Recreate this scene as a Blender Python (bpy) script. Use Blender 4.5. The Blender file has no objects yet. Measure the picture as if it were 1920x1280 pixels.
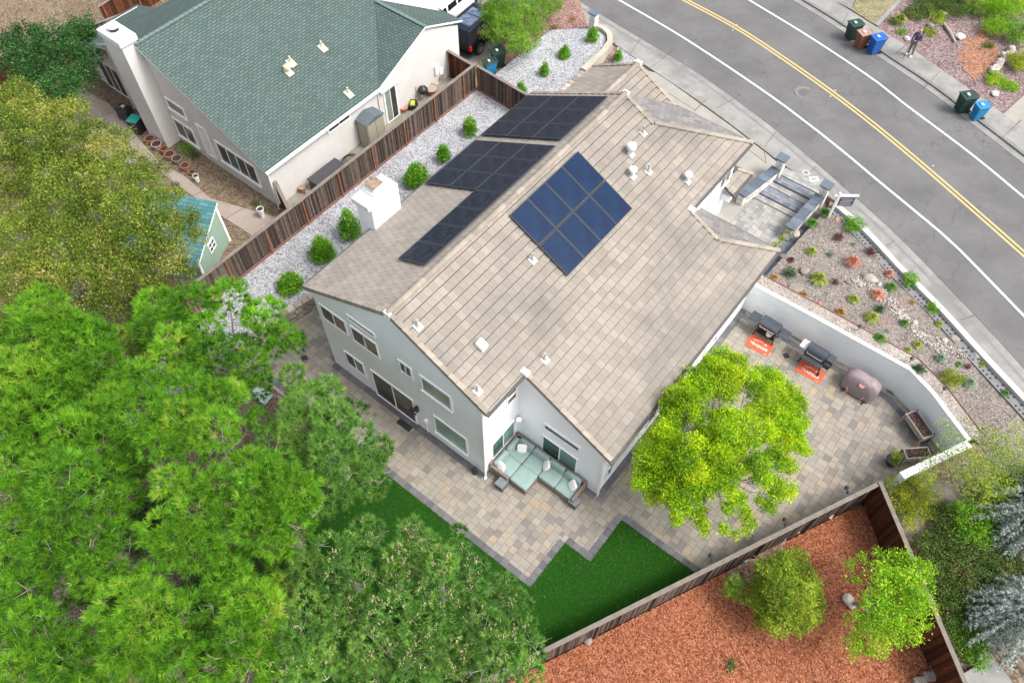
import bpy, math, random
import numpy as np
from mathutils import Vector, Matrix, geometry
R = math.radians
sc = bpy.context.scene
# ---------------------------------------------------------------- camera
CAM = (13.3595, -10.0422, 30.773); YAW, PIT, ROL, FPX = R(-37.8734), R(56.5582), R(0.6352), 1492.07
cd = bpy.data.cameras.new('camera'); cam = bpy.data.objects.new('camera', cd); sc.collection.objects.link(cam)
cam.matrix_world = Matrix.Translation(CAM) @ Matrix.Rotation(-YAW, 4, 'Z') @ Matrix.Rotation(math.pi/2-PIT, 4, 'X') @ Matrix.Rotation(ROL, 4, 'Z')
cd.sensor_width = 36; cd.lens = FPX/1920*36; cd.clip_end = 600; cd.clip_start = 0.5
sc.camera = cam
# ---------------------------------------------------------------- light: bright overcast
w = bpy.data.worlds.new('World'); sc.world = w; w.use_nodes = True
nt = w.node_tree; bg = nt.nodes['Background']
sky = nt.nodes.new('ShaderNodeTexSky'); sky.sky_type = 'NISHITA'; sky.sun_disc = False
SUN_EL, SUN_AZ = R(56), R(75)      # azimuth measured from +Y towards +X
sky.sun_elevation = SUN_EL; sky.sun_rotation = SUN_AZ; sky.air_density = 1.0; sky.dust_density = 6.0; sky.ozone_density = 1.0
hs = nt.nodes.new('ShaderNodeHueSaturation'); hs.inputs['Saturation'].default_value = 0.45
nt.links.new(sky.outputs[0], hs.inputs['Color']); nt.links.new(hs.outputs[0], bg.inputs[0])
bg.inputs[1].default_value = 0.15
sl = bpy.data.lights.new('sun', 'SUN'); sl.energy = 0.95; sl.angle = R(14); sl.color = (1, 0.97, 0.92)
so = bpy.data.objects.new('sun', sl); sc.collection.objects.link(so)
sd = Vector((math.sin(SUN_AZ)*math.cos(SUN_EL), math.cos(SUN_AZ)*math.cos(SUN_EL), math.sin(SUN_EL)))
so.rotation_euler = sd.to_track_quat('Z', 'Y').to_euler(); so.location = (60, 20, 60)
sc.view_settings.view_transform = 'Standard'; sc.view_settings.look = 'None'; sc.view_settings.gamma = 1
sc.view_settings.exposure = 1.02
sc.cycles.max_bounces = 6

# ---------------------------------------------------------------- pixel -> world helpers
_c, _s = math.cos, math.sin
_fw = Vector((_s(YAW)*_c(PIT), _c(YAW)*_c(PIT), -_s(PIT))); _rt = Vector((_c(YAW), -_s(YAW), 0)); _up = _rt.cross(_fw)
_r2 = _rt*_c(ROL)+_up*_s(ROL); _u2 = -_rt*_s(ROL)+_up*_c(ROL)
def ray(px, py): return _fw*FPX + _r2*(px-960) - _u2*(py-640)
def at(px, py, z=0.0):
    d = ray(px, py); t = (z-CAM[2])/d.z; return Vector(CAM)+d*t
def TZ(x): return 0.72+0.055*x      # street-side terrain height
def atT(px, py, dz=0.0):
    z = .8
    for _ in range(6):
        p = at(px, py, z+dz); z = TZ(p.x)
    return at(px, py, z+dz)
# ---------------------------------------------------------------- mesh helpers
def link(o, parent=None):
    sc.collection.objects.link(o)
    if parent: o.parent = parent
    return o
def tag(o, label=None, cat=None, group=None, kind=None):
    if label: o['label'] = label
    if cat: o['category'] = cat
    if group: o['group'] = group
    if kind: o['kind'] = kind
    return o
def thing(name, label, cat, loc=(0, 0, 0), rz=0.0, group=None):
    o = bpy.data.objects.new(name, None); link(o); o.location = loc; o.rotation_euler = (0, 0, rz); o.empty_display_size = .2
    return tag(o, label, cat, group)
def np_mesh(name, V, F, mats, rnd=None, mi=None, smooth=False):
    V = np.asarray(V, np.float32).reshape(-1, 3); F = np.asarray(F, np.int32); k = F.shape[1]; n = len(F)
    me = bpy.data.meshes.new(name); me.vertices.add(len(V)); me.vertices.foreach_set('co', V.ravel())
    me.loops.add(n*k); me.loops.foreach_set('vertex_index', F.ravel())
    me.polygons.add(n); me.polygons.foreach_set('loop_start', np.arange(0, n*k, k, dtype=np.int32))
    if rnd is not None:
        a = me.attributes.new('rnd', 'FLOAT', 'FACE'); a.data.foreach_set('value', np.asarray(rnd, np.float32))
    for m in (mats if isinstance(mats, (list, tuple)) else [mats]): me.materials.append(m)
    if mi is not None: me.polygons.foreach_set('material_index', np.asarray(mi, np.int32))
    me.update(calc_edges=True)
    if smooth: me.polygons.foreach_set('use_smooth', np.ones(n, bool))
    return me
class MB:
    def __init__(s): s.v = []; s.f = []; s.m = []; s.r = []; s.uv = []; s.M = Matrix(); s.hasuv = False
    def add(s, vs, fs, mi=0, r=.5, uv=None):
        b = len(s.v); M = s.M
        s.v += [tuple(M @ Vector(p)) for p in vs]
        for i, f in enumerate(fs):
            s.f.append([b+k for k in f]); s.m.append(mi); s.r.append(r)
            if uv is not None: s.hasuv = True; s.uv.append([uv[k] for k in f])
            else: s.uv.append([(0, 0)]*len(f))
        return s
    def box(s, x0, y0, z0, x1, y1, z1, mi=0, r=.5, bev=0.0, taper=0.0):
        if bev:
            b = bev; vs = []; 
            ring = [(x0+b, y0), (x1-b, y0), (x1, y0+b), (x1, y1-b), (x1-b, y1), (x0+b, y1), (x0, y1-b), (x0, y0+b)]
            cx, cy = (x0+x1)/2, (y0+y1)/2
            def shr(p): return (p[0]+(b if p[0] < cx else -b)*.8, p[1]+(b if p[1] < cy else -b)*.8)
            lv = [(z0, ring), (z1-b, ring), (z1, [shr(p) for p in ring])]
            for z, rg in lv: vs += [(p[0], p[1], z) for p in rg]
            fs = [list(range(7, -1, -1)), list(range(16, 24))]
            for l in (0, 1):
                for i in range(8): j = (i+1) % 8; fs.append([l*8+i, l*8+j, l*8+8+j, l*8+8+i])
            return s.add(vs, fs, mi, r)
        t = taper
        return s.add([(x0, y0, z0), (x1, y0, z0), (x1, y1, z0), (x0, y1, z0), (x0+t, y0+t, z1), (x1-t, y0+t, z1), (x1-t, y1-t, z1), (x0+t, y1-t, z1)],
            [(3, 2, 1, 0), (4, 5, 6, 7), (0, 1, 5, 4), (1, 2, 6, 5), (2, 3, 7, 6), (3, 0, 4, 7)], mi, r)
    def cbox(s, c, size, rz=0, rx=0, ry=0, mi=0, r=.5, bev=0):
        old = s.M; s.M = old @ Matrix.Translation(c) @ Matrix.Rotation(rz, 4, 'Z') @ Matrix.Rotation(ry, 4, 'Y') @ Matrix.Rotation(rx, 4, 'X')
        a, b, c2 = [q/2 for q in size]; s.box(-a, -b, -c2, a, b, c2, mi, r, bev); s.M = old; return s
    def prism(s, poly, z0, z1, mi=0, mi_side=None, r=.5):
        # poly: 2D list; z0/z1 number or function(x,y)
        f0 = z0 if callable(z0) else (lambda x, y: z0); f1 = z1 if callable(z1) else (lambda x, y: z1)
        A = sum(poly[i][0]*poly[(i+1) % len(poly)][1]-poly[(i+1) % len(poly)][0]*poly[i][1] for i in range(len(poly)))
        if A < 0: poly = poly[::-1]
        n = len(poly); vs = [(p[0], p[1], f0(p[0], p[1])) for p in poly]+[(p[0], p[1], f1(p[0], p[1])) for p in poly]
        tris = geometry.tessellate_polygon([[Vector((p[0], p[1], 0)) for p in poly]])
        top = [];
        for t in tris:
            a, b, c = [Vector(poly[k][:2]) for k in t]
            t = list(t)
            if (b-a).cross(c-a) < 0: t = t[::-1]
            top.append([k+n for k in t])
        s.add(vs, top, mi, r)
        b = len(s.v)-2*n
        for i in range(n):
            j = (i+1) % n; s.f.append([b+i, b+j, b+n+j, b+n+i]); s.m.append(mi if mi_side is None else mi_side); s.r.append(r); s.uv.append([(0, 0)]*4)
        for t in top: s.f.append([b+k-n for k in t[::-1]]); s.m.append(mi); s.r.append(r); s.uv.append([(0, 0)]*3)
        return s
    def tube(s, pts, rad, n=8, mi=0, r=.5, cap=True):
        pts = [Vector(p) for p in pts]; rad = rad if isinstance(rad, (list, tuple)) else [rad]*len(pts)
        vs = []; fs = []; pu = None
        for i, p in enumerate(pts):
            d = (pts[min(i+1, len(pts)-1)]-pts[max(i-1, 0)])
            if d.length < 1e-9: d = Vector((0, 0, 1))
            d.normalize()
            if pu is None: pu = d.orthogonal().normalized()
            u = (pu-d*pu.dot(d)); u = u.normalized() if u.length > 1e-6 else d.orthogonal().normalized(); pu = u; v = d.cross(u)
            for k in range(n):
                a = 2*math.pi*k/n; vs.append(p+u*(math.cos(a)*rad[i])+v*(math.sin(a)*rad[i]))
        for i in range(len(pts)-1):
            for k in range(n): k2 = (k+1) % n; fs.append([i*n+k, i*n+k2, (i+1)*n+k2, (i+1)*n+k])
        if cap: fs.append(list(range(n-1, -1, -1))); fs.append([(len(pts)-1)*n+k for k in range(n)])
        return s.add(vs, fs, mi, r)
    def lathe(s, prof, n=16, mi=0, r=.5, c=(0, 0, 0)):
        vs = []; fs = []
        for rr, z in prof:
            for k in range(n): a = 2*math.pi*k/n; vs.append((c[0]+rr*math.cos(a), c[1]+rr*math.sin(a), c[2]+z))
        for i in range(len(prof)-1):
            for k in range(n): k2 = (k+1) % n; fs.append([i*n+k, i*n+k2, (i+1)*n+k2, (i+1)*n+k])
        fs.append([(len(prof)-1)*n+k for k in range(n)])
        return s.add(vs, fs, mi, r)
    def build(s, name, mats, parent=None, smooth=False, world=False, bevel=0):
        me = bpy.data.meshes.new(name); off = parent.location if (world and parent) else Vector((0, 0, 0))
        me.from_pydata([(v[0]-off[0], v[1]-off[1], v[2]-off[2]) for v in s.v], [], s.f)
        for m in (mats if isinstance(mats, (list, tuple)) else [mats]): me.materials.append(m)
        me.polygons.foreach_set('material_index', s.m)
        a = me.attributes.new('rnd', 'FLOAT', 'FACE'); a.data.foreach_set('value', s.r)
        if s.hasuv:
            ul = me.uv_layers.new(name='UVMap'); flat = [c for f in s.uv for p in f for c in p]; ul.data.foreach_set('uv', flat)
        if smooth: me.polygons.foreach_set('use_smooth', [True]*len(s.f))
        o = bpy.data.objects.new(name, me); link(o, parent)
        if bevel:
            m = o.modifiers.new('bevel', 'BEVEL'); m.width = bevel; m.segments = 2; m.limit_method = 'ANGLE'
        return o
def copy_tree(o, parent=None):
    c = o.copy(); sc.collection.objects.link(c); c.parent = parent
    for ch in o.children: copy_tree(ch, c)
    return c
# ---------------------------------------------------------------- materials
def newmat(name):
    m = bpy.data.materials.new(name); m.use_nodes = True; nt = m.node_tree; b = nt.nodes['Principled BSDF']
    return m, nt, b
def N(nt, t, **kw):
    n = nt.nodes.new(t)
    for k, v in kw.items():
        if k.startswith('i_'): n.inputs[k[2:].replace('_', ' ')].default_value = v
        else: setattr(n, k, v)
    return n
def ramp(nt, stops, fac):
    r = nt.nodes.new('ShaderNodeValToRGB'); el = r.color_ramp.elements
    while len(el) < len(stops): el.new(.5)
    for e, (p, c) in zip(el, stops): e.position = p; e.color = (*c, 1)
    nt.links.new(fac, r.inputs[0]); return r.outputs[0]
def obj_co(nt): return nt.nodes.new('ShaderNodeTexCoord').outputs['Object']
def noise(nt, co, scale, detail=4, rough=.55):
    n = N(nt, 'ShaderNodeTexNoise'); n.inputs['Scale'].default_value = scale; n.inputs['Detail'].default_value = detail; n.inputs['Roughness'].default_value = rough
    nt.links.new(co, n.inputs['Vector']); return n.outputs['Fac']
def mix(nt, a, b, f, mode='MIX'):
    m = nt.nodes.new('ShaderNodeMix'); m.data_type = 'RGBA'; m.blend_type = mode
    for s, v in ((6, a), (7, b)):
        if isinstance(v, tuple): m.inputs[s].default_value = (*v, 1)
        else: nt.links.new(v, m.inputs[s])
    if isinstance(f, (int, float)): m.inputs[0].default_value = f
    else: nt.links.new(f, m.inputs[0])
    return m.outputs[2]
def bump(nt, b, h, st=.3, dist=.02):
    n = nt.nodes.new('ShaderNodeBump'); n.inputs['Strength'].default_value = st; n.inputs['Distance'].default_value = dist
    nt.links.new(h, n.inputs['Height']); nt.links.new(n.outputs[0], b.inputs['Normal'])
def plain(name, col, rough=.6, metal=0, var=.15, scale=6, spec=.4, bmp=0):
    m, nt, b = newmat(name); co = obj_co(nt); f = noise(nt, co, scale)
    lo = tuple(max(0, c*(1-var)) for c in col); hi = tuple(min(1, c*(1+var)) for c in col)
    nt.links.new(ramp(nt, [(.3, lo), (.7, hi)], f), b.inputs['Base Color'])
    b.inputs['Roughness'].default_value = rough; b.inputs['Metallic'].default_value = metal; b.inputs['Specular IOR Level'].default_value = spec
    if bmp: bump(nt, b, noise(nt, co, scale*8), bmp)
    return m
def rndmat(name, stops, rough=.8, nscale=3, nvar=.25, spec=.2, bmp=.3, fine=40):
    m, nt, b = newmat(name); a = N(nt, 'ShaderNodeAttribute', attribute_name='rnd'); co = obj_co(nt)
    c = ramp(nt, stops, a.outputs['Fac'])
    k = ramp(nt, [(.25, (1-nvar,)*3), (.75, (1+nvar,)*3)], noise(nt, co, nscale, 6))
    c = mix(nt, c, k, 1.0, 'MULTIPLY'); nt.links.new(c, b.inputs['Base Color'])
    b.inputs['Roughness'].default_value = rough; b.inputs['Specular IOR Level'].default_value = spec
    if bmp: bump(nt, b, noise(nt, co, fine, 3), bmp, .01)
    return m
def leafmat(name, stops, trans=.3, nscale=.7, nvar=.3):
    m, nt, b = newmat(name); a = N(nt, 'ShaderNodeAttribute', attribute_name='rnd'); co = obj_co(nt)
    c = ramp(nt, stops, a.outputs['Fac'])
    k = ramp(nt, [(.3, (1-nvar,)*3), (.7, (1+nvar,)*3)], noise(nt, co, nscale, 3))
    c = mix(nt, c, k, 1.0, 'MULTIPLY'); nt.links.new(c, b.inputs['Base Color'])
    b.inputs['Roughness'].default_value = .55; b.inputs['Specular IOR Level'].default_value = .3
    t = N(nt, 'ShaderNodeBsdfTranslucent'); nt.links.new(c, t.inputs[0]); ms = N(nt, 'ShaderNodeMixShader'); ms.inputs[0].default_value = trans
    nt.links.new(b.outputs[0], ms.inputs[1]); nt.links.new(t.outputs[0], ms.inputs[2]); nt.links.new(ms.outputs[0], nt.nodes['Material Output'].inputs[0])
    return m
def stones(name, stops, scale, rough=.85, bst=.8, bdist=.02, big=None, spec=.25):
    m, nt, b = newmat(name); co = obj_co(nt)
    v = N(nt, 'ShaderNodeTexVoronoi'); v.inputs['Scale'].default_value = scale; nt.links.new(co, v.inputs['Vector'])
    sep = N(nt, 'ShaderNodeSeparateColor'); nt.links.new(v.outputs['Color'], sep.inputs[0])
    c = ramp(nt, stops, sep.outputs[0])
    k = ramp(nt, [(.25, (.8,)*3), (.75, (1.15,)*3)], noise(nt, co, .6, 4)); c = mix(nt, c, k, 1.0, 'MULTIPLY')
    if big: c = mix(nt, c, big[0], ramp(nt, [(big[1], (0,)*3), (big[1]+.18, (1,)*3)], noise(nt, co, big[2], 4)))
    nt.links.new(c, b.inputs['Base Color']); b.inputs['Roughness'].default_value = rough; b.inputs['Specular IOR Level'].default_value = spec
    inv = N(nt, 'ShaderNodeMath', operation='SUBTRACT'); inv.inputs[0].default_value = 1; nt.links.new(v.outputs['Distance'], inv.inputs[1])
    bump(nt, b, inv.outputs[0], bst, bdist); return m
def brickmat(name, c1, c2, mortar, bw, rh, ms, off=.5, rough=.85, blotch=None, uvrot=None, bst=.3, spec=.25, third=None):
    m, nt, b = newmat(name); uv = N(nt, 'ShaderNodeUVMap', uv_map='UVMap').outputs[0]; co = obj_co(nt)
    br = N(nt, 'ShaderNodeTexBrick'); br.offset = off; br.inputs['Color1'].default_value = (0, 0, 0, 1); br.inputs['Color2'].default_value = (1, 1, 1, 1); br.inputs['Mortar'].default_value = (0, 0, 0, 1)
    br.inputs['Scale'].default_value = 1; br.inputs['Brick Width'].default_value = bw; br.inputs['Row Height'].default_value = rh; br.inputs['Mortar Size'].default_value = ms; br.inputs['Mortar Smooth'].default_value = .1
    nt.links.new(uv, br.inputs['Vector'])
    st = [(0, c1), (1, c2)] if third is None else [(0, c1), (.5, third), (1, c2)]
    c = ramp(nt, st, br.outputs['Color'])
    k = ramp(nt, [(.25, (.86,)*3), (.75, (1.12,)*3)], noise(nt, co, 25, 3)); c = mix(nt, c, k, 1.0, 'MULTIPLY')
    if blotch: c = mix(nt, c, blotch[0], ramp(nt, [(blotch[1], (0,)*3), (blotch[1]+.25, (blotch[3],)*3)], noise(nt, co, blotch[2], 5)))
    c = mix(nt, c, mortar, br.outputs['Fac']); nt.links.new(c, b.inputs['Base Color'])
    b.inputs['Roughness'].default_value = rough; b.inputs['Specular IOR Level'].default_value = spec
    inv = N(nt, 'ShaderNodeMath', operation='SUBTRACT'); inv.inputs[0].default_value = 1; nt.links.new(br.outputs['Fac'], inv.inputs[1]); bump(nt, b, inv.outputs[0], bst, .01)
    return m
M = {}
M['asphalt'], nt, b = newmat('asphalt'); co = obj_co(nt)
c = ramp(nt, [(.3, (.118, .117, .117)), (.7, (.16, .158, .157))], noise(nt, co, .5, 5)); c = mix(nt, c, ramp(nt, [(.3, (.7,)*3), (.7, (1.25,)*3)], noise(nt, co, 60, 2)), 1.0, 'MULTIPLY')
nz = N(nt, 'ShaderNodeTexNoise'); nz.inputs['Scale'].default_value = 1.5; nz.inputs['Detail'].default_value = 4; nt.links.new(co, nz.inputs['Vector'])
va = N(nt, 'ShaderNodeVectorMath', operation='MULTIPLY_ADD'); va.inputs[1].default_value = (.9, .9, .9); nt.links.new(nz.outputs['Color'], va.inputs[0]); nt.links.new(co, va.inputs[2])
vo = N(nt, 'ShaderNodeTexVoronoi', feature='DISTANCE_TO_EDGE'); vo.inputs['Scale'].default_value = .62; nt.links.new(va.outputs[0], vo.inputs['Vector'])
ck = ramp(nt, [(0, (.55,)*3), (.013, (0,)*3)], vo.outputs['Distance'])
ck2 = mix(nt, ck, ramp(nt, [(.38, (.12,)*3), (.55, (1,)*3)], noise(nt, co, .45, 2)), 1.0, 'MULTIPLY')
c = mix(nt, c, (.05, .05, .052), ck2); nt.links.new(c, b.inputs['Base Color']); b.inputs['Roughness'].default_value = .9; b.inputs['Specular IOR Level'].default_value = .2
bump(nt, b, noise(nt, co, 90, 2), .4, .01)
def concrete(name, lo, hi, stain=(.2, .19, .17), st=.6):
    m, nt, b = newmat(name); co = obj_co(nt); c = ramp(nt, [(.3, lo), (.7, hi)], noise(nt, co, 1.3, 8, .65))
    c = mix(nt, c, stain, ramp(nt, [(st, (0,)*3), (st+.2, (.6,)*3)], noise(nt, co, .35, 6)))
    c = mix(nt, c, ramp(nt, [(.3, (.85,)*3), (.7, (1.12,)*3)], noise(nt, co, 45, 2)), 1.0, 'MULTIPLY')
    nt.links.new(c, b.inputs['Base Color']); b.inputs['Roughness'].default_value = .88; b.inputs['Specular IOR Level'].default_value = .25; bump(nt, b, noise(nt, co, 70, 2), .25, .01); return m
M['sidewalk'] = concrete('sidewalk', (.20, .197, .188), (.315, .31, .292), (.14, .14, .137), .5)
M['walkgrey'] = concrete('walkgrey', (.17, .17, .175), (.23, .23, .23), (.12, .12, .12), .6)
M['drive'] = concrete('driveway', (.27, .26, .235), (.345, .33, .295), (.19, .183, .165), .5)
M['curbwhite'] = concrete('curbwhite', (.42, .415, .40), (.52, .51, .49), (.3, .29, .28), .65)
M['nconc'] = concrete('nbr_concrete', (.27, .22, .195), (.35, .295, .26), (.19, .145, .125), .55)
M['sideconc'] = concrete('sideyard', (.2, .19, .145), (.27, .25, .2), (.13, .145, .06), .5)
M['blockwall'] = concrete('blockwall', (.33, .30, .25), (.48, .44, .36))
M['blockwall2'] = rndmat('wallblocks', [(0, (.20, .18, .15)), (.5, (.33, .29, .24)), (1, (.46, .41, .34))], nscale=8, bmp=.6, fine=30)
M['stucco'] = plain('stucco', (.83, .86, .875), .92, var=.035, scale=1.1, bmp=.35, spec=.15)
M['nstucco'] = plain('nstucco', (.60, .585, .57), .92, var=.05, scale=1.1, bmp=.35, spec=.15)
M['trim'] = plain('trim', (.82, .82, .82), .5, var=.03)
M['fascia'] = plain('fascia', (.33, .28, .24), .7)
M['gutter'] = plain('gutter', (.10, .09, .085), .5)
M['ridge'] = rndmat('ridge', [(0, (.225, .20, .165)), (.5, (.275, .24, .20)), (1, (.33, .29, .245))], nscale=6, nvar=.12)
def glassmat(name, col, rough=.08):
    m, nt, b = newmat(name); co = obj_co(nt); nt.links.new(ramp(nt, [(.35, tuple(c*.7 for c in col)), (.65, tuple(c*1.3 for c in col))], noise(nt, co, .7, 2)), b.inputs['Base Color'])
    b.inputs['Roughness'].default_value = rough; b.inputs['Specular IOR Level'].default_value = .6; return m
M['gdark'] = glassmat('glass_dark', (.035, .035, .04), .25)
M['gbrown'] = glassmat('glass_brown', (.10, .085, .07))
M['ggreen'] = glassmat('glass_green', (.18, .33, .29)); M['gteal'] = glassmat('glass_teal', (.04, .10, .095)); M['gblind'] = glassmat('glass_blind', (.19, .22, .19))
M['tile_e'] = brickmat('roof_tile_east', (.235, .21, .178), (.295, .265, .228), (.155, .137, .115), .305, 50, .007, 0, blotch=((.125, .118, .11), .43, .28, .72), third=(.265, .238, .203))
M['tile_w'] = brickmat('roof_tile_west', (.25, .226, .195), (.315, .287, .25), (.12, .108, .092), .305, 50, .009, 0, blotch=((.21, .195, .175), .5, .4, .5), third=(.28, .255, .225))
M['tile_n'] = brickmat('roof_tile_north', (.15, .145, .145), (.25, .235, .225), (.06, .06, .06), .305, 50, .006, 0, blotch=((.2, .2, .2), .45, .6, .6))
M['shingle'] = brickmat('shingle', (.078, .106, .099), (.108, .14, .132), (.035, .065, .06), .30, .145, .02, .5, blotch=((.10, .15, .14), .5, .5, .4), spec=.1)
M['shingle2'] = brickmat('shingle_shed', (.06, .16, .17), (.10, .24, .25), (.03, .08, .09), .5, .2, .012, .5, spec=.1)
# paving
PAVE = [(0, (.185, .17, .16)), (.10, (.225, .205, .183)), (.3, (.285, .253, .208)), (.5, (.275, .255, .22)), (.7, (.315, .283, .235)), (.84, (.265, .243, .208)), (.93, (.315, .265, .205)), (1, (.34, .268, .19))]
M['paver'] = rndmat('paver', PAVE, nscale=2.2, nvar=.13, bmp=.5, fine=25)
M['paver2'] = rndmat('paver_entry', [(0, (.215, .215, .215)), (.4, (.28, .278, .27)), (.8, (.32, .315, .30)), (1, (.34, .325, .30))], nscale=3, nvar=.2)
M['joint'] = plain('joint', (.13, .118, .10), .95)
M['tile_edge_shade'] = plain('tile_edge_shade', (.03, .027, .024), .95)  # dark tile butts: shadow of the course gaps put into the colour
M['border'] = rndmat('border', [(0, (.10, .10, .11)), (1, (.155, .15, .158))], nscale=5, nvar=.15)
M['slate'] = rndmat('slate', [(0, (.075, .095, .125)), (1, (.15, .175, .21))], nscale=5, rough=.6, nvar=.2)
M['gravel'] = stones('gravel_white', [(0, (.11, .115, .13)), (.25, (.25, .26, .28)), (.5, (.36, .37, .39)), (1, (.52, .52, .54))], 21, bdist=.04)
M['bedgravel'] = stones('gravel_pink', [(0, (.065, .053, .045)), (.25, (.15, .127, .112)), (.6, (.225, .195, .172)), (1, (.34, .31, .28))], 24, bdist=.03, big=((.24, .15, .135), .6, .3))
M['redchip'] = stones('red_chip', [(0, (.10, .05, .05)), (.5, (.25, .14, .12)), (1, (.42, .28, .24))], 18, bdist=.03)
M['purplechip'] = stones('purple_chip', [(0, (.07, .045, .045)), (.5, (.20, .14, .14)), (1, (.36, .28, .27))], 16, bdist=.03, big=((.38, .20, .13), .55, .25))
M['pebblecap'] = stones('pebble_cap', [(0, (.14, .11, .095)), (.4, (.30, .265, .235)), (1, (.46, .43, .39))], 28, bdist=.02)
M['mulchbase'] = stones('mulch_base', [(0, (.10, .03, .015)), (.5, (.26, .085, .042)), (1, (.38, .17, .10))], 16, bdist=.03)
M['chip'] = rndmat('chip', [(0, (.12, .033, .014)), (.35, (.30, .088, .034)), (.75, (.42, .15, .062)), (1, (.58, .30, .16))], nscale=.35, nvar=.18, bmp=0)
M['soil'] = stones('soil', [(0, (.08, .055, .035)), (.5, (.20, .14, .10)), (1, (.32, .25, .19))], 10, big=((.27, .24, .21), .5, .5))
M['pinesoil'] = stones('pine_soil', [(0, (.05, .035, .025)), (.5, (.12, .085, .065)), (1, (.25, .20, .165))], 22, big=((.10, .12, .05), .5, .6))
M['brownsoil'] = stones('brown_soil', [(0, (.10, .07, .045)), (.5, (.17, .125, .085)), (1, (.24, .19, .13))], 12)
M['lawn'], nt, b = newmat('lawn'); co = obj_co(nt)
nt.links.new(ramp(nt, [(.25, (.006, .038, .002)), (.55, (.013, .075, .003)), (.8, (.026, .115, .005))], noise(nt, co, 22, 5, .7)), b.inputs['Base Color']); b.inputs['Roughness'].default_value = .8; b.inputs['Specular IOR Level'].default_value = .15; bump(nt, b, noise(nt, co, 60, 3), .9, .03)
M['blade'] = leafmat('blade', [(0, (.008, .05, .002)), (.75, (.022, .115, .004)), (.95, (.045, .17, .008)), (.985, (.22, .26, .08)), (1, (.38, .36, .16))], .2, .5, .25)
M['drygrass'] = rndmat('dry_grass', [(0, (.20, .17, .06)), (.5, (.36, .30, .14)), (1, (.5, .42, .22))], nscale=1.2)
M['drylawn'] = stones('dry_lawn', [(0, (.12, .11, .05)), (.5, (.24, .21, .12)), (1, (.34, .30, .19))], 20, big=((.08, .12, .03), .5, .8))
M['white'] = plain('white_paint', (.70, .70, .69), .7, var=.08, scale=9); M['yellow'] = plain('yellow_paint', (.56, .40, .16), .7, var=.1, scale=9)
M['fence'] = rndmat('fence_board', [(0, (.035, .026, .022)), (.35, (.085, .062, .052)), (.7, (.125, .095, .078)), (.96, (.17, .13, .11)), (.97, (.2, .075, .035)), (1, (.26, .10, .045))], nscale=5, nvar=.35)
M['fence2'] = rndmat('fence_board_brown', [(0, (.045, .018, .010)), (.5, (.095, .035, .018)), (1, (.17, .065, .033))], nscale=5, nvar=.35)
M['caprail'] = plain('cap_rail', (.175, .15, .13), .85, var=.2, scale=3); M['kick'] = plain('kickboard', (.20, .10, .08), .85, var=.2, scale=3); M['postwood'] = plain('post_redwood', (.22, .085, .042), .85, var=.3, scale=4)
M['bark'] = plain('bark', (.22, .17, .13), .9, var=.4, scale=7, bmp=.5); M['barkgrey'] = plain('bark_grey', (.34, .30, .27), .9, var=.3, scale=7); M['barkdark'] = plain('bark_dark', (.10, .08, .065), .9, var=.3, scale=7)
M['twig'] = plain('dead_twig', (.42, .37, .33), .9, var=.2, scale=7)
M['pine'] = leafmat('pine_needle', [(0, (.03, .09, .010)), (.25, (.08, .24, .015)), (.55, (.17, .42, .025)), (.8, (.28, .56, .035)), (.97, (.44, .66, .07)), (1, (.55, .48, .12))], .38, .5, .25)
M['pine2'] = leafmat('pine_needle_blue', [(0, (.04, .11, .025)), (.35, (.12, .28, .05)), (.7, (.22, .44, .07)), (1, (.38, .58, .12))], .3, .45, .3)
M['candle'] = plain('candle', (.62, .50, .33), .7)
M['lime'] = leafmat('lime_leaf', [(0, (.10, .26, .006)), (.35, (.26, .47, .006)), (.7, (.44, .64, .010)), (1, (.66, .73, .02))], .38, .8, .22)
M['olive'] = leafmat('olive_leaf', [(0, (.045, .085, .01)), (.35, (.14, .225, .018)), (.7, (.27, .35, .04)), (.9, (.44, .44, .09)), (1, (.52, .38, .14))], .35, .3, .35)
M['darkgreen'] = leafmat('dark_leaf', [(0, (.012, .05, .012)), (.5, (.03, .11, .02)), (1, (.07, .19, .04))], .25)
M['shrub'] = leafmat('shrub_leaf', [(0, (.05, .17, .010)), (.5, (.13, .36, .016)), (.85, (.25, .50, .025)), (1, (.42, .6, .05))], .3, 2)
M['yshrub'] = leafmat('yellow_shrub_leaf', [(0, (.14, .22, .01)), (.5, (.30, .38, .015)), (1, (.5, .5, .04))], .3, 1)
M['oshrub'] = leafmat('olive_shrub_leaf', [(0, (.10, .18, .015)), (.5, (.25, .37, .025)), (.85, (.40, .50, .035)), (1, (.5, .55, .1))], .3, 1)
M['mshrub'] = leafmat('muted_shrub_leaf', [(0, (.05, .11, .02)), (.5, (.11, .2, .035)), (.85, (.2, .27, .06)), (1, (.32, .2, .12))], .3, 1)
M['blue'] = leafmat('blue_cedar', [(0, (.15, .21, .18)), (.35, (.38, .45, .41)), (1, (.72, .77, .72))], .2)
M['redgrass'] = leafmat('red_flax', [(0, (.35, .10, .07)), (.6, (.62, .24, .17)), (1, (.75, .42, .3))], .3, 3); M['purple'] = leafmat('purple_leaf', [(0, (.06, .02, .025)), (1, (.22, .07, .09))], .2, 3)
M['grasstuft'] = leafmat('grass_tuft', [(0, (.12, .2, .02)), (.6, (.28, .36, .04)), (1, (.48, .46, .12))], .3, 3); M['greentuft'] = leafmat('green_tuft', [(0, (.04, .14, .02)), (1, (.14, .32, .04))], .3, 3)
M['bluetuft'] = leafmat('blue_tuft', [(0, (.12, .2, .12)), (1, (.3, .4, .26))], .3, 3); M['orange'] = leafmat('orange_tuft', [(0, (.25, .13, .03)), (1, (.5, .28, .08))], .3, 3)
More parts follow.
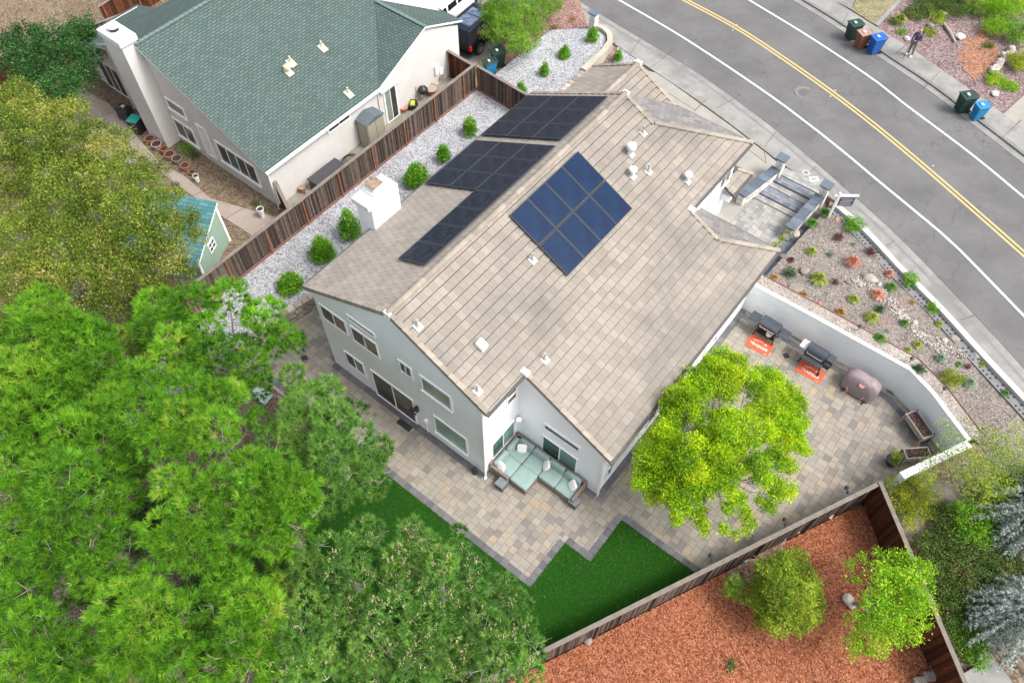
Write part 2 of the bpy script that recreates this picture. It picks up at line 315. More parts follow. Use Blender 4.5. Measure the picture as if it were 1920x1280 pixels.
M['pinkleaf'] = leafmat('pink_leaf', [(0, (.08, .2, .015)), (.5, (.18, .38, .02)), (.8, (.28, .42, .05)), (.9, (.38, .30, .18)), (1, (.45, .26, .22))], .3, 1)
M['rock'] = rndmat('rock', [(0, (.15, .125, .105)), (.5, (.25, .215, .185)), (1, (.46, .43, .39))], nscale=6, bmp=.6); M['redrock'] = plain('red_rock', (.38, .18, .12), .9, var=.2)
M['panel'], nt, b = newmat('solar_glass'); co = obj_co(nt)
nt.links.new(ramp(nt, [(.38, (.006, .009, .020)), (.75, (.035, .042, .06))], noise(nt, co, 2.5, 7, .8)), b.inputs['Base Color']); b.inputs['Roughness'].default_value = .22; b.inputs['Specular IOR Level'].default_value = .2
M['panelb'], nt, b = newmat('solar_glass_blue'); co = obj_co(nt)
nt.links.new(ramp(nt, [(.35, (.002, .013, .045)), (.7, (.005, .024, .065))], noise(nt, co, 1.2, 5)), b.inputs['Base Color']); b.inputs['Roughness'].default_value = .2; b.inputs['Specular IOR Level'].default_value = .18
M['black'] = plain('black_metal', (.025, .027, .03), .4, var=.2); M['rubber'] = plain('rubber', (.03, .03, .03), .8); M['steel'] = plain('steel', (.62, .62, .63), .35, 1); M['grill'] = plain('grill_enamel', (.05, .06, .075), .35, var=.15)
M['zinc'] = plain('vent_metal', (.42, .42, .41), .5, .3, var=.1); M['vpaint'] = plain('vent_paint', (.55, .52, .36), .6)
M['chimcap'] = plain('chimney_flue', (.33, .24, .17), .5, .4, var=.4, scale=5)
M['wicker'] = plain('wicker', (.21, .165, .14), .8, var=.35, scale=45, bmp=.5); M['cushion'] = plain('cushion', (.25, .345, .325), .9, var=.06, scale=4, bmp=.1); M['pillow'] = plain('pillow', (.75, .74, .72), .9, var=.05); M['cube'] = plain('cube_table', (.10, .11, .12), .7, var=.3, scale=40)
M['matred'] = plain('mat_orange', (.62, .105, .045), .8, var=.08); M['cover'] = plain('grill_cover', (.24, .19, .205), .55, var=.15, scale=3); M['coverpipe'] = plain('cover_piping', (.33, .16, .165), .7)
M['planter'] = plain('planter_wood', (.33, .28, .25), .85, var=.25, scale=8); M['stepslate'] = rndmat('step_slate', [(0, (.12, .135, .165)), (1, (.22, .235, .26))], nscale=5, nvar=.2)
M['frameg'] = plain('panel_frame', (.05, .054, .062), .5)
M['orangesoil'] = stones('orange_soil', [(0, (.13, .055, .035)), (.5, (.30, .14, .085)), (1, (.42, .25, .17))], 16); M['darksoil'] = stones('dark_soil', [(0, (.02, .012, .01)), (.6, (.05, .03, .025)), (1, (.13, .09, .08))], 25)
M['terra'] = plain('terracotta', (.42, .17, .10), .85, var=.15); M['potpale'] = plain('pale_pot', (.50, .36, .33), .85); M['potgrey'] = plain('grey_pot', (.27, .23, .22), .8); M['plasticw'] = plain('white_plastic', (.78, .78, .76), .5, var=.05)
M['bin_green'] = plain('bin_green', (.018, .045, .035), .45, var=.15); M['bin_blue'] = plain('bin_blue', (.015, .10, .36), .4, var=.1); M['bin_sky'] = plain('bin_lightblue', (.02, .20, .42), .4, var=.1); M['bin_brown'] = plain('bin_brown', (.19, .075, .045), .5, var=.1); M['bin_pink'] = plain('bin_lid_faded', (.33, .20, .17), .6, var=.1)
M['cabinet'] = plain('cabinet_resin', (.33, .31, .24), .6, var=.05); M['cabtop'] = plain('cabinet_roof', (.10, .125, .14), .6, var=.1); M['deckbox'] = plain('deck_box', (.055, .055, .06), .55, var=.1)
M['carblack'] = plain('car_black', (.005, .006, .008), .25, var=.1, spec=.35); M['carblueish'] = plain('car_roof', (.012, .018, .03), .3, var=.1, spec=.35); M['carwhite'] = plain('car_white', (.75, .75, .76), .25, var=.02); M['cargl'] = glassmat('car_glass', (.012, .014, .018)); M['taillight'] = plain('tail_light', (.45, .01, .012), .3)
M['shedgreen'] = plain('shed_green', (.27, .38, .30), .8, var=.05, scale=2)
M['purplecloth'] = plain('purple_cloth', (.10, .07, .14), .9, var=.1); M['khaki'] = plain('grey_trousers', (.22, .205, .18), .9, var=.1); M['skin'] = plain('skin', (.50, .28, .20), .6, var=.05); M['hair'] = plain('hair', (.30, .14, .08), .8)
M['signdark'] = plain('sign_dark', (.07, .07, .10), .5)
rng = np.random.default_rng(7); random.seed(7)
# ================================================================ THE SETTING
def S(name, mb, mats, **k):
    return tag(mb.build(name, mats, **k), kind='structure')
def smoothline(P, n=8):
    P = [Vector((p[0], p[1])) for p in P]; P = [P[0]*2-P[1]]+P+[P[-1]*2-P[-2]]; out = []
    for i in range(1, len(P)-2):
        for k in range(n):
            t = k/n; a, b, c, d = P[i-1], P[i], P[i+1], P[i+2]
            out.append(.5*((2*b)+(c-a)*t+(2*a-5*b+4*c-d)*t*t+(3*b-a-3*c+d)*t**3))
    out.append(P[-2]); return out
def ext(P, a=14, b=14):
    P = [Vector((p[0], p[1])) for p in P]; u = (P[0]-P[1]).normalized(); v = (P[-1]-P[-2]).normalized(); return [P[0]+u*k for k in range(a, 0, -2)]+P+[P[-1]+v*k for k in range(2, b+1, 2)]
def pxT(L, dz=0): return [atT(x, y, dz) for x, y in L]
def offs(P, d):
    out = []
    for i, p in enumerate(P):
        t = (P[min(i+1, len(P)-1)]-P[max(i-1, 0)]).normalized(); out.append(p+Vector((-t.y, t.x))*d)
    return out
Tf = lambda dz: (lambda x, y: TZ(x)+dz)
def band(name, A, B, dz, m, depth=.4, kind=True):
    mb = MB(); n = min(len(A), len(B))
    def samp(P):
        L = [0]
        for i in range(1, len(P)): L.append(L[-1]+(P[i]-P[i-1]).length)
        out = []
        for k in range(49):
            s = L[-1]*k/48; i = max(j for j in range(len(L)) if L[j] <= s+1e-9); i = min(i, len(P)-2)
            out.append(P[i].lerp(P[i+1], (s-L[i])/max(1e-9, L[i+1]-L[i])))
        return out
    A = samp(A); B = samp(B); vs = []
    for a, b in zip(A, B): vs += [(a.x, a.y, TZ(a.x)+dz), (b.x, b.y, TZ(b.x)+dz), (a.x, a.y, TZ(a.x)+dz-depth), (b.x, b.y, TZ(b.x)+dz-depth)]
    fs = []
    for i in range(48):
        q = i*4; r = q+4; fs += [(q, q+1, r+1, r), (q, r, r+2, q+2), (q+1, q+3, r+3, r+1)]
    mb.add(vs, fs); o = mb.build(name, m)
    bm = o.data; 
    return tag(o, kind='structure')
S('ground', MB().prism([(-250, -250), (250, -250), (250, 250), (-250, 250)], -1.6, -1.2), M['brownsoil'])
WB = [Vector((8.75, 21.8))]+[Vector(atT(x, y, .0)[:2]) for x, y in [(1569, 383), (1617, 428), (1684, 500), (1759, 576), (1834, 658), (1912, 744)]]; WB += [WB[-1]+(WB[-1]-WB[-2]).normalized()*5]
Tpoly = [(4.5, 20), (4.5, 22.5), (8.6, 22.3)]+[tuple(p) for p in WB]+[(60, -22), (120, -40), (120, 120), (-90, 120), (-90, 12), (-11.35, 12), (-11.35, 20)]
S('front_terrain', MB().prism(Tpoly, Tf(-1), Tf(-.03)), M['purplechip'])
e1 = smoothline(ext(pxT([(1082, 0), (1180, 60), (1280, 119), (1374, 183), (1495, 276), (1620, 384), (1681, 440), (1737, 496), (1880, 646), (1920, 691)])))
e2 = smoothline(ext(pxT([(1485, 0), (1572, 54), (1643, 104), (1737, 167), (1824, 234), (1920, 308)])))
s1 = smoothline(ext(pxT([(1030, 0), (1095, 46), (1160, 90), (1208, 124), (1292, 180), (1367, 234), (1440, 290), (1505, 338), (1560, 376), (1625, 431), (1692, 502), (1767, 577), (1842, 659), (1920, 742)])))
s2 = smoothline(ext(pxT([(1556, 0), (1584, 17), (1635, 49), (1719, 102), (1809, 165), (1879, 216), (1920, 246)])))
band('road', e1, e2, 0, M['asphalt'])
# concrete gutters, kerbs and pavements
def side(a, sgn):
    band('gutter', offs(a, sgn*.02), offs(a, sgn*.42), .006, M['sidewalk'], .2); band('kerb', offs(a, sgn*.42), offs(a, sgn*.60), .10, M['walkgrey'], .4)
side(e1, -1); side(e2, 1)
band('pavement', offs(e1, -.60), s1, .104, M['sidewalk'], .5); band('pavement', offs(e2, .60), s2, .104, M['sidewalk'], .5)
def ribbon(name, P, w, dz, m):
    A = offs(P, w/2); B = offs(P, -w/2); return band(name, A, B, dz, m, .01)
wl = smoothline(ext(pxT([(1160, 0), (1280, 70), (1428, 168), (1515, 232), (1587, 289), (1643, 336), (1757, 430), (1801, 470), (1920, 592)])))
wr = smoothline(ext(pxT([(1404, 0), (1522, 72), (1636, 148), (1696, 195), (1819, 287), (1920, 370)])))
yl = smoothline(ext(pxT([(1284, 0), (1381, 52), (1468, 109), (1559, 173), (1646, 240), (1743, 321), (1868, 430), (1920, 476)])))
ribbon('edge_line', wl, .12, .005, M['white']); ribbon('edge_line', wr, .12, .005, M['white'])
ribbon('centre_line', offs(yl, .12), .11, .005, M['yellow']); ribbon('centre_line', offs(yl, -.12), .11, .005, M['yellow'])
M['patch'] = plain('asphalt_patch', (.11, .11, .12), .9)
def jointline(px, dz=.108, w=.035):
    P = [Vector((atT(x, y, .1).x, atT(x, y, .1).y)) for x, y in px]; t = (P[1]-P[0]).normalized(); n = Vector((-t.y, t.x))*w/2
    return [P[0]+n, P[1]+n, P[1]-n, P[0]-n]
mb = MB()
for px in [((1345, 203), (1374, 186)), ((1433, 276), (1455, 247)), ((1500, 343), (1530, 312)), ((1732, 166), (1762, 134)), ((1578, 48), (1590, 24)), ((1880, 258), (1915, 225)), ((1660, 462), (1676, 452)), ((1800, 600), (1830, 590)), ((1240, 112), (1262, 92)), ((1180, 104), (1200, 74)), ((1215, 130), (1236, 116)), ((1302, 208), (1325, 186))]:
    mb.prism(jointline(px), Tf(.09), Tf(.109))
S('pavement_joints', mb, M['joint'])
# driveway of the main house and landing
S('driveway', MB().prism([tuple(atT(*p)[:2]) for p in [(1190, 128), (1235, 140), (1292, 182), (1367, 236), (1440, 292), (1475, 322), (1440, 330), (1360, 430), (1300, 400)]]+[(4.5, 16), (4.5, 17), (-6.6, 17), (-6.9, 20.5), (-5.6, 24.5)], Tf(-.3), Tf(.07)), M['drive'])
mb = MB()
for px in [((1250, 192), (1310, 236)), ((1255, 175), (1302, 205)), ((1380, 262), (1437, 305)), ((1432, 278), (1437, 305))]: mb.prism(jointline(px), Tf(.06), Tf(.075))
S('driveway_joints', mb, M['joint'])
# ---- patio
fA = Vector((10.4, -4.37)); fB = Vector((17.03, 9.02)); fd = (fB-fA).normalized(); fS = fA-fd*7.5
patio = [(-7.8, -2.45), (8.47, -2.45), (8.47, -.18), (9.7, -.18), (9.7, 2.0), (13.45, 2.0), (17.0, 9.05), (17.6, 9.9), (19.2, 13.0), (16.9, 14.1), (15.8, 14.55), (8.0, 14.4), (8.0, 16), (-7.8, 16)]
S('patio_base', MB().prism(patio, -.9, -.012), M['joint'])
def ashlar(x0, y0, x1, y1, u, inside, z, rngs, clip=None):
    nx = int((x1-x0)/u); ny = int((y1-y0)/u); g = np.zeros((nx, ny), bool); V = []; F = []; Rr = []
    sizes = [(2, 2), (3, 2), (2, 3), (2, 2), (3, 2), (2, 1), (1, 2), (1, 1)]
    for j in range(ny):
        for i in range(nx):
            if g[i, j]: continue
            opts = sizes[:]; rngs.shuffle(opts)
            opts = sorted(opts, key=lambda s: -(s[0]*s[1] >= 4)+rngs.random()*.8)
            for a, b in opts+[(1, 1)]:
                if i+a <= nx and j+b <= ny and not g[i:i+a, j:j+b].any(): break
            g[i:i+a, j:j+b] = True; cx = x0+(i+a/2)*u; cy = y0+(j+b/2)*u
            if not inside(cx, cy): continue
            gp = .007; xa, ya, xb, yb = x0+i*u+gp, y0+j*u+gp, x0+(i+a)*u-gp, y0+(j+b)*u-gp; zz = z+rngs.random()*.002
            q = len(V); V += [(xa, ya, zz), (xb, ya, zz), (xb, yb, zz), (xa, yb, zz)]; F.append((q, q+1, q+2, q+3))
            Rr.append(rngs.random())
    return V, F, Rr
def inpoly(P):
    def f(x, y):
        c = False; j = len(P)-1
        for i in range(len(P)):
            if (P[i][1] > y) != (P[j][1] > y) and x < (P[j][0]-P[i][0])*(y-P[i][1])/(P[j][1]-P[i][1])+P[i][0]: c = not c
            j = i
        return c
    return f
rp = random.Random(3)
V, F, Rr = ashlar(-7.8, -2.6, 19.4, 14.8, .15, inpoly(patio), 0, rp)
Rr = [(1-r)**1.3*.999 if rp.random() < .35 else r for r in Rr]
# colour drifts slowly between paler and darker batches
V, F, = V, F
tag(link(bpy.data.objects.new('patio_paving', np_mesh('patio_paving', V, F, M['paver'], Rr))), kind='structure')
def border(P, w, z=.02, L=.3, side=1, depth=.05, zf=None):
    mb = MB(); r = random.Random(5)
    for a, b in zip(P[:-1], P[1:]):
        z += .0015
        a = Vector(a); b = Vector(b); d = b-a; n = max(1, round(d.length/L)); t = d.normalized(); nn = Vector((-t.y, t.x))*w*side
        for k in range(n):
            p = a+d*(k/n)+t*.005; q = a+d*((k+1)/n)-t*.005
            quad = [p, q, q+nn, p+nn]; mb.prism([tuple(v) for v in quad], -depth if zf is None else (lambda x, y: zf(x)-depth), z if zf is None else (lambda x, y: zf(x)+z), r=r.random())
    return mb
S('paving_border', border([(-7.8, -2.45), (8.47, -2.45), (8.47, -.18), (9.7, -.18), (9.7, 2.0), (13.45, 2.0)], .27), M['border'])
S('paving_border', border([(-4.67, 14.5), (-4.67, .1), (4.13, .1), (4.13, 2.27), (8.27, 2.27), (8.27, 14.3)], .27, side=-1, L=.4), M['border'])
S('paving_border', border([(8.3, 14.12), (15.72, 14.22), (16.75, 13.78), (18.75, 12.55)], .28, side=-1, L=.4, z=.008), M['border'])
# ---- lawn
lawn = [(-2.6, -2.46), (8.46, -2.46), (8.46, -.19), (9.69, -.19), (9.69, 1.99), (13.46, 1.99), tuple(fA-fd*.0), tuple(fS), (3.0, -10)]
S('lawn', MB().prism(lawn, -.9, .013), M['lawn'])
def scatter_in(poly, n, r):
    P = np.array(poly); lo = P.min(0); hi = P.max(0); X = lo+(hi-lo)*r.random((n*2, 2))
    x, y = X[:, 0], X[:, 1]; c = np.zeros(len(X), bool); j = len(P)-1
    for i in range(len(P)):
        m = ((P[i, 1] > y) != (P[j, 1] > y)); dy = P[j, 1]-P[i, 1]
        xi = (P[j, 0]-P[i, 0])*(y-P[i, 1])/(dy if abs(dy) > 1e-9 else 1e-9)+P[i, 0]; c ^= m & (x < xi); j = i
    return X[c][:n]
def blades(name, poly, n, L, w, m, z, lean=.8, label=None, seed=1):
    r = np.random.default_rng(seed); X = scatter_in(poly, n, r); n = len(X)
    B = np.c_[X, np.full(n, z)]; a = r.random(n)*6.283; l = L*(.5+r.random(n)); rr = r.random(n)
    D = np.c_[np.cos(a)*lean, np.sin(a)*lean, np.full(n, 1.)]*l[:, None]; Sd = np.c_[-np.sin(a), np.cos(a), np.zeros(n)]*w
    Vv = np.stack([B-Sd, B+Sd, B+D], 1).reshape(-1, 3); F = np.arange(3*n).reshape(-1, 3)
    o = link(bpy.data.objects.new(name, np_mesh(name, Vv, F, m, rr))); return tag(o, label, 'grass', kind='stuff')
blades('grass', lawn, 60000, .05, .008, M['blade'], .012, 1.2, 'short dark green grass of the back lawn')
# ---- west gravel strip
gr = [(-11.15, -6), (-8.15, -6), (-7.95, .3), (-7.62, 2), (-7.2, 20.3), (-7.4, 24.2), (-7.6, 25.8), (-8.2, 26.6), (-9.2, 26.8), (-11.1, 25), (-11.15, 24)]
S('gravel_strip', MB().prism(gr, -.9, .7), M['gravel'])
# ---- plots at the back
S('pine_bed', MB().prism([(-30, -30), (3, -30), (3, -9.9), (-2.65, -2.47), (-8.2, -2.47), (-8.3, -6.1), (-11.4, -6.1), (-11.4, -9), (-30, -9)], -.9, -.04), M['pinesoil'])
mulch = [tuple(fS+Vector((fd.y, -fd.x))*.06), tuple(fB+Vector((fd.y, -fd.x))*.06), (22.15, 4.15), (30, -3.4), (30, -20), (2, -20)]
S('mulch_yard', MB().prism(mulch, -.95, -.35), M['mulchbase'])
r = np.random.default_rng(5); X = scatter_in([mulch[0], mulch[1], (22.15, 4.15), (26, 0), (24, -12), (5, -13)], 70000, r); n = len(X)
a = r.random(n)*6.283; B = np.c_[X, -.34+.03*r.random(n)]; T1 = np.c_[np.cos(a), np.sin(a), (r.random(n)-.5)*.7]*(.014+.024*r.random(n))[:, None]; T2 = np.c_[-np.sin(a), np.cos(a), (r.random(n)-.5)*.9]*(.006+.007*r.random(n))[:, None]
tag(link(bpy.data.objects.new('bark_chips', np_mesh('bark_chips', np.stack([B-T1-T2, B+T1-T2, B+T1+T2, B-T1+T2], 1).reshape(-1, 3), np.arange(4*n).reshape(-1, 4), M['chip'], r.random(n)))), 'orange bark chips covering the lower back yard', 'bark mulch', kind='stuff')
S('bare_soil', MB().prism([tuple(at(x, y, -.34)[:2]) for x, y in [(1362, 1072), (1420, 1040), (1475, 1012), (1465, 1040), (1450, 1075), (1400, 1100), (1372, 1095)]], -.5, -.325), M['soil'])
# bank east of the dark fence
def bz(x, y): return max(-.25, min(1.85, .1+(y-4+(x-22)*.35)*.2))
def rs_(P_, n):
    L = [0]
    for i in range(1, len(P_)): L.append(L[-1]+(P_[i]-P_[i-1]).length)
    o = []
    for k in range(n+1): s = L[-1]*k/n; i = min(max(j for j in range(len(L)) if L[j] <= s+1e-9), len(P_)-2); o.append(P_[i].lerp(P_[i+1], (s-L[i])/(L[i+1]-L[i])))
    return o
mb = MB(); G0 = []; nx, ny = 40, 24; Aq = rs_([Vector((17.25, 9.15)), Vector((48, -20.4))], nx); Bq = rs_([Vector((19.3, 13.0)), Vector((21.3, 12.3)), WB[-1]+Vector((0, -.2)), Vector((60, -22.2))], nx)
for i in range(nx+1):
    for j in range(ny+1):
        v = j/ny; p = Aq[i].lerp(Bq[i], v); zt = TZ(p.x)-.1 if i > 5 else bz(p.x, p.y); z = bz(p.x, p.y)*(1-v**2)+zt*v**2; G0.append((p.x, p.y, max(z, -.3)))
mb.add(G0, [(i*(ny+1)+j, (i+1)*(ny+1)+j, (i+1)*(ny+1)+j+1, i*(ny+1)+j+1) for i in range(nx) for j in range(ny)])
S('planted_bank', mb, M['soil'])
S('lower_driveway', MB().prism([tuple(at(x, y, .6)[:2]) for x, y in [(1797, 1268), (1865, 1225), (1960, 1195), (2080, 1200), (2060, 1420), (1850, 1420)]], -.5, .62), M['sidewalk'])
# ---- neighbour's plot on the west
S('neighbour_ground', MB().prism([(-60, -9), (-11.4, -9), (-11.4, 19.9), (-60, 19.9)], -.9, .36), M['brownsoil'])
P4 = lambda L, z=.4: [tuple(at(x, y, z)[:2]) for x, y in L]
S('side_yard', MB().prism([(-13.45, 4.7), (-11.3, 4.7), (-11.3, 18.3), (-13.45, 18.3)], -.2, .40), M['sideconc'])
S('garden_path', MB().prism(P4([(150, 165), (205, 195), (262, 262), (300, 305), (346, 330), (395, 372), (520, 408), (545, 400), (570, 432), (505, 470), (470, 440), (400, 395), (330, 345), (300, 320), (215, 300), (120, 260), (120, 200)]), -.2, .40), M['nconc'])
mb = MB()
for a, b in [((200, 215), (238, 200)), ((232, 272), (268, 246)), ((300, 322), (335, 312)), ((350, 372), (395, 352)), ((420, 412), (465, 385)), ((475, 440), (520, 408)), ((160, 230), (262, 262))]:
    mb.prism([tuple(v) for v in (lambda p, q: [p+Vector((.02, .01)), q+Vector((.02, .01)), q-Vector((.02, .01)), p-Vector((.02, .01))])(Vector(at(*a, .4)[:2]), Vector(at(*b, .4)[:2]))], .3, .404)
S('path_joints', mb, M['joint'])
# neighbour's front: drive, grass, red chips
S('neighbour_driveway', MB().prism([(-24, 19.92), (-13.1, 19.92), (-13.1, 24), (-14, 29), (-24, 34)], Tf(-.6), Tf(.03)), M['walkgrey'])
S('grass_verge', MB().prism([(-13.1, 18.0), (-11.2, 17.95), (-11.2, 22), (-13.1, 23)], -.6, .22), M['drylawn'])
S('red_chip_bed', MB().prism([(-13.1, 22.5), (-11.2, 20.6), (-11.15, 25), (-9.9, 27.2), (-14, 31)], -.6, .30), M['redchip'])
# far side of the street
S('dry_lawn', MB().prism([tuple(atT(x, y)[:2]) for x, y in [(1596, 20), (1605, 0), (1640, -60), (1700, -60), (1684, 0), (1638, 47)]], Tf(-.3), Tf(.06)), M['drylawn'])
S('concrete_edging', MB().prism([tuple(atT(x, y)[:2]) for x, y in [(1638, 48), (1685, -2), (1705, -60), (1712, -60), (1693, 0), (1645, 52)]], Tf(-.3), Tf(.12)), M['sidewalk'])
S('far_driveway', MB().prism([tuple(atT(x, y)[:2]) for x, y in [(1475, -60), (1556, -1), (1596, 19), (1625, -60)]], Tf(-.3), Tf(.05)), M['sidewalk'])
S('far_driveway', MB().prism([tuple(atT(x, y)[:2]) for x, y in [(1880, 215), (1922, 246), (2050, 330), (2150, 200), (1985, 120)]], Tf(-.3), Tf(.05)), M['drive'])
# ---- planting bed beside the pavement
WA = [Vector((8.5, 14.9)), Vector((11.3, 14.98)), Vector((15.9, 14.98)), Vector((17.1, 14.45)), Vector((19.35, 13.05)), Vector((21, 12.0))]
def dist(P, x, y):
    q = Vector((x, y)); best = 1e9
    for a, b in zip(P[:-1], P[1:]):
        d = b-a; t = max(0, min(1, (q-a).dot(d)/d.length_squared)); best = min(best, (q-a-d*t).length)
    return best
def bedz(x, y):
    a = dist(WA, x, y); b = dist(WB, x, y); f = a/(a+b+1e-6)
    return 1.72*(1-f)+(TZ(x)-.12)*f+.05*math.sin(x*1.7+y)*math.sin(y*1.3-x*.4)*min(1, a, b)
def resamp(P, n):
    L = [0]
    for i in range(1, len(P)): L.append(L[-1]+(P[i]-P[i-1]).length)
    out = []
    for k in range(n+1):
        s = L[-1]*k/n; i = min(max(j for j in range(len(L)) if L[j] <= s+1e-9), len(P)-2); out.append(P[i].lerp(P[i+1], (s-L[i])/(L[i+1]-L[i])))
    return out
A = resamp(WA, 50); B = resamp(WB, 50); vs = []; 
for a, b in zip(A, B):
    for k in range(17): p = a.lerp(b, k/16); vs.append((p.x, p.y, bedz(p.x, p.y)))
fs = [(i*17+j+1, (i+1)*17+j+1, (i+1)*17+j, i*17+j) for i in range(50) for j in range(16)]
S('planting_bed', MB().add(vs, [f[::-1] for f in fs]), M['bedgravel'], smooth=True)
def atB(px, py, dz=0):
    z = 1.5
    for _ in range(8): p = at(px, py, z+dz); z = bedz(p.x, p.y)
    return at(px, py, z+dz)
# entry court: floor, and dark-edged steps up to the pavement
EZ = .92
S('entry_paving_base', MB().prism([(4.5, 14.8), (8.9, 14.8), (8.9, 22.5), (4.5, 22.5)], -.5, EZ-.012), M['joint'])
V, F, Rr = ashlar(4.6, 15, 8.6, 20.2, .17, lambda x, y: True, EZ, rp)
tag(link(bpy.data.objects.new('entry_paving', np_mesh('entry_paving', V, F, M['paver2'], Rr))), kind='structure')
for (y0, y1, z, mm) in [(20.2, 20.55, EZ+.004, 'paver2'), (20.55, 21.25, EZ+.10, 'stepslate'), (21.25, 21.62, EZ+.14, 'paver2'), (21.62, 22.15, EZ+.26, 'stepslate'), (22.15, 22.75, EZ+.32, 'paver2')]:
    mb = MB(); r_ = random.Random(int(y0*10)); x0_, x1_ = (5.4, 8.0) if y0 < 22.1 else (5.6, 8.0); n_ = max(1, round((y1-y0)/.2)); h_ = (y1-y0)/n_; mb.box(x0_, y0, .4, x1_, y1, z-.01, r=.3)
    for k in range(n_):
        x = x0_
        while x < x1_-.02:
            w_ = min(r_.choice([.2, .3, .4]), x1_-x); mb.box(x+.006, y0+k*h_+.006, .5, x+w_-.006, y0+(k+1)*h_-.006, z+r_.random()*.002, r=r_.random()); x += w_
    S('entry_step', mb, M[mm])
def borderline(name, P, w, zf, **k): return S(name, border(P, w, .008, zf=zf, **k), M['slate'])
S('entry_border', border([(8.0, 15.3), (8.0, 20.5)], .5, EZ+.006, side=-1), M['slate']); S('entry_border', border([(4.62, 15.3), (4.62, 19.9), (5.4, 20.3)], .3, EZ+.006, side=-1), M['slate'])
# ================================================================ MAIN HOUSE
SL = .5032; ZR = 8.02
house = thing('house', 'white stucco house with beige concrete tile roof carrying solar panels', 'house', (0, .1, 0))
def wall(name, mb, m='stucco'): return mb.build(name, M[m], house, world=True)
def gprof(x0, x1, top, y0, y1, zb=-.3, xs=()):
    X = sorted(set([x0, x1]+[x for x in xs if x0 < x < x1])); pts = [(x0, zb), (x1, zb)]+[(x, top(x)) for x in X[::-1]]
    mb = MB(); n = len(pts); vs = [(p[0], y0, p[1]) for p in pts]+[(p[0], y1, p[1]) for p in pts]
    fs = [list(range(n)), list(range(2*n-1, n-1, -1))]+[(i, i+n, (i+1) % n+n, (i+1) % n) for i in range(n)]
    return mb.add(vs, [f for f in fs])
main_z = lambda x: ZR-SL*abs(x)-.16
wall('wall', gprof(-4.67, 4.13, main_z, .1, 14.75, xs=(0,)))
wall('wall', gprof(4.13, 8.27, main_z, 2.27, 14.85 if False else 13.05))
wall('wall', MB().box(4.13, 13.05, -.3, 8.27, 14.88, 3.52))
wall('wall', MB().box(.9, 14.75, -.3, 4.6, 18.12, 5.38))
wall('wall', MB().box(4.2, 13.06, 3.5, 4.6, 14.75, 5.38))
wall('wall', gprof(-3.6, .9, lambda x: 6.77-.52*abs(x+1.45)-.17, 14.75, 18.12, xs=(-1.45,)))
# --- tiled roof
def clip(poly, nrm, d):     # keep points with dot(n,p) >= d, 2D
    out = []
    for i in range(len(poly)):
        a = poly[i]; b = poly[(i+1) % len(poly)]; da = a[0]*nrm[0]+a[1]*nrm[1]-d; db = b[0]*nrm[0]+b[1]*nrm[1]-d
        if da >= 0: out.append(a)
        if da*db < 0: t = da/(da-db); out.append((a[0]+(b[0]-a[0])*t, a[1]+(b[1]-a[1])*t))
    return out
def tiles(mb, poly, zf, ex, up, org, course=.36, lift=.055, back=.004):
    # poly: convex plan polygon; zf(x,y) plane; ex: plan unit along eave; up: plan unit up-slope; org: eave plan point
    ex = Vector(ex); up = Vector(up); org = Vector(org)
    s0 = zf(org.x, org.y); s1 = zf(org.x+up.x, org.y+up.y); k = math.hypot(1, s1-s0)   # slope length per plan metre
    dm = max((Vector(p)-org).dot(up) for p in poly); n = int(dm*k/course)+2
    for c in range(-1, n):
        d0 = c*course/k; d1 = (c+1)*course/k
        q = clip(poly, up, up.dot(org)+d0); q = clip(q, -up, -(up.dot(org)+d1)) if len(q) > 2 else []
        if len(q) < 3: continue
        if sum(q[i][0]*q[(i+1) % len(q)][1]-q[(i+1) % len(q)][0]*q[i][1] for i in range(len(q))) < 0: q = q[::-1]
        vs = []; uv = []
        for p in q:
            dd = (Vector(p)-org).dot(up); f = (dd-d0)/(d1-d0); vs.append((p[0], p[1], zf(p[0], p[1])+lift*(1-f)+back*f)); uv.append(((Vector(p)-org).dot(ex)+(0 if c % 2 else .152), 1.0+c*50.0+25+f*.3))
        m = len(vs); vs += [(p[0], p[1], zf(p[0], p[1])-.002) for p in q]; uv += uv
        mb.add(vs, [list(range(m))], r=random.random(), uv=uv); b0 = len(mb.v)-2*m
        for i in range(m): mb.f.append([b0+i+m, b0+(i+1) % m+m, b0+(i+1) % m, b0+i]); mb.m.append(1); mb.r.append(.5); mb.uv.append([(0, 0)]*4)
def slab(poly, zf, t=.15, ov=0):
    return MB().prism(poly, lambda x, y: zf(x, y)-t, lambda x, y: zf(x, y)-.003)
roof = None
def rbuild(name, mb, m, smooth=False):
    mb.v = [(v[0], v[1]-.1, v[2]) for v in mb.v]; return mb.build(name, m, roof, smooth=smooth)
zE = lambda x, y: ZR-SL*x; zW = lambda x, y: ZR+SL*x
zN = lambda x, y: 5.55+.482*(18.42-y); zN2 = lambda x, y: 3.71+.5*(15.16-y)
zgL = lambda x, y: 6.77+.525*(x+1.45); zgR = lambda x, y: 6.77-.525*(x+1.45)
mb = MB(); 
E_polys = [[(0, 0), (4.44, 0), (4.44, 2.17), (0, 2.17)], [(0, 2.17), (8.58, 2.17), (8.58, 13.15), (0, 13.15)], [(6.47, 13.15), (8.58, 13.15), (8.58, 15.2)], [(0, 13.15), (4.91, 13.15), (4.91, 14.94), (0, 14.94)], [(1.58, 14.94), (4.91, 14.94), (4.91, 18.42)]]
mb = MB()
for p in E_polys: mb.prism(p, lambda x, y: zE(x, y)-.15, lambda x, y: zE(x, y)-.004)
mb.prism([(-4.98, 0), (0, 0), (0, 14.94), (-4.98, 14.94)], lambda x, y: zW(x, y)-.15, lambda x, y: zW(x, y)-.004)
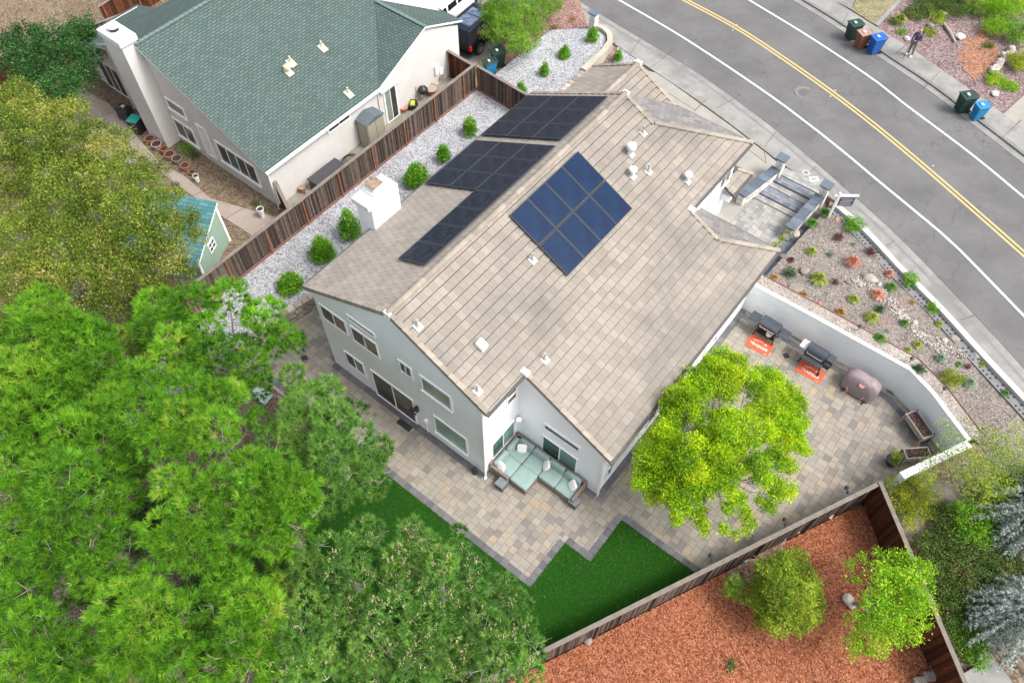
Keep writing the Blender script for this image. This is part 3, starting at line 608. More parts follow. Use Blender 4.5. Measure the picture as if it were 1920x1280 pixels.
mb.prism([(1.62, 14.98), (4.91, 18.42), (.9, 18.42), (-1.45, 16.1), (-1.45, 14.98)], lambda x, y: zN(x, y)-.15, lambda x, y: zN(x, y)-.004)
mb.prism([(6.47, 13.13), (8.57, 15.16), (4.62, 15.16), (4.62, 13.13)], lambda x, y: zN2(x, y)-.15, lambda x, y: zN2(x, y)-.004)
mb.prism([(-3.87, 14.95), (-1.45, 14.95), (-1.45, 18.43), (-3.87, 18.43)], lambda x, y: zgL(x, y)-.15, lambda x, y: zgL(x, y)-.004)
mb.prism([(-1.45, 15.9), (1.05, 18.43), (-1.45, 18.43)], lambda x, y: zgR(x, y)-.15, lambda x, y: zgR(x, y)-.004)
roof = mb.build('roof', M['trim'], house, world=True)
mb = MB()
for p in E_polys: tiles(mb, p, zE, (0, 1), (-1, 0), (8.58, 0))
rbuild('tiles', mb, [M['tile_e'], M['tile_edge_shade']])
mb = MB(); tiles(mb, [(-4.98, 0), (0, 0), (0, 14.94), (-4.98, 14.94)], zW, (0, -1), (1, 0), (-4.98, 0), lift=.045)
tiles(mb, [(-3.87, 14.94), (-1.45, 14.94), (-1.45, 18.43), (-3.87, 18.43)], zgL, (0, -1), (1, 0), (-3.87, 0), lift=.028); rbuild('tiles', mb, [M['tile_w'], M['tile_edge_shade']])
mb = MB(); tiles(mb, [(1.62, 14.98), (4.91, 18.42), (.9, 18.42), (-1.45, 16.1), (-1.45, 14.98)], zN, (1, 0), (0, -1), (0, 18.42)); rbuild('tiles', mb, [M['tile_n'], M['tile_edge_shade']]); mb = MB(); tiles(mb, [(6.47, 13.13), (8.57, 15.16), (4.62, 15.16), (4.62, 13.13)], zN2, (1, 0), (0, -1), (0, 15.16)); rbuild('tiles', mb, [M['tile_n'], M['tile_edge_shade']])
mb = MB(); tiles(mb, [(-1.45, 15.9), (1.05, 18.43), (-1.45, 18.43)], zgR, (0, 1), (-1, 0), (1.05, 0)); rbuild('tiles', mb, [M['tile_e'], M['tile_edge_shade']])
# ridge, hip and barge tiles: overlapping half-round caps
def caps(mb, a, b, rad=.13, L=.38, flat=1.0, lift=0.02):
    a = Vector(a); b = Vector(b); d = b-a; n = max(1, round(d.length/L)); t = d.normalized(); up = Vector((0, 0, 1)); sd = t.cross(up).normalized(); un = sd.cross(t).normalized()
    for k in range(n):
        p = a+d*(k/n); q = a+d*((k+1.06)/n); vs = []
        for c, rr, h in ((p, rad, 0), (q, rad*.86, 0.0)):
            for i in range(7):
                an = math.pi*i/6; vs.append(c+sd*(math.cos(an)*rr)+un*(math.sin(an)*rr*.75*flat+lift+(.02 if rr == rad else 0)))
        fs = [(i, i+7, i+8, i+1) for i in range(6)]+[(6, 5, 4, 3, 2, 1, 0), (7, 8, 9, 10, 11, 12, 13)]; mb.add(vs, fs, r=random.random())
for a_, b_ in [((0, 14.95, ZR), (0, 0, ZR)), ((4.93, 18.46, 5.53), (1.6, 14.98, ZR-SL*1.6)), ((8.6, 15.2, 3.69), (6.47, 13.12, 4.76)), ((-1.45, 18.45, 6.77), (-1.45, 14.9, 6.77))]:
    mb = MB(); caps(mb, a_, b_); rbuild('ridge_caps', mb, M['ridge'])
def barge(mb, a, b, w=.17, h=.12, side=(0, -1)):
    a = Vector(a); b = Vector(b); d = b-a; n = round(d.length/.37); sv = Vector((side[0], side[1], 0))*w
    for k in range(n):
        p = a+d*(k/n); q = a+d*((k+1)/n); z0 = Vector((0, 0, -.17)); hh = Vector((0, 0, .05)); h2 = Vector((0, 0, .09)); o = sv*.12
        vs = [p-o+z0, q-o+z0, q+sv+z0*.2, p+sv+z0*.2, p-o+h2, q-o+hh, q+sv+hh, p+sv+h2]; mb.add(vs, [(3, 2, 1, 0), (4, 5, 6, 7), (0, 1, 5, 4), (1, 2, 6, 5), (2, 3, 7, 6), (3, 0, 4, 7)], r=random.random())
mb = MB(); barge(mb, (-4.98, -.02, zW(-4.98, 0)), (0, -.02, ZR), side=(0, 1)); rbuild('barge_tiles', mb, M['ridge'])
mb = MB(); barge(mb, (4.44, -.02, zE(4.44, 0)), (0, -.02, ZR), side=(0, 1)); rbuild('barge_tiles', mb, M['ridge'])
mb = MB(); barge(mb, (8.58, 2.15, zE(8.58, 0)), (4.46, 2.15, zE(4.46, 0)), side=(0, 1)); rbuild('barge_tiles', mb, M['ridge'])
mb = MB(); barge(mb, (-4.98, 14.96, zW(-4.98, 0)), (0, 14.96, ZR), side=(0, -1)); rbuild('barge_tiles', mb, M['ridge'])
mb = MB(); barge(mb, (1.6, 14.96, zE(1.6, 0)), (0, 14.96, ZR), side=(0, -1)); rbuild('barge_tiles', mb, M['ridge'])
mb = MB(); barge(mb, (6.47, 13.17, zE(6.47, 0)), (4.9, 13.17, zE(4.9, 0)), side=(0, -1)); rbuild('barge_tiles', mb, M['ridge'])
mb = MB(); barge(mb, (-3.87, 18.45, zgL(-3.87, 0)), (-1.45, 18.45, 6.77), side=(0, -1)); rbuild('barge_tiles', mb, M['ridge'])
mb = MB(); barge(mb, (.95, 18.45, zgR(.95, 0)), (-1.45, 18.45, 6.77), side=(0, -1)); rbuild('barge_tiles', mb, M['ridge'])
for x, y0, y1, sgn in [(8.58, 2.1, 15.2, 1), (4.44, -.02, 2.15, 1), (-4.98, 0, 14.95, -1), (4.91, 13.15, 18.45, 1)]:
    z = (zE if x > 0 else zW)(x, 0); a, b = (x+.0, x+.11) if sgn > 0 else (x-.11, x); rbuild('gutter', MB().box(a, y0, z-.14, b, y1, z-.025), M['gutter'])
mb = MB(); mb.box(4.62, 15.16, 3.57, 8.6, 15.27, 3.69); mb.box(.9, 18.42, 5.41, 5.0, 18.53, 5.53)
rbuild('gutter', mb, M['gutter'])
mb = MB(); mb.box(-.14, -.06, ZR-.2, .14, .08, ZR+.07); mb.box(4.3, 2.08, zE(4.42, 0)-.05, 4.62, 2.32, zE(4.42, 0)+.12); mb.box(-.14, 14.88, ZR-.1, .14, 15.06, ZR+.08); mb.box(-1.6, 18.38, 6.65, -1.3, 18.55, 6.9); mb.box(4.82, 13.0, zE(4.9, 0)-.05, 5.08, 13.26, zE(4.9, 0)+.12)
rbuild('mortar_patch', mb, M['trim'])
# vents
def vent(px, kind, plane='E'):
    nz = SL if plane == 'E' else -SL; d = ray(*px); C = Vector(CAM); t = (ZR-nz*C.x-C.z)/(nz*d.x+d.z); p = C+d*t
    ang = math.atan(SL)*(1 if plane == 'E' else -1)
    v = MB(); v.M = Matrix.Translation(p) @ Matrix.Rotation(ang, 4, 'Y')
    v.box(-.16, -.15, .0, .18, .15, .055, bev=.01); o = v.build('roof_vent', M['zinc'], house, world=True)
    u = MB(); u.M = Matrix.Translation(p)
    if kind == 'pipe': u.tube([(0, 0, 0), (0, 0, .42)], .045, 10); u.lathe([(.09, .05), (.05, .16)], 10)
    elif kind == 'cap': u.tube([(0, 0, 0), (0, 0, .45)], .09, 12); u.lathe([(.10, .36), (.19, .38), (.17, .46), (.03, .53)], 14)
    elif kind == 'big': u.lathe([(.16, 0), (.12, .25), (.17, .3), (.22, .42), (.2, .55), (.04, .66)], 14)
    elif kind == 'box': u.cbox((0, 0, .16), (.42, .34, .2), ry=ang, bev=.04)
    q = u.build('vent_pipe' if kind == 'pipe' else 'vent_cowl', M['white' if kind != 'pipe' else 'zinc'], house, world=True); q.parent = o
for px, k in [((783, 612), 'pipe'), ((903, 650), 'box'), ((1021, 674), 'pipe'), ((895, 733), 'pipe'), ((998, 488), 'pipe'), ((1182, 290), 'big'), ((1185, 331), 'cap'), ((1215, 322), 'pipe'), ((1205, 250), 'pipe'), ((1288, 340), 'cap')]: vent(px, k)
# --- windows and doors
def window(name, plane, c0, u0, u1, z0, z1, panes, fr=.055, parent=None, sill=False, out=.05, vert=False, fm='trim', hdoor=False):
    # plane 'y': wall facing -Y at y=c0, u along x ; 'x': wall facing +X at x=c0, u along y
    par = parent or house
    def bx(mb, ua, ub, za, zb, d0, d1):
        if plane == 'y': mb.box(ua, c0-d1, za, ub, c0-d0, zb)
        elif plane == 'x': mb.box(c0+d0, ua, za, c0+d1, ub, zb)
        return mb
    f = MB()
    bx(f, u0-fr, u1+fr, z1, z1+fr, -.02, out); bx(f, u0-fr, u1+fr, z0-fr, z0, -.02, out+(.05 if sill else 0)); bx(f, u0-fr, u0, z0, z1, -.02, out); bx(f, u1, u1+fr, z0, z1, -.02, out)
    n = len(panes); wd = (u1-u0)/n; th = .022
    for i in range(1, n): bx(f, u0+i*wd-th, u0+i*wd+th, z0, z1, -.01, out-.012)
    fo = f.build(name, M[fm], par, world=True)
    for i, g in enumerate(panes):
        p = bx(MB(), u0+i*wd+(th if i else 0), u0+(i+1)*wd-(th if i < n-1 else 0), z0, z1, .003, .014); q = p.build('pane', M[g], par, world=True); q.parent = fo
    return fo
window('window', 'y', .1, -4.37, -2.98, 3.82, 4.78, ['gdark', 'gbrown']); window('window', 'y', .1, -2.62, -1.22, 5.3, 5.54, ['gblind']); window('window', 'y', .1, -2.62, -1.24, 3.8, 4.8, ['gdark', 'gbrown'])
window('window', 'y', .1, -3.6, -2.55, 1.03, 2.02, ['gdark', 'gblind']); window('window', 'y', .1, .02, .56, 4.13, 4.82, ['gdark', 'gdark'], fr=.09); window('window', 'y', .1, 1.14, 2.56, 3.82, 4.82, ['gblind'], fr=.1, sill=True); window('window', 'y', .1, 1.52, 3.2, .76, 2.14, ['ggreen'], fr=.06, sill=True)
window('sliding_door', 'y', .1, -2.0, .3, .06, 2.06, ['gdark', 'gbrown'], fr=.06)
window('window', 'x', 4.13, 1.56, 2.06, 3.85, 4.85, ['gdark'], fr=.07); window('sliding_door', 'x', 4.13, .6, 1.97, .7, 2.0, ['gteal', 'ggreen'])
window('window', 'y', 2.27, 5.5, 7.12, 2.58, 2.9, ['gteal'], fr=.09); window('sliding_door', 'y', 2.27, 5.48, 7.12, .4, 1.86, ['gteal', 'ggreen'])
for y0, y1, z0, z1 in [(2.8, 3.1, .75, 1.5), (5.8, 6.4, .65, 1.7), (10.6, 11.6, .5, 1.0)]: window('window', 'x', 8.27, y0, y1, z0, z1, ['gteal'])
window('window', 'x', 4.6, 16.85, 17.75, 3.5, 4.25, ['gdark', 'gbrown'], sill=True)
# rails between slider panels, muntins
mb = MB(); mb.box(4.15, 1.54, 4.33, 4.2, 2.08, 4.37); mb.build('muntin', M['trim'], house, world=True)
# wall lantern, downpipes, speaker, hose bib
mb = MB(); mb.box(.5, -.02, 1.45, .62, .1, 1.85); mb.lathe([(.10, 1.78), (.04, 1.9)], 6, c=(.56, -.1, 0)); mb.box(.52, -.14, 1.4, .60, -.06, 1.46); mb.box(.47, -.19, 1.42, .485, -.175, 1.8); mb.box(.635, -.19, 1.42, .65, -.175, 1.8); mb.build('wall_lantern', M['black'], house, world=True)
for q_ in [[(4.22, .02, 5.4), (4.22, .02, .1), (4.3, -.1, .06)], [(8.36, 2.2, 3.4), (8.36, 2.2, .1)], [(8.4, 14.9, 3.5), (8.4, 14.95, 1.9)], [(4.75, 15.6, 5.3), (4.75, 15.6, 2.0)]]: MB().tube(q_, .045, 8).build('downpipe', M['trim'], house, world=True)
mb = MB(); mb.cbox((4.3, 2.12, 2.05), (.22, .2, .26), rz=R(40), rx=R(20)); mb.build('outdoor_speaker', M['trim'], house, world=True)
mb = MB(); mb.tube([(1.0, .04, .1), (1.0, .04, .55), (1.0, .06, 1.05)], .02, 6); mb.box(.93, -.03, 1.0, 1.07, .1, 1.2); mb.build('conduit_box', M['trim'], house, world=True)
# porch roof and meter box on the entry side
mb = MB(); zp = lambda x, y: 3.45-.5*(x-4.6); pp = [(4.6, 17.4), (5.2, 17.4), (5.2, 19.2), (4.6, 18.7)]; tiles(mb, pp, zp, (0, 1), (-1, 0), (5.2, 0)); mb.build('porch_roof', [M['tile_e'], M['tile_edge_shade']], house, world=True)
mb = MB(); mb.prism(pp, lambda x, y: zp(x, y)-.14, lambda x, y: zp(x, y)-.004); mb.box(5.2, 17.4, 3.0, 5.3, 19.2, 3.12); mb.prism([(4.6, 18.7), (5.2, 19.2), (4.0, 19.2), (4.0, 18.7)], lambda x, y: 3.15, lambda x, y: 3.2); mb.build('porch_gutter', M['gutter'], house, world=True)
mb = MB(); caps(mb, (5.22, 19.22, 3.14), (4.6, 18.72, 3.46), rad=.1); mb.build('porch_hip', M['ridge'], house, world=True)
q_ = at(1364, 366, 2.6); mb = MB(); mb.box(q_.x-.22, q_.y-.16, 2.35, q_.x+.22, q_.y+.16, 2.7, bev=.02); mb.build('porch_lamp_box', M['trim'], house, world=True)
# chimney
mb = MB(); mb.box(-5.62, 3.85, -.2, -4.7, 5.42, 6.8); ch = mb.build('chimney', M['stucco'], house, world=True)
mb = MB(); mb.box(-5.75, 3.74, 6.74, -4.78, 5.52, 7.0, bev=.03); c2 = mb.build('chimney_crown', M['white'], house, world=True); c2.parent = ch
mb = MB(); mb.box(-5.6, 4.3, 7.0, -4.92, 5.0, 7.15, bev=.03); mb.box(-5.52, 4.38, 7.15, -5.0, 4.92, 7.33, bev=.02); c3 = mb.build('flue_base', M['white'], house, world=True); c3.parent = ch
mb = MB(); mb.box(-5.48, 4.42, 7.33, -5.04, 4.88, 7.40); mb.box(-5.54, 4.36, 7.40, -4.98, 4.94, 7.43); c4 = mb.build('flue_cap', M['chimcap'], house, world=True); c4.parent = ch
# ================================================================ SOLAR PANELS
PWY, PLS = 1.12, 1.635; kS = 1/math.hypot(1, SL)
pm = MB(); pm.box(0, 0, 0, 1, 1, 1)
def panel_proto(gm):
    root = thing('solar_panel', 'x', 'solar panel')
    f = MB(); L, Wd = PLS-.035, PWY-.005
    f.box(0, 0, 0, L, .03, .04); f.box(0, Wd-.03, 0, L, Wd, .04); f.box(0, .03, 0, .03, Wd-.03, .04); f.box(L-.03, .03, 0, L, Wd-.03, .04); f.build('frame', M['frameg'] if gm == 'panel' else M['black'], root)
    g = MB(); g.box(.03, .03, .01, L-.03, Wd-.03, .037); g.build('glass', M[gm], root)
    return root
pW = panel_proto('panel'); pE = panel_proto('panelb'); used = {pW: 0, pE: 0}
def put_panel(proto, x, y, sgn, label, group):
    o = proto if not used[proto] else copy_tree(proto); used[proto] = 1
    z = ZR-SL*abs(x)+.13; o.location = (x, y, z)
    # local X runs down-slope (E) or up-slope (W): from x towards +x
    o.rotation_euler = (0, math.atan(SL)*(1 if sgn > 0 else -1), 0); tag(o, label, 'solar panel', group)
gx = lambda i, x0: x0+i*PLS*kS
cw = ['column nearest the eave', 'middle column', 'column nearest the ridge']; rw_ = ['row nearest the rear', 'middle row', 'row nearest the street']
for i in range(3):
    for j in range(3):
        put_panel(pW, gx(i, -4.9), 11.0+j*1.15, -1, 'dark solar panel of the front west array, %s, %s' % (cw[i], rw_[j]), 'solar panels of the front west array')
        put_panel(pW, gx(i, -4.83), 7.1+j*1.15, -1, 'dark solar panel of the middle west array, %s, %s' % (cw[i], rw_[j]), 'solar panels of the middle west array')
for j in range(4): put_panel(pW, gx(2, -4.83), 7.1-(j+1)*1.15, -1, 'dark solar panel in the single west row, %s' % ['touching the middle array', 'second from the middle array', 'second from the rear end', 'at the rear end'][j], 'solar panels of the single west row')
for i in range(2):
    for j in range(4): put_panel(pE, .42+i*PLS*kS, 6.33+j*1.125, 1, 'blue solar panel of the east array, %s, %s' % (['upper column', 'lower column'][i], ['row nearest the rear', 'second row from the rear', 'second row from the street', 'row nearest the street'][j]), 'solar panels of the east array')
# ================================================================ NEIGHBOUR'S HOUSE
nh = thing('house', 'off-white stucco house with green shingle roof behind the long fence', 'house', (-17, 5, .36))
ns = .43; zm = lambda x: 6.53-ns*(-21.35-x)*-1 if x > -21.35 else 6.53-.43*(-21.35-x)
zmE = lambda x, y: 6.53-ns*(x+21.35); zmW = lambda x, y: 6.53+ns*(x+21.35)
gprofN = lambda x0, x1, top, y0, y1, xs: gprof(x0, x1, top, y0, y1, .2, xs)
def nb(name, mb, m): return mb.build(name, M[m] if isinstance(m, str) else m, nh, world=True)
nb('wall', gprof(-25.5, -13.5, lambda x: 6.53-ns*abs(x+21.35)-.12, 4.85, 19.1, .2, (-21.35,)), 'nstucco')
# east gable wall (profile in y)
pts = [(12.5, .2), (19.1, .2), (19.1, 3.2), (16.4, 4.45), (12.5, 2.9)]
mb = MB(); n = 5; vs = [(-13.5, p[0], p[1]) for p in pts]+[(-13.42, p[0], p[1]) for p in pts]; mb.add(vs, [list(range(n-1, -1, -1)), list(range(n, 2*n))]+[(i, (i+1) % n, (i+1) % n+n, i+n) for i in range(n)]); nb('wall', mb, 'nstucco')
nb('wall', MB().box(-29, 5.2, .2, -25.4, 9, 3.1), 'nstucco')
def shing(name, poly3, ax_e, m='shingle', t=.12):
    # poly3 list of 3D pts (planar); ax_e: unit plan vector along eave
    o = Vector(poly3[0]); nrm = None
    for i in range(1, len(poly3)-1):
        c = (Vector(poly3[i])-o).cross(Vector(poly3[i+1])-o)
        if c.length > 1e-4: nrm = c.normalized(); break
    if nrm.z < 0: poly3 = poly3[::-1]; nrm = -nrm
    e = Vector((*ax_e, 0)); u = nrm.cross(e)
    uv = [((Vector(p)).dot(e), (Vector(p)).dot(u)) for p in poly3]; n = len(poly3)
    tris = geometry.tessellate_polygon([[Vector((a, b, 0)) for a, b in uv]])
    mb = MB(); vs = [tuple(p) for p in poly3]+[(p[0], p[1], p[2]-t) for p in poly3]
    fs = [];
    for tr in tris:
        tr = list(tr); a, b, c = [Vector(poly3[k]) for k in tr]
        if (b-a).cross(c-a).z < 0: tr = tr[::-1]
        fs.append(tr)
    mb.add(vs, fs, 0, uv=uv+uv); mb.hasuv = True
    for i in range(n): j = (i+1) % n; mb.f.append([i+n, j+n, j, i]); mb.m.append(1); mb.r.append(.5); mb.uv.append([(0, 0)]*4)
    for tr in fs: mb.f.append([k+n for k in tr[::-1]]); mb.m.append(1); mb.r.append(.5); mb.uv.append([(0, 0)]*3)
    return mb
sh2 = [M['shingle'], M['trim']]
yN = 19.3; p3 = lambda x, y, f: (x, y, f(x, y))
nr = nb('roof', shing('r', [p3(-13.28, 4.62, zmE), p3(-13.28, 12.57, zmE), (-16.95, 16.4, zmE(-16.95, 0)), (-21.35, 16.4, zmE(-21.35, 0)), (-21.35, 4.62, 6.53)], (0, 1)), sh2)
zc = lambda x, y: 4.66-.405*abs(y-16.4)
def nsub(name, mb, m): o = mb.build(name, m, nh, world=True); o.parent = nr; return o
nsub('roof_slope', shing('r', [(-13.28, 12.57, 3.08), (-13.28, 16.4, 4.66), (-16.95, 16.4, 4.66)], (1, 0)), sh2)
nsub('roof_slope', shing('r', [(-13.28, 16.4, 4.66), (-13.28, 19.35, zc(0, 19.35)), (-21.35, 19.35, zc(0, 19.35)), (-21.35, 16.4, 4.66)], (1, 0)), sh2)
nsub('roof_slope', shing('r', [(-16.95, 16.4, 4.66), (-21.35, 16.4, 6.53), (-21.35, 19.35, 6.53), (-16.95, 19.35, 4.6)], (0, 1)), sh2)
nsub('roof_slope', shing('r', [(-21.35, 4.62, 6.53), (-21.35, 22, 6.53), (-25.7, 22, zmW(-25.7, 0)), (-25.7, 4.62, zmW(-25.7, 0))], (0, 1)), sh2)
nsub('roof_slope', shing('r', [(-25.5, 4.95, 4.2), (-25.5, 9.2, 4.2), (-29.4, 9.2, 2.95), (-29.4, 4.95, 2.95)], (0, 1)), sh2)
mb = MB(); caps(mb, (-21.35, 4.65, 6.52), (-21.35, 22, 6.52), rad=.12, L=.3, flat=.3); caps(mb, (-13.3, 16.4, 4.66), (-16.9, 16.4, 4.66), rad=.12, L=.3, flat=.3); nsub('ridge_shingles', mb, M['shingle2'] if False else plain('shingle_ridge', (.12, .18, .165), .9))
mb = MB(); mb.box(-13.28, 4.62, 2.93, -13.18, 12.5, 3.03); mb.build('gutter', M['trim'], nh, world=True).parent = nr
# chimney
mb = MB(); mb.box(-22.95, 4.0, .2, -21.35, 4.85, 7.0); nch = nb('chimney', mb, 'nstucco')
mb = MB(); mb.box(-23.03, 3.93, 6.72, -21.27, 4.93, 7.02, bev=.02); mb.build('chimney_crown', M['white'], nh, world=True).parent = nch
mb = MB(); mb.lathe([(.22, 7.02), (.22, 7.2)], 16, c=(-22.3, 4.45, 0)); mb.lathe([(.30, 7.22), (.30, 7.28), (.05, 7.36)], 18, mi=1, c=(-22.3, 4.45, 0)); mb.build('chimney_cowl', [M['black'], M['white']], nh, world=True).parent = nch
for (px, pz) in [((540, 135), 'big'), ((604, 90), 'pipe'), ((653, 176), 'pipe'), ((545, 118), 'pipe')]:
    d = ray(*px); t = (6.53-ns*21.35-ns*CAM[0]-CAM[2])/(ns*d.x+d.z); p = Vector(CAM)+d*t; u = MB(); u.M = Matrix.Translation(p)
    u.cbox((.05, 0, .02), (.5, .36, .04), ry=math.atan(ns))
    if pz == 'big': u.lathe([(.14, 0), (.12, .2), (.2, .25), (.18, .38), (.03, .46)], 12)
    else: u.tube([(0, 0, 0), (0, 0, .4)], .05, 8)
    u.build('roof_vent', M['vpaint'], nh, world=True).parent = nr
for a in [(-20.9, -19.6, 2.85, 3.4, ['gbrown']), (-21.1, -19.6, .9, 2.0, ['gdark', 'gbrown']), (-17.45, -14.6, 1.2, 2.45, ['gdark', 'gteal', 'gdark', 'gdark'])]: window('window', 'y', 4.85, *a, fr=.12, parent=nh, sill=True)
window('sliding_door', 'y', 5.2, -28.2, -26.3, .4, 2.2, ['gdark', 'gbrown', 'gdark'], parent=nh); window('window', 'x', -13.5, 8.95, 10.4, 2.45, 2.85, ['gdark', 'gdark'], parent=nh, fr=.09)
window('door', 'x', -13.42, 12.95, 13.75, .42, 2.45, ['gblind', 'gdark'], parent=nh, fr=.1)
mb = MB(); mb.box(-18.8, 4.78, .95, -18.74, 4.84, 2.9); mb.box(-18.1, 4.78, .95, -18.04, 4.84, 2.9); mb.box(-18.8, 4.78, 2.9, -18.04, 4.84, 2.96); mb.box(-18.8, 4.78, .9, -18.04, 4.84, .95)
for i in range(11):
    for sg in (1, -1): mb.cbox((-18.42, 4.80, 1.1+i*.17), (.03, .02, .78), ry=sg*.95)
nb('lattice', mb, 'trim')
mb = MB(); mb.tube([(-13.4, 4.78, 2.95), (-13.4, 4.78, .5), (-13.3, 4.7, .42)], .045, 8); nb('downpipe', mb, 'trim')
mb = MB(); mb.box(-13.5, 16.9, 1.2, -13.3, 17.2, 1.75); mb.box(-13.5, 17.3, .8, -13.36, 17.6, 1.3); nb('meter_box', mb, 'trim')
mb = MB(); mb.box(-13.42, 12.6, 2.68, -13.2, 14.05, 2.74); nb('door_flashing', mb, 'trim')
# shed with teal roof
shd = thing('shed', 'pale green garden shed with teal shingle roof under the olive tree', 'shed', (-13.78, 1.8, .36), 0)
ea = Vector((-.91, -.41))*3.9; eb = Vector((.45, -.89))*2.7; A0 = Vector((-13.7, 1.75)); c4s = [A0, A0+ea, A0+ea+eb, A0+eb]
zs = lambda x, y: 2.95-.36*((Vector((x, y))-A0).dot(eb)/eb.length_squared)*2.7
mb = MB().prism([tuple(p) for p in c4s], .2, lambda x, y: zs(x, y)-.1); mb.build('wall', M['shedgreen'], shd, world=True)
o0 = A0-ea*.03-eb*.05; oc = [o0, o0+ea*1.06, o0+ea*1.06+eb*1.12, o0+eb*1.12]
shing('s', [(p.x, p.y, zs(p.x, p.y)) for p in oc], tuple(ea.normalized())).build('roof', [M['shingle2'], M['trim']], shd, world=True)
wn = (-ea).normalized(); 
def shedwin():
    mb = MB(); c = A0+eb*.5; ang = math.atan2(eb.y, eb.x); mb.M = Matrix.Translation((c.x, c.y, 1.55)) @ Matrix.Rotation(ang, 4, 'Z')
    for q in [(-.3, -.3, .3, -.24), (-.3, .24, .3, .3), (-.3, -.24, -.24, .24), (.24, -.24, .3, .24), (-.02, -.24, .02, .24), (-.24, -.02, .24, .02)]: mb.box(q[0], -.0, q[1], q[2], .05, q[3])
    f = mb.build('window', M['trim'], shd, world=True); g = MB(); g.M = mb.M; g.box(-.24, -.005, -.24, .24, .025, .24); q = g.build('pane', M['gdark'], shd, world=True); q.parent = f
    t = MB(); 
    for c in (A0, A0+eb): t.M = Matrix.Translation((c.x, c.y, 0)); t.box(-.06, -.06, .3, .06, .06, zs(c.x, c.y)-.1)
    t.build('corner_trim', M['trim'], shd, world=True)
shedwin()
# ================================================================ FENCES AND WALLS
def fence(name, label, P, z0f, h, board='fence', cap=True, kick=True, side=1, bw=.14, posts=2.4, redposts=True, kickside=None, thing_loc=None):
    a, b = Vector(P[0]), Vector(P[1]); d = b-a; L = d.length; ang = math.atan2(d.y, d.x)
    root = thing(name, label, 'fence', (a.x, a.y, z0f), ang); r = random.Random(int(L*100))
    mb = MB(); n = int(L/bw)
    for i in range(n):
        j = r.uniform(-.012, .012); rr = r.random()*.93; x = i*bw
        mb.box(x+.004, -.012+j*.4, .0, x+bw-.004, .012+j*.4, h-.04+j, r=rr)
        if i % 2 == 0: mb.box(x+bw-.03, -.032 if side < 0 else .012, .02, x+bw+.03, -.012 if side < 0 else .032, h-.05, r=r.random()*.93)
    mb.build('board_panel', M[board], root)
    k = 0.2
    while k < L:
        p = MB(); y = side*.06; p.box(k-.045, y-.045, -.2, k+.045, y+.045, h-.03); p.build('post', M['postwood'] if redposts else M[board], root); k += posts
    if cap: c = MB(); c.box(-.05, -.085, h-.035, L+.05, .085, h+.01); c.build('cap_rail', M['caprail'], root)
    if kick: c = MB(); y = side*.04; c.box(0, y-.03, -.02, L, y+.03, .2); c.build('kickboard', M['kick'], root)
    return root
fence('wooden_fence', 'long weathered board fence between white gravel strip and the green roofed house', [(-11.2, -5), (-11.2, 17.95)], .62, 1.78, side=-1)
fence('wooden_fence', 'short board fence running from the long fence corner toward the solar roof', [(-11.1, 17.95), (-4.0, 17.6)], .62, 1.7, side=-1)
fence('wooden_gate', 'brown board gate beside the two bins at the neighbour driveway', [(-13.4, 18.1), (-11.3, 18.0)], .4, 1.75, board='fence2', kick=False, side=-1, redposts=False)
fence('wooden_fence', 'short reddish fence joining the off-white house corner to the long fence', [(-13.35, 5.0), (-11.3, 4.1)], .4, 1.7, kick=False, side=-1)
fence('wooden_fence', 'low dark board fence between the paved patio and the orange mulch', [tuple(fS), tuple(fB)], -.4, 1.95, side=-1, kick=False, redposts=False)
fence('wooden_fence', 'brown board fence between the orange mulch and the blue cedars', [tuple(fB), (22.6, 3.72)], -.4, 2.0, board='fence2', kick=False, side=-1, redposts=False, bw=.2)
fA2 = at(208, 62, .4); fB2 = at(318, -12, .4)
fence('wooden_fence', 'red brown fence at the far top left behind the green roof', [tuple(fA2[:2]), tuple(fB2[:2])], .3, 1.9, board='fence2', kick=False, side=-1)
fence('wooden_fence', 'dark fence half hidden below the olive tree and the dark tree', [(-34, -3), (-30.5, 9)], .3, 1.8, board='fence2', kick=False)
for i, q in enumerate([(13.4, 2.2), (14.9, 5.2), (16.2, 7.9)]):
    t = thing('fence_light', ['small black lamp on the patio fence nearest the lawn', 'small black lamp on the patio fence midway along the dark fence', 'small black lamp on the patio fence nearest the white wall'][i], 'lamp', (q[0]-.0, q[1]+.02, 1.3)); 
    MB().box(-.05, -.05, .12, .05, .05, .2).tube([(0, 0, .2), (-.12, .08, .27)], .02, 6).build('bracket', M['black'], t); MB().lathe([(.03, .16), (.08, .22), (.09, .3), (.02, .36)], 10, c=(-.12, .08, 0)).build('lamp_head', M['black'], t)
# white retaining wall of the patio
rw = thing('retaining_wall', 'curving white stucco retaining wall with pebble cap behind the grills', 'wall', (12, 14.5, 0))
inner = [(8.27, 14.37), (11.3, 14.45), (15.8, 14.5), (16.95, 14.02), (18.98, 12.78)]; 
def offp(P, d): return [tuple(v) for v in offs([Vector(p) for p in P], d)]
o2 = offp(inner, .18); o3 = offp(inner, .78)
MB().prism(inner+o2[::-1], -.3, 1.8).build('wall_face', M['stucco'], rw, world=True)
MB().prism(offp(inner, -.02)+offp(inner, .16)[::-1], 1.8, 1.86).build('coping', M['trim'], rw, world=True)
MB().prism(o2+o3[::-1], 1.2, 1.82).build('pebble_cap', M['pebblecap'], rw, world=True)
MB().prism(o3+offp(inner, .82)[::-1], 1.2, 1.86).build('edging', M['kick'], rw, world=True)
rw2 = thing('retaining_wall', 'short white wall end between the planters and the yellow green shrub', 'wall', (17.6, 10.3, 0))
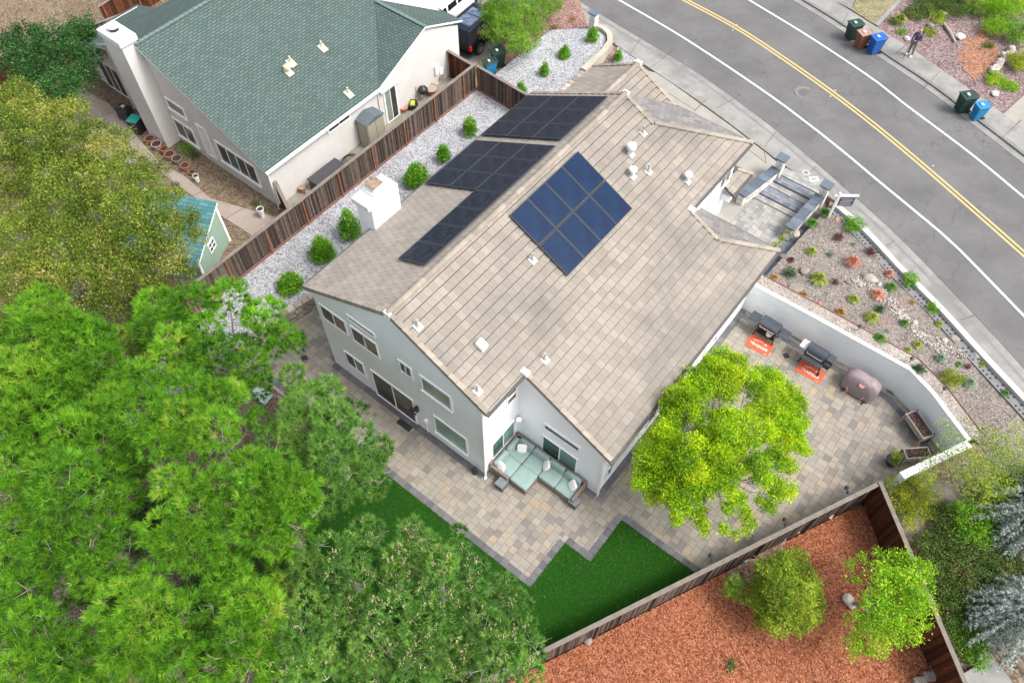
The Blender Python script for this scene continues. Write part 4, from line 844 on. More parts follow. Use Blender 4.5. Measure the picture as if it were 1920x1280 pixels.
MB().prism([(17.42, 9.75), (18.98, 12.78), (19.2, 12.66), (17.64, 9.64)], -.3, 1.8).build('wall_face', M['stucco'], rw2, world=True); MB().prism([(17.40, 9.73), (18.96, 12.76), (19.24, 12.62), (17.67, 9.60)], 1.8, 1.86).build('coping', M['trim'], rw2, world=True)
# block retaining walls beside the gravel strip
def blockwall(label, P, z0, z1, hb=.22, thick=.32, m='blockwall2', L=.42):
    t = thing('block_wall', label, 'wall', (P[0][0], P[0][1], z0)); mb = MB(); r = random.Random(9)
    for a, b in zip(P[:-1], P[1:]):
        a = Vector(a); b = Vector(b); d = b-a; n = max(1, round(d.length/L)); ang = math.atan2(d.y, d.x); k = 0; z = z0
        while z < z1-.01:
            for i in range(n):
                c = a+d*((i+.5+(.25 if k % 2 else 0))/n); mb.cbox((c.x, c.y, z+hb/2), (d.length/n-.015, thick+r.uniform(-.03, .03), hb-.01), rz=ang+r.uniform(-.05, .05), r=r.random(), bev=.03)
            z += hb; k += 1
    mb.build('blocks', M[m], t, world=True); return t
blockwall('stacked block retaining wall between white gravel and patio beside the pines', [(-8.15, -6), (-7.95, .3), (-7.6, 2.2), (-7.35, 12), (-7.2, 20)], 0, .75)
bw = blockwall('low tan block wall curving round the white gravel near the street', [(-7.2, 20), (-7.3, 23)], -.1, .78, L=.4)
cv = [(-7.3, 23.0), (-7.35, 25.2), (-7.55, 26.1), (-8.0, 26.7), (-8.6, 26.95), (-9.3, 26.9)]
MB().prism(offp(cv, .17)+offp(cv, -.17)[::-1], -.3, .92).build('curved_wall', M['blockwall'], bw, world=True)
# pillars
def pillar(par, c, z0, h, cap='slate', w=.42):
    mb = MB(); r = random.Random(4); z = z0; k = 0
    while z < z0+h-.01:
        hh = .14; n = 2; 
        for i in range(n):
            for j in range(n): mb.box(c[0]-w/2+i*w/2+.006+(.01 if k % 2 else 0), c[1]-w/2+j*w/2+.006, z, c[0]-w/2+(i+1)*w/2-.006, c[1]-w/2+(j+1)*w/2-.006+(.01 if (k+i) % 2 else 0), z+hh-.008, r=.3+.7*r.random())
        z += hh; k += 1
    p = mb.build('pillar', M['stonepale'], par, world=True); q = MB().box(c[0]-w/2-.09, c[1]-w/2-.09, z, c[0]+w/2+.09, c[1]+w/2+.09, z+.07, bev=.015).build('pillar_cap', M[cap], par, world=True); q.parent = p
M['stonepale'] = rndmat('pale_stone', [(0, (.45, .43, .40)), (1, (.72, .70, .66))], nscale=6, bmp=.5)
sp = thing('stone_pillar', 'pale stone pillar with blue grey cap at the gravel corner by the street', 'pillar', (-9.2, 26.8, .3)); pillar(sp, (-9.25, 26.75), .2, 1.55)
for (pc, wl2, lab) in [((5.64, 22.05), [(5.57, 21.85), (5.1, 19.1)], 'slate topped stone wall and pillar on the house side of the entry steps'), ((8.25, 21.72), [(8.18, 21.5), (8.02, 18.6)], 'slate topped stone wall and pillar between entry steps and planting bed')]:
    t = thing('entry_wall', lab, 'wall', (pc[0], pc[1], 1)); pillar(t, pc, .8, 1.45, w=.4)
    a, b = Vector(wl2[0]), Vector(wl2[1]); d = b-a; ang = math.atan2(d.y, d.x); n = 7; c = (a+b)/2
    mb = MB(); r = random.Random(2)
    for k in range(6):
        for i in range(9): p = a+d*((i+.5)/9); mb.cbox((p.x, p.y, .75+k*.16), (d.length/9-.012, .34+r.uniform(-.02, .02), .15), rz=ang, r=r.random())
    mb.build('stone_face', M['stonepale'], t, world=True); mb = MB()
    for i in range(n): p = a+d*((i+.5)/n); mb.cbox((p.x, p.y, 1.74), (d.length/n-.008, .50, .07), rz=ang, r=r.random())
    mb.build('cap_slabs', M['slate'], t, world=True)
# hollow-block toe wall of the planting bed, pale kerb strip on top
bs = thing('kerb_wall', 'pale kerb strip along the pavement edge of the planting bed', 'wall', (10, 22, 1.1))
st = [p for p in s1 if p.x > 8.9]; A = offp(st, -.02); B = offp(st, -.30)
MB().prism(A+B[::-1], Tf(-.5), Tf(.13)).build('kerb_strip', M['curbwhite'], bs, world=True)
hb = thing('hollow_block_wall', 'grey hollow block edging with square holes beside the pale kerb strip', 'wall', (12, 20.5, 1.1)); mb = MB(); mh = MB()
C1 = resamp([Vector(p) for p in offp(st, -.47)], 1)[0:0] or [Vector(p) for p in offp(st, -.5)]
MB().prism(offp(st, -.31)+offp(st, -.74)[::-1], Tf(-.6), Tf(-.04)).build('block_course', M['walkgrey'], hb, world=True)
Ln = sum((C1[i+1]-C1[i]).length for i in range(len(C1)-1)); Q = resamp(C1, int(Ln/.21))
for i, p in enumerate(Q[:-1]):
    t = (Q[i+1]-p).normalized(); nn = Vector((-t.y, t.x)); 
    for s_ in (-.11, .11):
        c = p+nn*s_+t*(.05 if s_ > 0 else -.02)
        if i % 5 != 4: mh.cbox((c.x, c.y, TZ(c.x)-.06), (.09, .09, .05), rz=math.atan2(t.y, t.x)+.1)
mh.build('block_holes', M['rubber'], hb, world=True)
# ================================================================ OBJECTS
def cushion(mb, c, size, rz=0, rx=0, ry=0, p=.18):
    # soft pillow-like box: superellipsoid grid
    old = mb.M; mb.M = old @ Matrix.Translation(c) @ Matrix.Rotation(rz, 4, 'Z') @ Matrix.Rotation(ry, 4, 'Y') @ Matrix.Rotation(rx, 4, 'X')
    nu, nv = 20, 10; vs = []; fs = []; sg = lambda v, e: math.copysign(abs(v)**e, v)
    for j in range(nv+1):
        ph = -math.pi/2+math.pi*j/nv
        for i in range(nu):
            th = 2*math.pi*i/nu; vs.append((size[0]/2*sg(math.cos(ph), .35)*sg(math.cos(th), p), size[1]/2*sg(math.cos(ph), .35)*sg(math.sin(th), p), size[2]/2*sg(math.sin(ph), .6)))
    for j in range(nv):
        for i in range(nu): i2 = (i+1) % nu; fs.append((j*nu+i, j*nu+i2, (j+1)*nu+i2, (j+1)*nu+i))
    mb.add(vs, fs); mb.M = old; return mb
# --- L sofa
sx, sy = 4.45, .3
sofa = thing('outdoor_sofa', 'brown wicker corner sofa with sage green cushions in the house nook', 'sofa', (5.9, 1.4, 0))
fr = MB(); fr.box(4.42, .42, .05, 5.32, 2.1, .3, bev=.02).box(4.42, 1.22, .05, 7.9, 2.14, .3, bev=.02).box(5.36, .42, .05, 6.2, 1.24, .3, bev=.02)
fr.box(4.34, .34, .04, 4.46, 2.2, .72, bev=.03).box(4.34, 2.1, .04, 8.0, 2.22, .72, bev=.03).box(4.36, .3, .04, 5.34, .44, .62, bev=.03).box(7.86, 1.2, .04, 8.0, 2.2, .62, bev=.03)
# offset so that it sits clear of the wall jog
fr.v = [(v[0]-.18, v[1], v[2]) for v in fr.v]; fr.build('frame', M['wicker'], sofa, world=True)
for c, s_ in [((4.72, .86), (.86, .82)), ((4.72, 1.66), (.86, .82)), ((5.58, .84), (.86, .86)), ((5.58, 1.66), (.84, .86)), ((6.42, 1.66), (.84, .86)), ((7.25, 1.66), (.84, .86))]:
    cushion(MB(), (c[0], c[1], .40), (s_[0], s_[1], .2)).build('seat_cushion', M['cushion'], sofa, world=True, smooth=True)
for c, s_, rx, ry in [((4.42, .84), (.2, .82, .42), 0, -.2), ((4.42, 1.62), (.2, .76, .42), 0, -.2), ((4.85, 1.98), (.72, .2, .42), -.2, 0), ((5.62, 1.98), (.8, .2, .42), -.2, 0), ((6.42, 1.98), (.8, .2, .42), -.2, 0), ((7.22, 1.98), (.78, .2, .42), -.2, 0)]:
    cushion(MB(), (c[0], c[1], .66), s_, rx=rx, ry=ry).build('back_cushion', M['cushion'], sofa, world=True, smooth=True)
for c, rz, rx, lab in [((4.62, .56, .62), .25, .5, 'white pillow at the armrest end of the sofa beside the small chaise table'), ((4.78, 1.74, .66), .9, .5, 'white pillow in the inner corner of the sofa'), ((6.05, 1.76, .66), -.5, .6, 'white pillow in the middle of the long sofa side'), ((7.4, 1.72, .66), -.2, .6, 'white pillow at the far right end of the sofa')]:
    mb = MB(); cushion(mb, (0, 0, 0), (.42, .13, .42), rx=-rx, p=.5); o = mb.build('throw_pillow', M['pillow'], smooth=True); o.location = c; o.rotation_euler = (0, 0, rz-math.pi/8); tag(o, lab, 'pillow', 'white throw pillows on the sofa')
for i, (px, lab) in enumerate([((940, 912), 'dark grey wicker cube table at the left end of the sofa'), ((1076, 945), 'dark grey wicker cube table at the right end of the sofa')]):
    p = at(*px, 0); t = thing('side_table', lab, 'side table', (p.x, p.y, 0), 0, 'cube side tables by the sofa')
    MB().box(-.19, -.19, 0, .19, .19, .40, bev=.02).build('base', M['cube'], t); MB().box(-.205, -.205, .40, .205, .205, .43, bev=.01).build('table_top', plain('cube_top', (.16, .18, .19), .6), t)
# doormat, drains
dm = thing('doormat', 'black slatted doormat outside the rear sliding door', 'doormat', (-.06, -.2, 0))
mb = MB()
for i in range(7): mb.box(-.37, -.24+i*.07, .004, .37, -.19+i*.07, .022)
mb.box(-.37, -.24, .0065, .37, .23, .012); mb.build('slats', M['rubber'], dm)
for px, lab in [((571, 671), 'small black drain grate in the paving near the pines'), ((1474, 667), 'black drain grate between the two orange mats')]:
    p = at(*px); t = thing('drain_grate', lab, 'drain', (p.x, p.y, 0), R(-32)); mb = MB()
    mb.box(-.13, -.13, .003, .13, .13, .008)
    for i in range(4): mb.box(-.13, -.13+i*.075, .008, .13, -.095+i*.075, .014)
    mb.build('grate', M['black'], t)
hz = thing('hose_pot', 'small black coiled item standing at the rear wall corner', 'hose reel', (3.78, -.12, 0)); MB().lathe([(.09, 0), (.12, .1), (.07, .2), (.1, .3), (.05, .42), (.08, .5), (.02, .56)], 12).build('body', M['black'], hz); MB().tube([(-.1, 0, .2), (-.16, -.04, .32), (-.08, -.06, .42)], .025, 6).build('coil', M['black'], hz)
# --- writing
def text(s, size, m, parent, loc, rz=0, name='lettering', ext=.002, rx=0, sx=1):
    cu = bpy.data.curves.new('t', 'FONT'); cu.body = s; cu.size = size; cu.align_x = 'CENTER'; cu.align_y = 'CENTER'; cu.extrude = ext; cu.offset = size*.012
    o = bpy.data.objects.new('t', cu); sc.collection.objects.link(o); bpy.context.view_layer.update()
    me = bpy.data.meshes.new_from_object(o.evaluated_get(bpy.context.evaluated_depsgraph_get())); me.materials.clear(); me.materials.append(m)
    bpy.data.objects.remove(o); o = bpy.data.objects.new(name, me); link(o, parent); o.location = loc; o.rotation_euler = (rx, 0, rz); o.scale = (sx, 1, 1); return o
def floor_mat(corners, lab):
    P = [at(*c) for c in corners]; c = sum(P, Vector())/4; e = (P[1]-P[0]+P[2]-P[3])/2; f = (P[3]-P[0]+P[2]-P[1])/2; L, Wd = e.length, f.length; ang = math.atan2(e.y, e.x)
    t = thing('grill_mat', lab, 'mat', (c.x, c.y, .004), ang, 'orange mats in front of the grills'); MB().box(-L/2, -Wd/2, .004, L/2, Wd/2, .018, bev=.004).build('mat_sheet', M['matred'], t)
    text('TRAEGER', .20, M['white'], t, (0, -.10, .02), sx=1.05); text('wood fired grills', .05, M['white'], t, (L*.36, -Wd*.42, .02), name='small_lettering', sx=.5)
    # mountain and flame emblem above the word
    mb = MB(); z = .019
    def stroke(pts, w):
        for a, b in zip(pts[:-1], pts[1:]):
            a = Vector(a); b = Vector(b); n_ = Vector((-(b-a).y, (b-a).x)).normalized()*w; mb.prism([tuple(a-n_), tuple(b-n_), tuple(b+n_), tuple(a+n_)], z, z+.002)
    stroke([(-.38, .07), (-.2, .12), (-.08, .19), (.0, .125), (.05, .16), (.10, .12)], .010); stroke([(-.3, .06), (-.12, .12), (-.05, .10)], .008); mb.prism([(.16, .07), (.30, .07), (.32, .12), (.27, .11), (.25, .17), (.21, .11), (.17, .15)], z, z+.002)
    mb.build('emblem', M['white'], t).location = (0, .05, 0); return t
floor_mat([(1396, 646), (1437, 669), (1453, 648), (1410, 625)], 'orange TRAEGER mat in front of the flat griddle near the house'); floor_mat([(1490, 694), (1535, 720), (1550, 700), (1504, 675)], 'orange TRAEGER mat in front of the barrel pellet grill')
def wheel(mb, c, r, w, axis='x', mi=0):
    old = mb.M; mb.M = old @ Matrix.Translation(c) @ (Matrix.Rotation(R(90), 4, 'Y') if axis == 'x' else Matrix.Rotation(R(90), 4, 'X')); mb.lathe([(r*.8, -w/2), (r, -w*.35), (r, w*.35), (r*.8, w/2)], 18, mi); mb.M = old; return mb
# --- flat griddle: frame of local x along the wall
def gloc(px, z=0): p = at(*px, z); return (p.x, p.y, 0)
gd = thing('griddle', 'black flat top griddle with two folding side shelves nearest the house', 'grill', gloc((1444, 632)), R(-1.5))
gd.location = (9.92, 13.62, 0)
MB().box(-.48, -.3, .72, .48, .32, .92, bev=.02).build('body', M['black'], gd); MB().box(-.47, -.31, .92, .47, .31, 1.02, bev=.04).build('lid', M['grill'], gd)
MB().box(-1.0, -.27, .84, -.52, .27, .88, bev=.015).build('side_shelf', M['grill'], gd); MB().box(.52, -.27, .84, .98, .27, .88, bev=.015).build('side_shelf', M['grill'], gd)
MB().tube([(-.36, -.33, .93), (-.36, -.40, .94), (.36, -.40, .94), (.36, -.33, .93)], .018, 8).build('handle', M['steel'], gd)
for sx_ in (-1, 1): MB().tube([(sx_*.5, -.28, 0), (sx_*.4, -.24, .76)], .03, 8).build('leg', M['black'], gd); MB().tube([(sx_*.5, .28, 0), (sx_*.4, .26, .76)], .03, 8).build('leg', M['black'], gd)
MB().lathe([(.10, .3), (.14, .36), (.14, .56), (.08, .62)], 14, c=(.15, -.12, 0)).build('gas_bottle', M['white'], gd); MB().box(-.42, -.26, .26, .42, .26, .30).build('lower_shelf', M['black'], gd)
for i in range(4): wheel(MB(), (-.3+i*.2, -.32, .80), .03, .04, 'y').build('knob', M['steel'], gd)
# --- pellet grill
pg = thing('pellet_grill', 'black barrel pellet grill with white side shelf between griddle and covered grill', 'grill', (12.28, 13.62, 0), R(-1.5))
mb = MB(); n = 14; prof = [(math.cos(math.pi*k/n)*.30, .88+math.sin(math.pi*k/n)*.30) for k in range(n+1)]+[(-.26, .62), (.26, .62)]
mb.add([(-.46, y, z) for y, z in prof]+[(.46, y, z) for y, z in prof], [list(range(len(prof))), list(range(2*len(prof)-1, len(prof)-1, -1))]+[(i, i+len(prof), (i+1) % len(prof)+len(prof), (i+1) % len(prof)) for i in range(len(prof))]); mb.build('barrel', M['grill'], pg)
MB().tube([(-.36, -.29, .93), (-.36, -.38, .94), (.36, -.38, .94), (.36, -.29, .93)], .018, 8).build('handle', M['steel'], pg)
MB().box(-.8, -.2, .86, -.48, .3, .90, bev=.02).build('side_shelf', M['white'], pg); MB().box(.47, -.18, .58, .82, .26, .98, bev=.02).build('hopper', M['grill'], pg)
MB().box(.5, -.36, .6, .78, -.18, .86, bev=.01).build('control_box', M['black'], pg); MB().box(-.46, -.56, .68, .46, -.32, .71, bev=.01).build('front_shelf', M['grill'], pg)
for a, b in [(-.5, -.38), (-.5, .3), (.5, .3)]: MB().tube([(a, b, .08), (a*.8, b*.7, .64)], .035, 8).build('leg', M['black'], pg)
MB().tube([(.5, -.42, .1), (.42, -.25, .64)], .035, 8).build('leg', M['black'], pg)
for a, b in [(.5, -.44), (.5, .3)]: wheel(MB(), (a+.06, b, .1), .10, .05).build('wheel', M['rubber'], pg)
# --- covered grill
cg = thing('covered_grill', 'grill under a mauve grey fabric cover at the bend of the white wall', 'grill', (14.55, 13.58, 0), R(-3))
mb = MB(); nu = 32; lv = [(.07, .74, .42), (.3, .76, .44), (.62, .78, .42), (.82, .77, .36), (.98, .66, .30), (1.08, .5, .22), (1.12, .3, .12)]; vs = []; fs = []; rr = random.Random(8)
for z, a, b in lv:
    for i in range(nu):
        th = 2*math.pi*i/nu; q = .45; wv = 1+.03*math.sin(th*7+z*5)+.02*math.sin(th*13-z*9); x = a*math.copysign(abs(math.cos(th))**q, math.cos(th))*wv; y = b*math.copysign(abs(math.sin(th))**q, math.sin(th))*wv; vs.append((x, y, z+.012*math.sin(i*2.3)))
for j in range(len(lv)-1):
    for i in range(nu): i2 = (i+1) % nu; fs.append((j*nu+i, j*nu+i2, (j+1)*nu+i2, (j+1)*nu+i))
fs.append(tuple((len(lv)-1)*nu+i for i in range(nu))); mb.add(vs, fs); mb.build('fabric_cover', M['cover'], cg, smooth=True)
mb = MB()
for x in (-.4, .4): mb.tube([(x, -.46, .08), (x, -.475, .4), (x, -.46, .64), (x, -.40, .85), (x, -.33, 1.0), (x*.95, -.235, 1.1), (x*.8, -.1, 1.14), (x*.8, .1, 1.14), (x*.95, .235, 1.1), (x, .33, 1.0)], .014, 6)
mb.build('piping', M['coverpipe'], cg); MB().lathe([(.12, 0), (.13, .004), (.12, .008)], 18, c=(0, 0, 0)).build('badge', M['coverpipe'], cg).location = (.05, -.37, .93); cg.children[-1].rotation_euler = (R(52), 0, 0); cg.children[-1].scale = (1, .45, 1)
for x in (.5, -.5): wheel(MB(), (x, -.46, .09), .09, .05).build('wheel', M['rubber'], cg)
# --- raised planters and pot
def planter(px4, lab, top=.78):
    P = [at(*c, top) for c in px4]; c = sum(P, Vector())/4; e = (P[1]-P[0]+P[2]-P[3])/2; f = (P[3]-P[0]+P[2]-P[1])/2; L, Wd = e.length, f.length; t = thing('raised_planter', lab, 'planter', (c.x, c.y, 0), math.atan2(e.y, e.x))
    mb = MB(); th = .04
    for q in [(-L/2, -Wd/2, L/2, -Wd/2+th), (-L/2, Wd/2-th, L/2, Wd/2), (-L/2, -Wd/2+th, -L/2+th, Wd/2-th), (L/2-th, -Wd/2+th, L/2, Wd/2-th)]: mb.box(q[0], q[1], top-.3, q[2], q[3], top)
    mb.build('box', M['planter'], t); MB().box(-L/2+th, -Wd/2+th, top-.28, L/2-th, Wd/2-th, top-.05).build('soil', M['darksoil'], t)
    for a in (-1, 1):
        for b in (-1, 1): MB().box(a*(L/2-.03)-.03, b*(Wd/2+.01)-.03, 0, a*(L/2-.03)+.03, b*(Wd/2+.01)+.03, top+.03).build('leg', M['black' if b > 0 else 'planter'], t)
planter([(1701, 775), (1732, 826), (1752, 811), (1717, 768)], 'long raised wooden planter with bare dark soil against the white wall'); planter([(1693, 845), (1707, 866), (1742, 850), (1740, 832)], 'raised wooden planter with dark soil and pale stones beside the round potted shrub')
# --- wheelie bins
def bin_(lab, px, mbody, mlid, rz, s=1.0, grp=None, sheet=True, z=None):
    p = atT(*px, .02) if z is None else at(*px, z); t = thing('wheelie_bin', lab, 'bin', tuple(p), rz, grp); h = 1.0*s; w0, w1, d0, d1 = .24*s, .30*s, .26*s, .36*s
    mb = MB(); mb.add([(-w0, -d0, .04), (w0, -d0, .04), (w0, d0, .04), (-w0, d0, .04), (-w1, -d1, h), (w1, -d1, h), (w1, d1, h), (-w1, d1, h)], [(3, 2, 1, 0), (4, 5, 6, 7), (0, 1, 5, 4), (1, 2, 6, 5), (2, 3, 7, 6), (3, 0, 4, 7)]); mb.box(-.14*s, -d1*.93-.02, .55*s, .14*s, -d1*.8, .60*s); mb.build('body', mbody, t, bevel=.02)
    MB().box(-w1-.03, -d1-.05, h, w1+.03, d1+.03, h+.05*s, bev=.02).box(-w1*.7, -d1*.6, h+.05*s, w1*.7, d1*.6, h+.08*s, bev=.02).build('lid', mlid, t); MB().tube([(-w1*.8, d1+.03, h-.02), (-w1*.8, d1+.09, h), (w1*.8, d1+.09, h), (w1*.8, d1+.03, h-.02)], .016, 6).build('handle', mbody, t)
    for a in (-1, 1): wheel(MB(), (a*(w0+.03), d0+.02, .12), .12, .05).build('wheel', M['rubber'], t)
    MB().box(-.10*s, -.12*s, h+.081*s, .10*s, .0, h+.088*s).build('label_plate', M['white'], t); MB().box(-.08*s, -d1*.86-.012, .72*s, .08*s, -d1*.86, .745*s).build('front_label', M['white'], t); return t
rs = R(-34)
bin_('dark green wheelie bin at the kerb left of the brown one', (1594, 72), M['bin_green'], M['bin_green'], rs, 1.02, 'bins out on the street'); bin_('brown wheelie bin with faded pink lid at the kerb', (1611, 88), M['bin_brown'], M['bin_pink'], rs, .98, 'bins out on the street'); bin_('bright blue wheelie bin at the kerb nearest the standing person', (1636, 98), M['bin_blue'], M['bin_blue'], rs, 1.02, 'bins out on the street')
bin_('dark green wheelie bin beside the light blue one further down the kerb', (1800, 208), M['bin_green'], M['bin_green'], rs-.1, 1.06, 'bins out on the street'); bin_('small light blue wheelie bin further down the kerb', (1828, 222), M['bin_sky'], M['bin_sky'], rs-.1, .9, 'bins out on the street')
bin_('blue wheelie bin with dark lid beside the wooden gate', (919, 141), M['bin_sky'], M['bin_green'], R(-25), .95, 'bins beside the gate', z=.25); bin_('dark green wheelie bin under the pink budding bush by the gate', (934, 124), M['bin_green'], M['bin_green'], R(-25), 1.05, 'bins beside the gate', z=.25)
# --- manhole, utility covers, reflectors
p = atT(1508, 174); mb = MB(); mb.lathe([(.34, 0), (.34, .008)], 28); t = thing('manhole_cover', 'round grey manhole cover in the near traffic lane', 'manhole', (p.x, p.y, TZ(p.x)+.002)); mb.build('cover', M['patch'], t)
mb = MB(); ring = [(math.cos(a*.2618)*.56*(1+.05*math.sin(a*2)), math.sin(a*.2618)*.56) for a in range(24)]; mb.prism(ring, .0, .003); o = mb.build('asphalt_collar', plain('collar', (.17, .165, .16), .9), t)
for px, rad, lab in [((1511, 324), .2, 'small round pale utility cover in the pavement by the entry')]:
    p = atT(*px, .11); t = thing('utility_cover', lab, 'utility cover', tuple(p)); MB().lathe([(rad, 0), (rad, .01)], 20).build('rim', M['curbwhite'], t); MB().lathe([(rad*.65, .01), (rad*.65, .014)], 20).build('plate', M['walkgrey'], t)
p = atT(1526, 336, .11); t = thing('utility_cover', 'square pale utility box lid in the pavement by the entry', 'utility cover', tuple(p), R(45)); MB().box(-.26, -.19, 0, .26, .19, .012, bev=.01).build('plate', M['curbwhite'], t); MB().box(-.12, -.06, .012, .12, .06, .016).build('label_area', M['sidewalk'], t)
for px, lab in [((1381, 47), 'upper'), ((1374, 57), 'upper'), ((1566, 170), 'middle'), ((1557, 181), 'middle'), ((1749, 311), 'lower'), ((1738, 321), 'lower')]:
    lab = 'small pale reflector %s the double yellow line, %s pair' % ('beyond' if px in ((1381, 47), (1566, 170), (1749, 311)) else 'on the near side of', lab)
    p = atT(*px); o = MB().box(-.05, -.05, 0, .05, .05, .018, bev=.012).build('road_reflector', M['potpale']); o.location = (p.x, p.y, TZ(p.x)+.005); tag(o, lab, 'road reflector', 'raised reflectors beside the double yellow line')
# --- for sale sign
p = atB(1553, 408); t = thing('sale_sign', 'white wooden post with hanging dark sign panel at the planting bed corner', 'sign', tuple(p), R(38))
MB().box(-.05, -.05, 0, .05, .05, 1.75).build('post', M['white'], t); MB().box(-.22, -.045, 1.50, .95, .045, 1.60).build('arm', M['white'], t)
q = MB().box(.12, -.012, .85, .85, .012, 1.42).build('sign_panel', M['signdark'], t)
mb = MB()
for i in range(5): mb.box(.18+.02*(i % 2), -.016, .93+i*.095, .79-.05*(i % 3), -.012, .965+i*.095)
w2 = mb.build('lettering', M['purplecloth'] if False else plain('sign_text', (.4, .4, .45), .6), t); w2.parent = q
# --- person with tripod
def person():
    base = Vector(atT(1705, 104, .104)); t = thing('person', 'person in purple sweater and grey trousers with white shoes holding a controller', 'person', tuple(base), R(-20))
    # faces -Y locally
    J = {'pel': (0, 0, .93), 'sp': (0, .0, 1.15), 'ch': (0, -.01, 1.35), 'nk': (0, -.01, 1.50), 'hd': (0, -.05, 1.60), 'ht': (0, -.07, 1.72),
         'sl': (-.19, 0, 1.42), 'el': (-.27, -.05, 1.15), 'wl': (-.10, -.28, 1.12), 'sr': (.19, 0, 1.42), 'er': (.27, -.05, 1.15), 'wr': (.10, -.28, 1.12),
         'hl': (-.10, 0, .90), 'kl': (-.13, -.03, .50), 'al': (-.15, 0, .09), 'fl': (-.17, -.17, .04), 'hr': (.10, 0, .90), 'kr': (.12, -.03, .50), 'ar': (.14, .02, .09), 'fr': (.16, -.15, .04)}
    return t, J
def body_mesh(t, name, chains, m, sub=1):
    # continuous tapered surface: metaball-like union through remesh of joined tubes
    mb = MB()
    for pts, rad in chains: 
        P = [Vector(p) for p in pts]; mb.tube(P, rad, 12)
        for p, r_ in zip(P, rad):
            prof = [(r_*math.cos(a), r_*math.sin(a)) for a in [k*math.pi/10-math.pi/2 for k in range(1, 10)]]; mb.lathe(prof, 12, c=tuple(p))
    o = mb.build(name, m, t, smooth=True); md = o.modifiers.new('remesh', 'REMESH'); md.mode = 'VOXEL'; md.voxel_size = .014; md.use_smooth_shade = True
    sm = o.modifiers.new('smooth', 'SMOOTH'); sm.iterations = 4; return o
pt, J = person()
body_mesh(pt, 'body', [([(0, -.02, 1.45), (0, -.03, 1.56)], [.06, .055]), ([(0, -.05, 1.60), (0, -.06, 1.68)], [.085, .095]), ([(0, -.15, 1.63), (0, -.14, 1.66)], [.018, .014]), ([(-.10, -.28, 1.12), (-.06, -.33, 1.13)], [.03, .034]), ([(.10, -.28, 1.12), (.06, -.33, 1.13)], [.03, .034])]
    +[([(sx_*.05, -.34, 1.12), (sx_*(.0+i*.012), -.38-.006*i, 1.105+i*.012)], [.011, .009]) for sx_ in (-1, 1) for i in range(4)]+[([(sx_*.07, -.32, 1.15), (sx_*.03, -.36, 1.17)], [.012, .010]) for sx_ in (-1, 1)]
    +[([(sx_*.095, -.05, 1.62), (sx_*.1, -.05, 1.65)], [.018, .018]) for sx_ in (-1, 1)], M['skin'])
body_mesh(pt, 'sweater', [([(0, 0, .94), (0, .0, 1.12), (0, -.01, 1.32), (0, -.01, 1.44)], [.155, .15, .165, .10])]+[([(sx_*.08, 0, 1.38), (sx_*.19, 0, 1.40), (sx_*.27, -.04, 1.16), (sx_*.12, -.25, 1.12)], [.10, .075, .055, .042]) for sx_ in (-1, 1)], M['purplecloth'])
body_mesh(pt, 'trousers', [([(0, 0, .88), (0, 0, .97)], [.14, .15])]+[([J['h'+s_], J['k'+s_], J['a'+s_]], [.105, .075, .058]) for s_ in 'lr'], M['khaki'])
for s_ in 'lr': body_mesh(pt, 'shoe', [([(J['a'+s_][0], J['a'+s_][1]+.02, .05), (J['f'+s_][0], J['f'+s_][1], .045)], [.05, .05])], M['white'])
body_mesh(pt, 'hair', [([(0, -.03, 1.68), (0, -.01, 1.64)], [.098, .09])], M['hair'])
mb = MB(); mb.box(-.10, -.40, 1.12, .10, -.34, 1.15, bev=.008); o = mb.build('controller', M['black']); o.location = pt.location; o.rotation_euler = pt.rotation_euler; tag(o, 'small dark handheld controller in the hands of the person', 'controller')
tp = thing('tripod', 'black tripod standing on the pavement in front of the person', 'tripod', tuple(atT(1692, 104, .104)), R(-20)); q = (.12, .02, 1.12)
for f in [(-.34, -.18, 0), (.28, -.3, 0), (.2, .3, 0)]: MB().tube([q, f], [.016, .011], 6).build('leg', M['black'], tp)
MB().lathe([(.03, 1.08), (.045, 1.12), (.03, 1.2), (.05, 1.22), (.02, 1.26)], 10, c=(.12, .02, 0)).build('head', M['black'], tp)
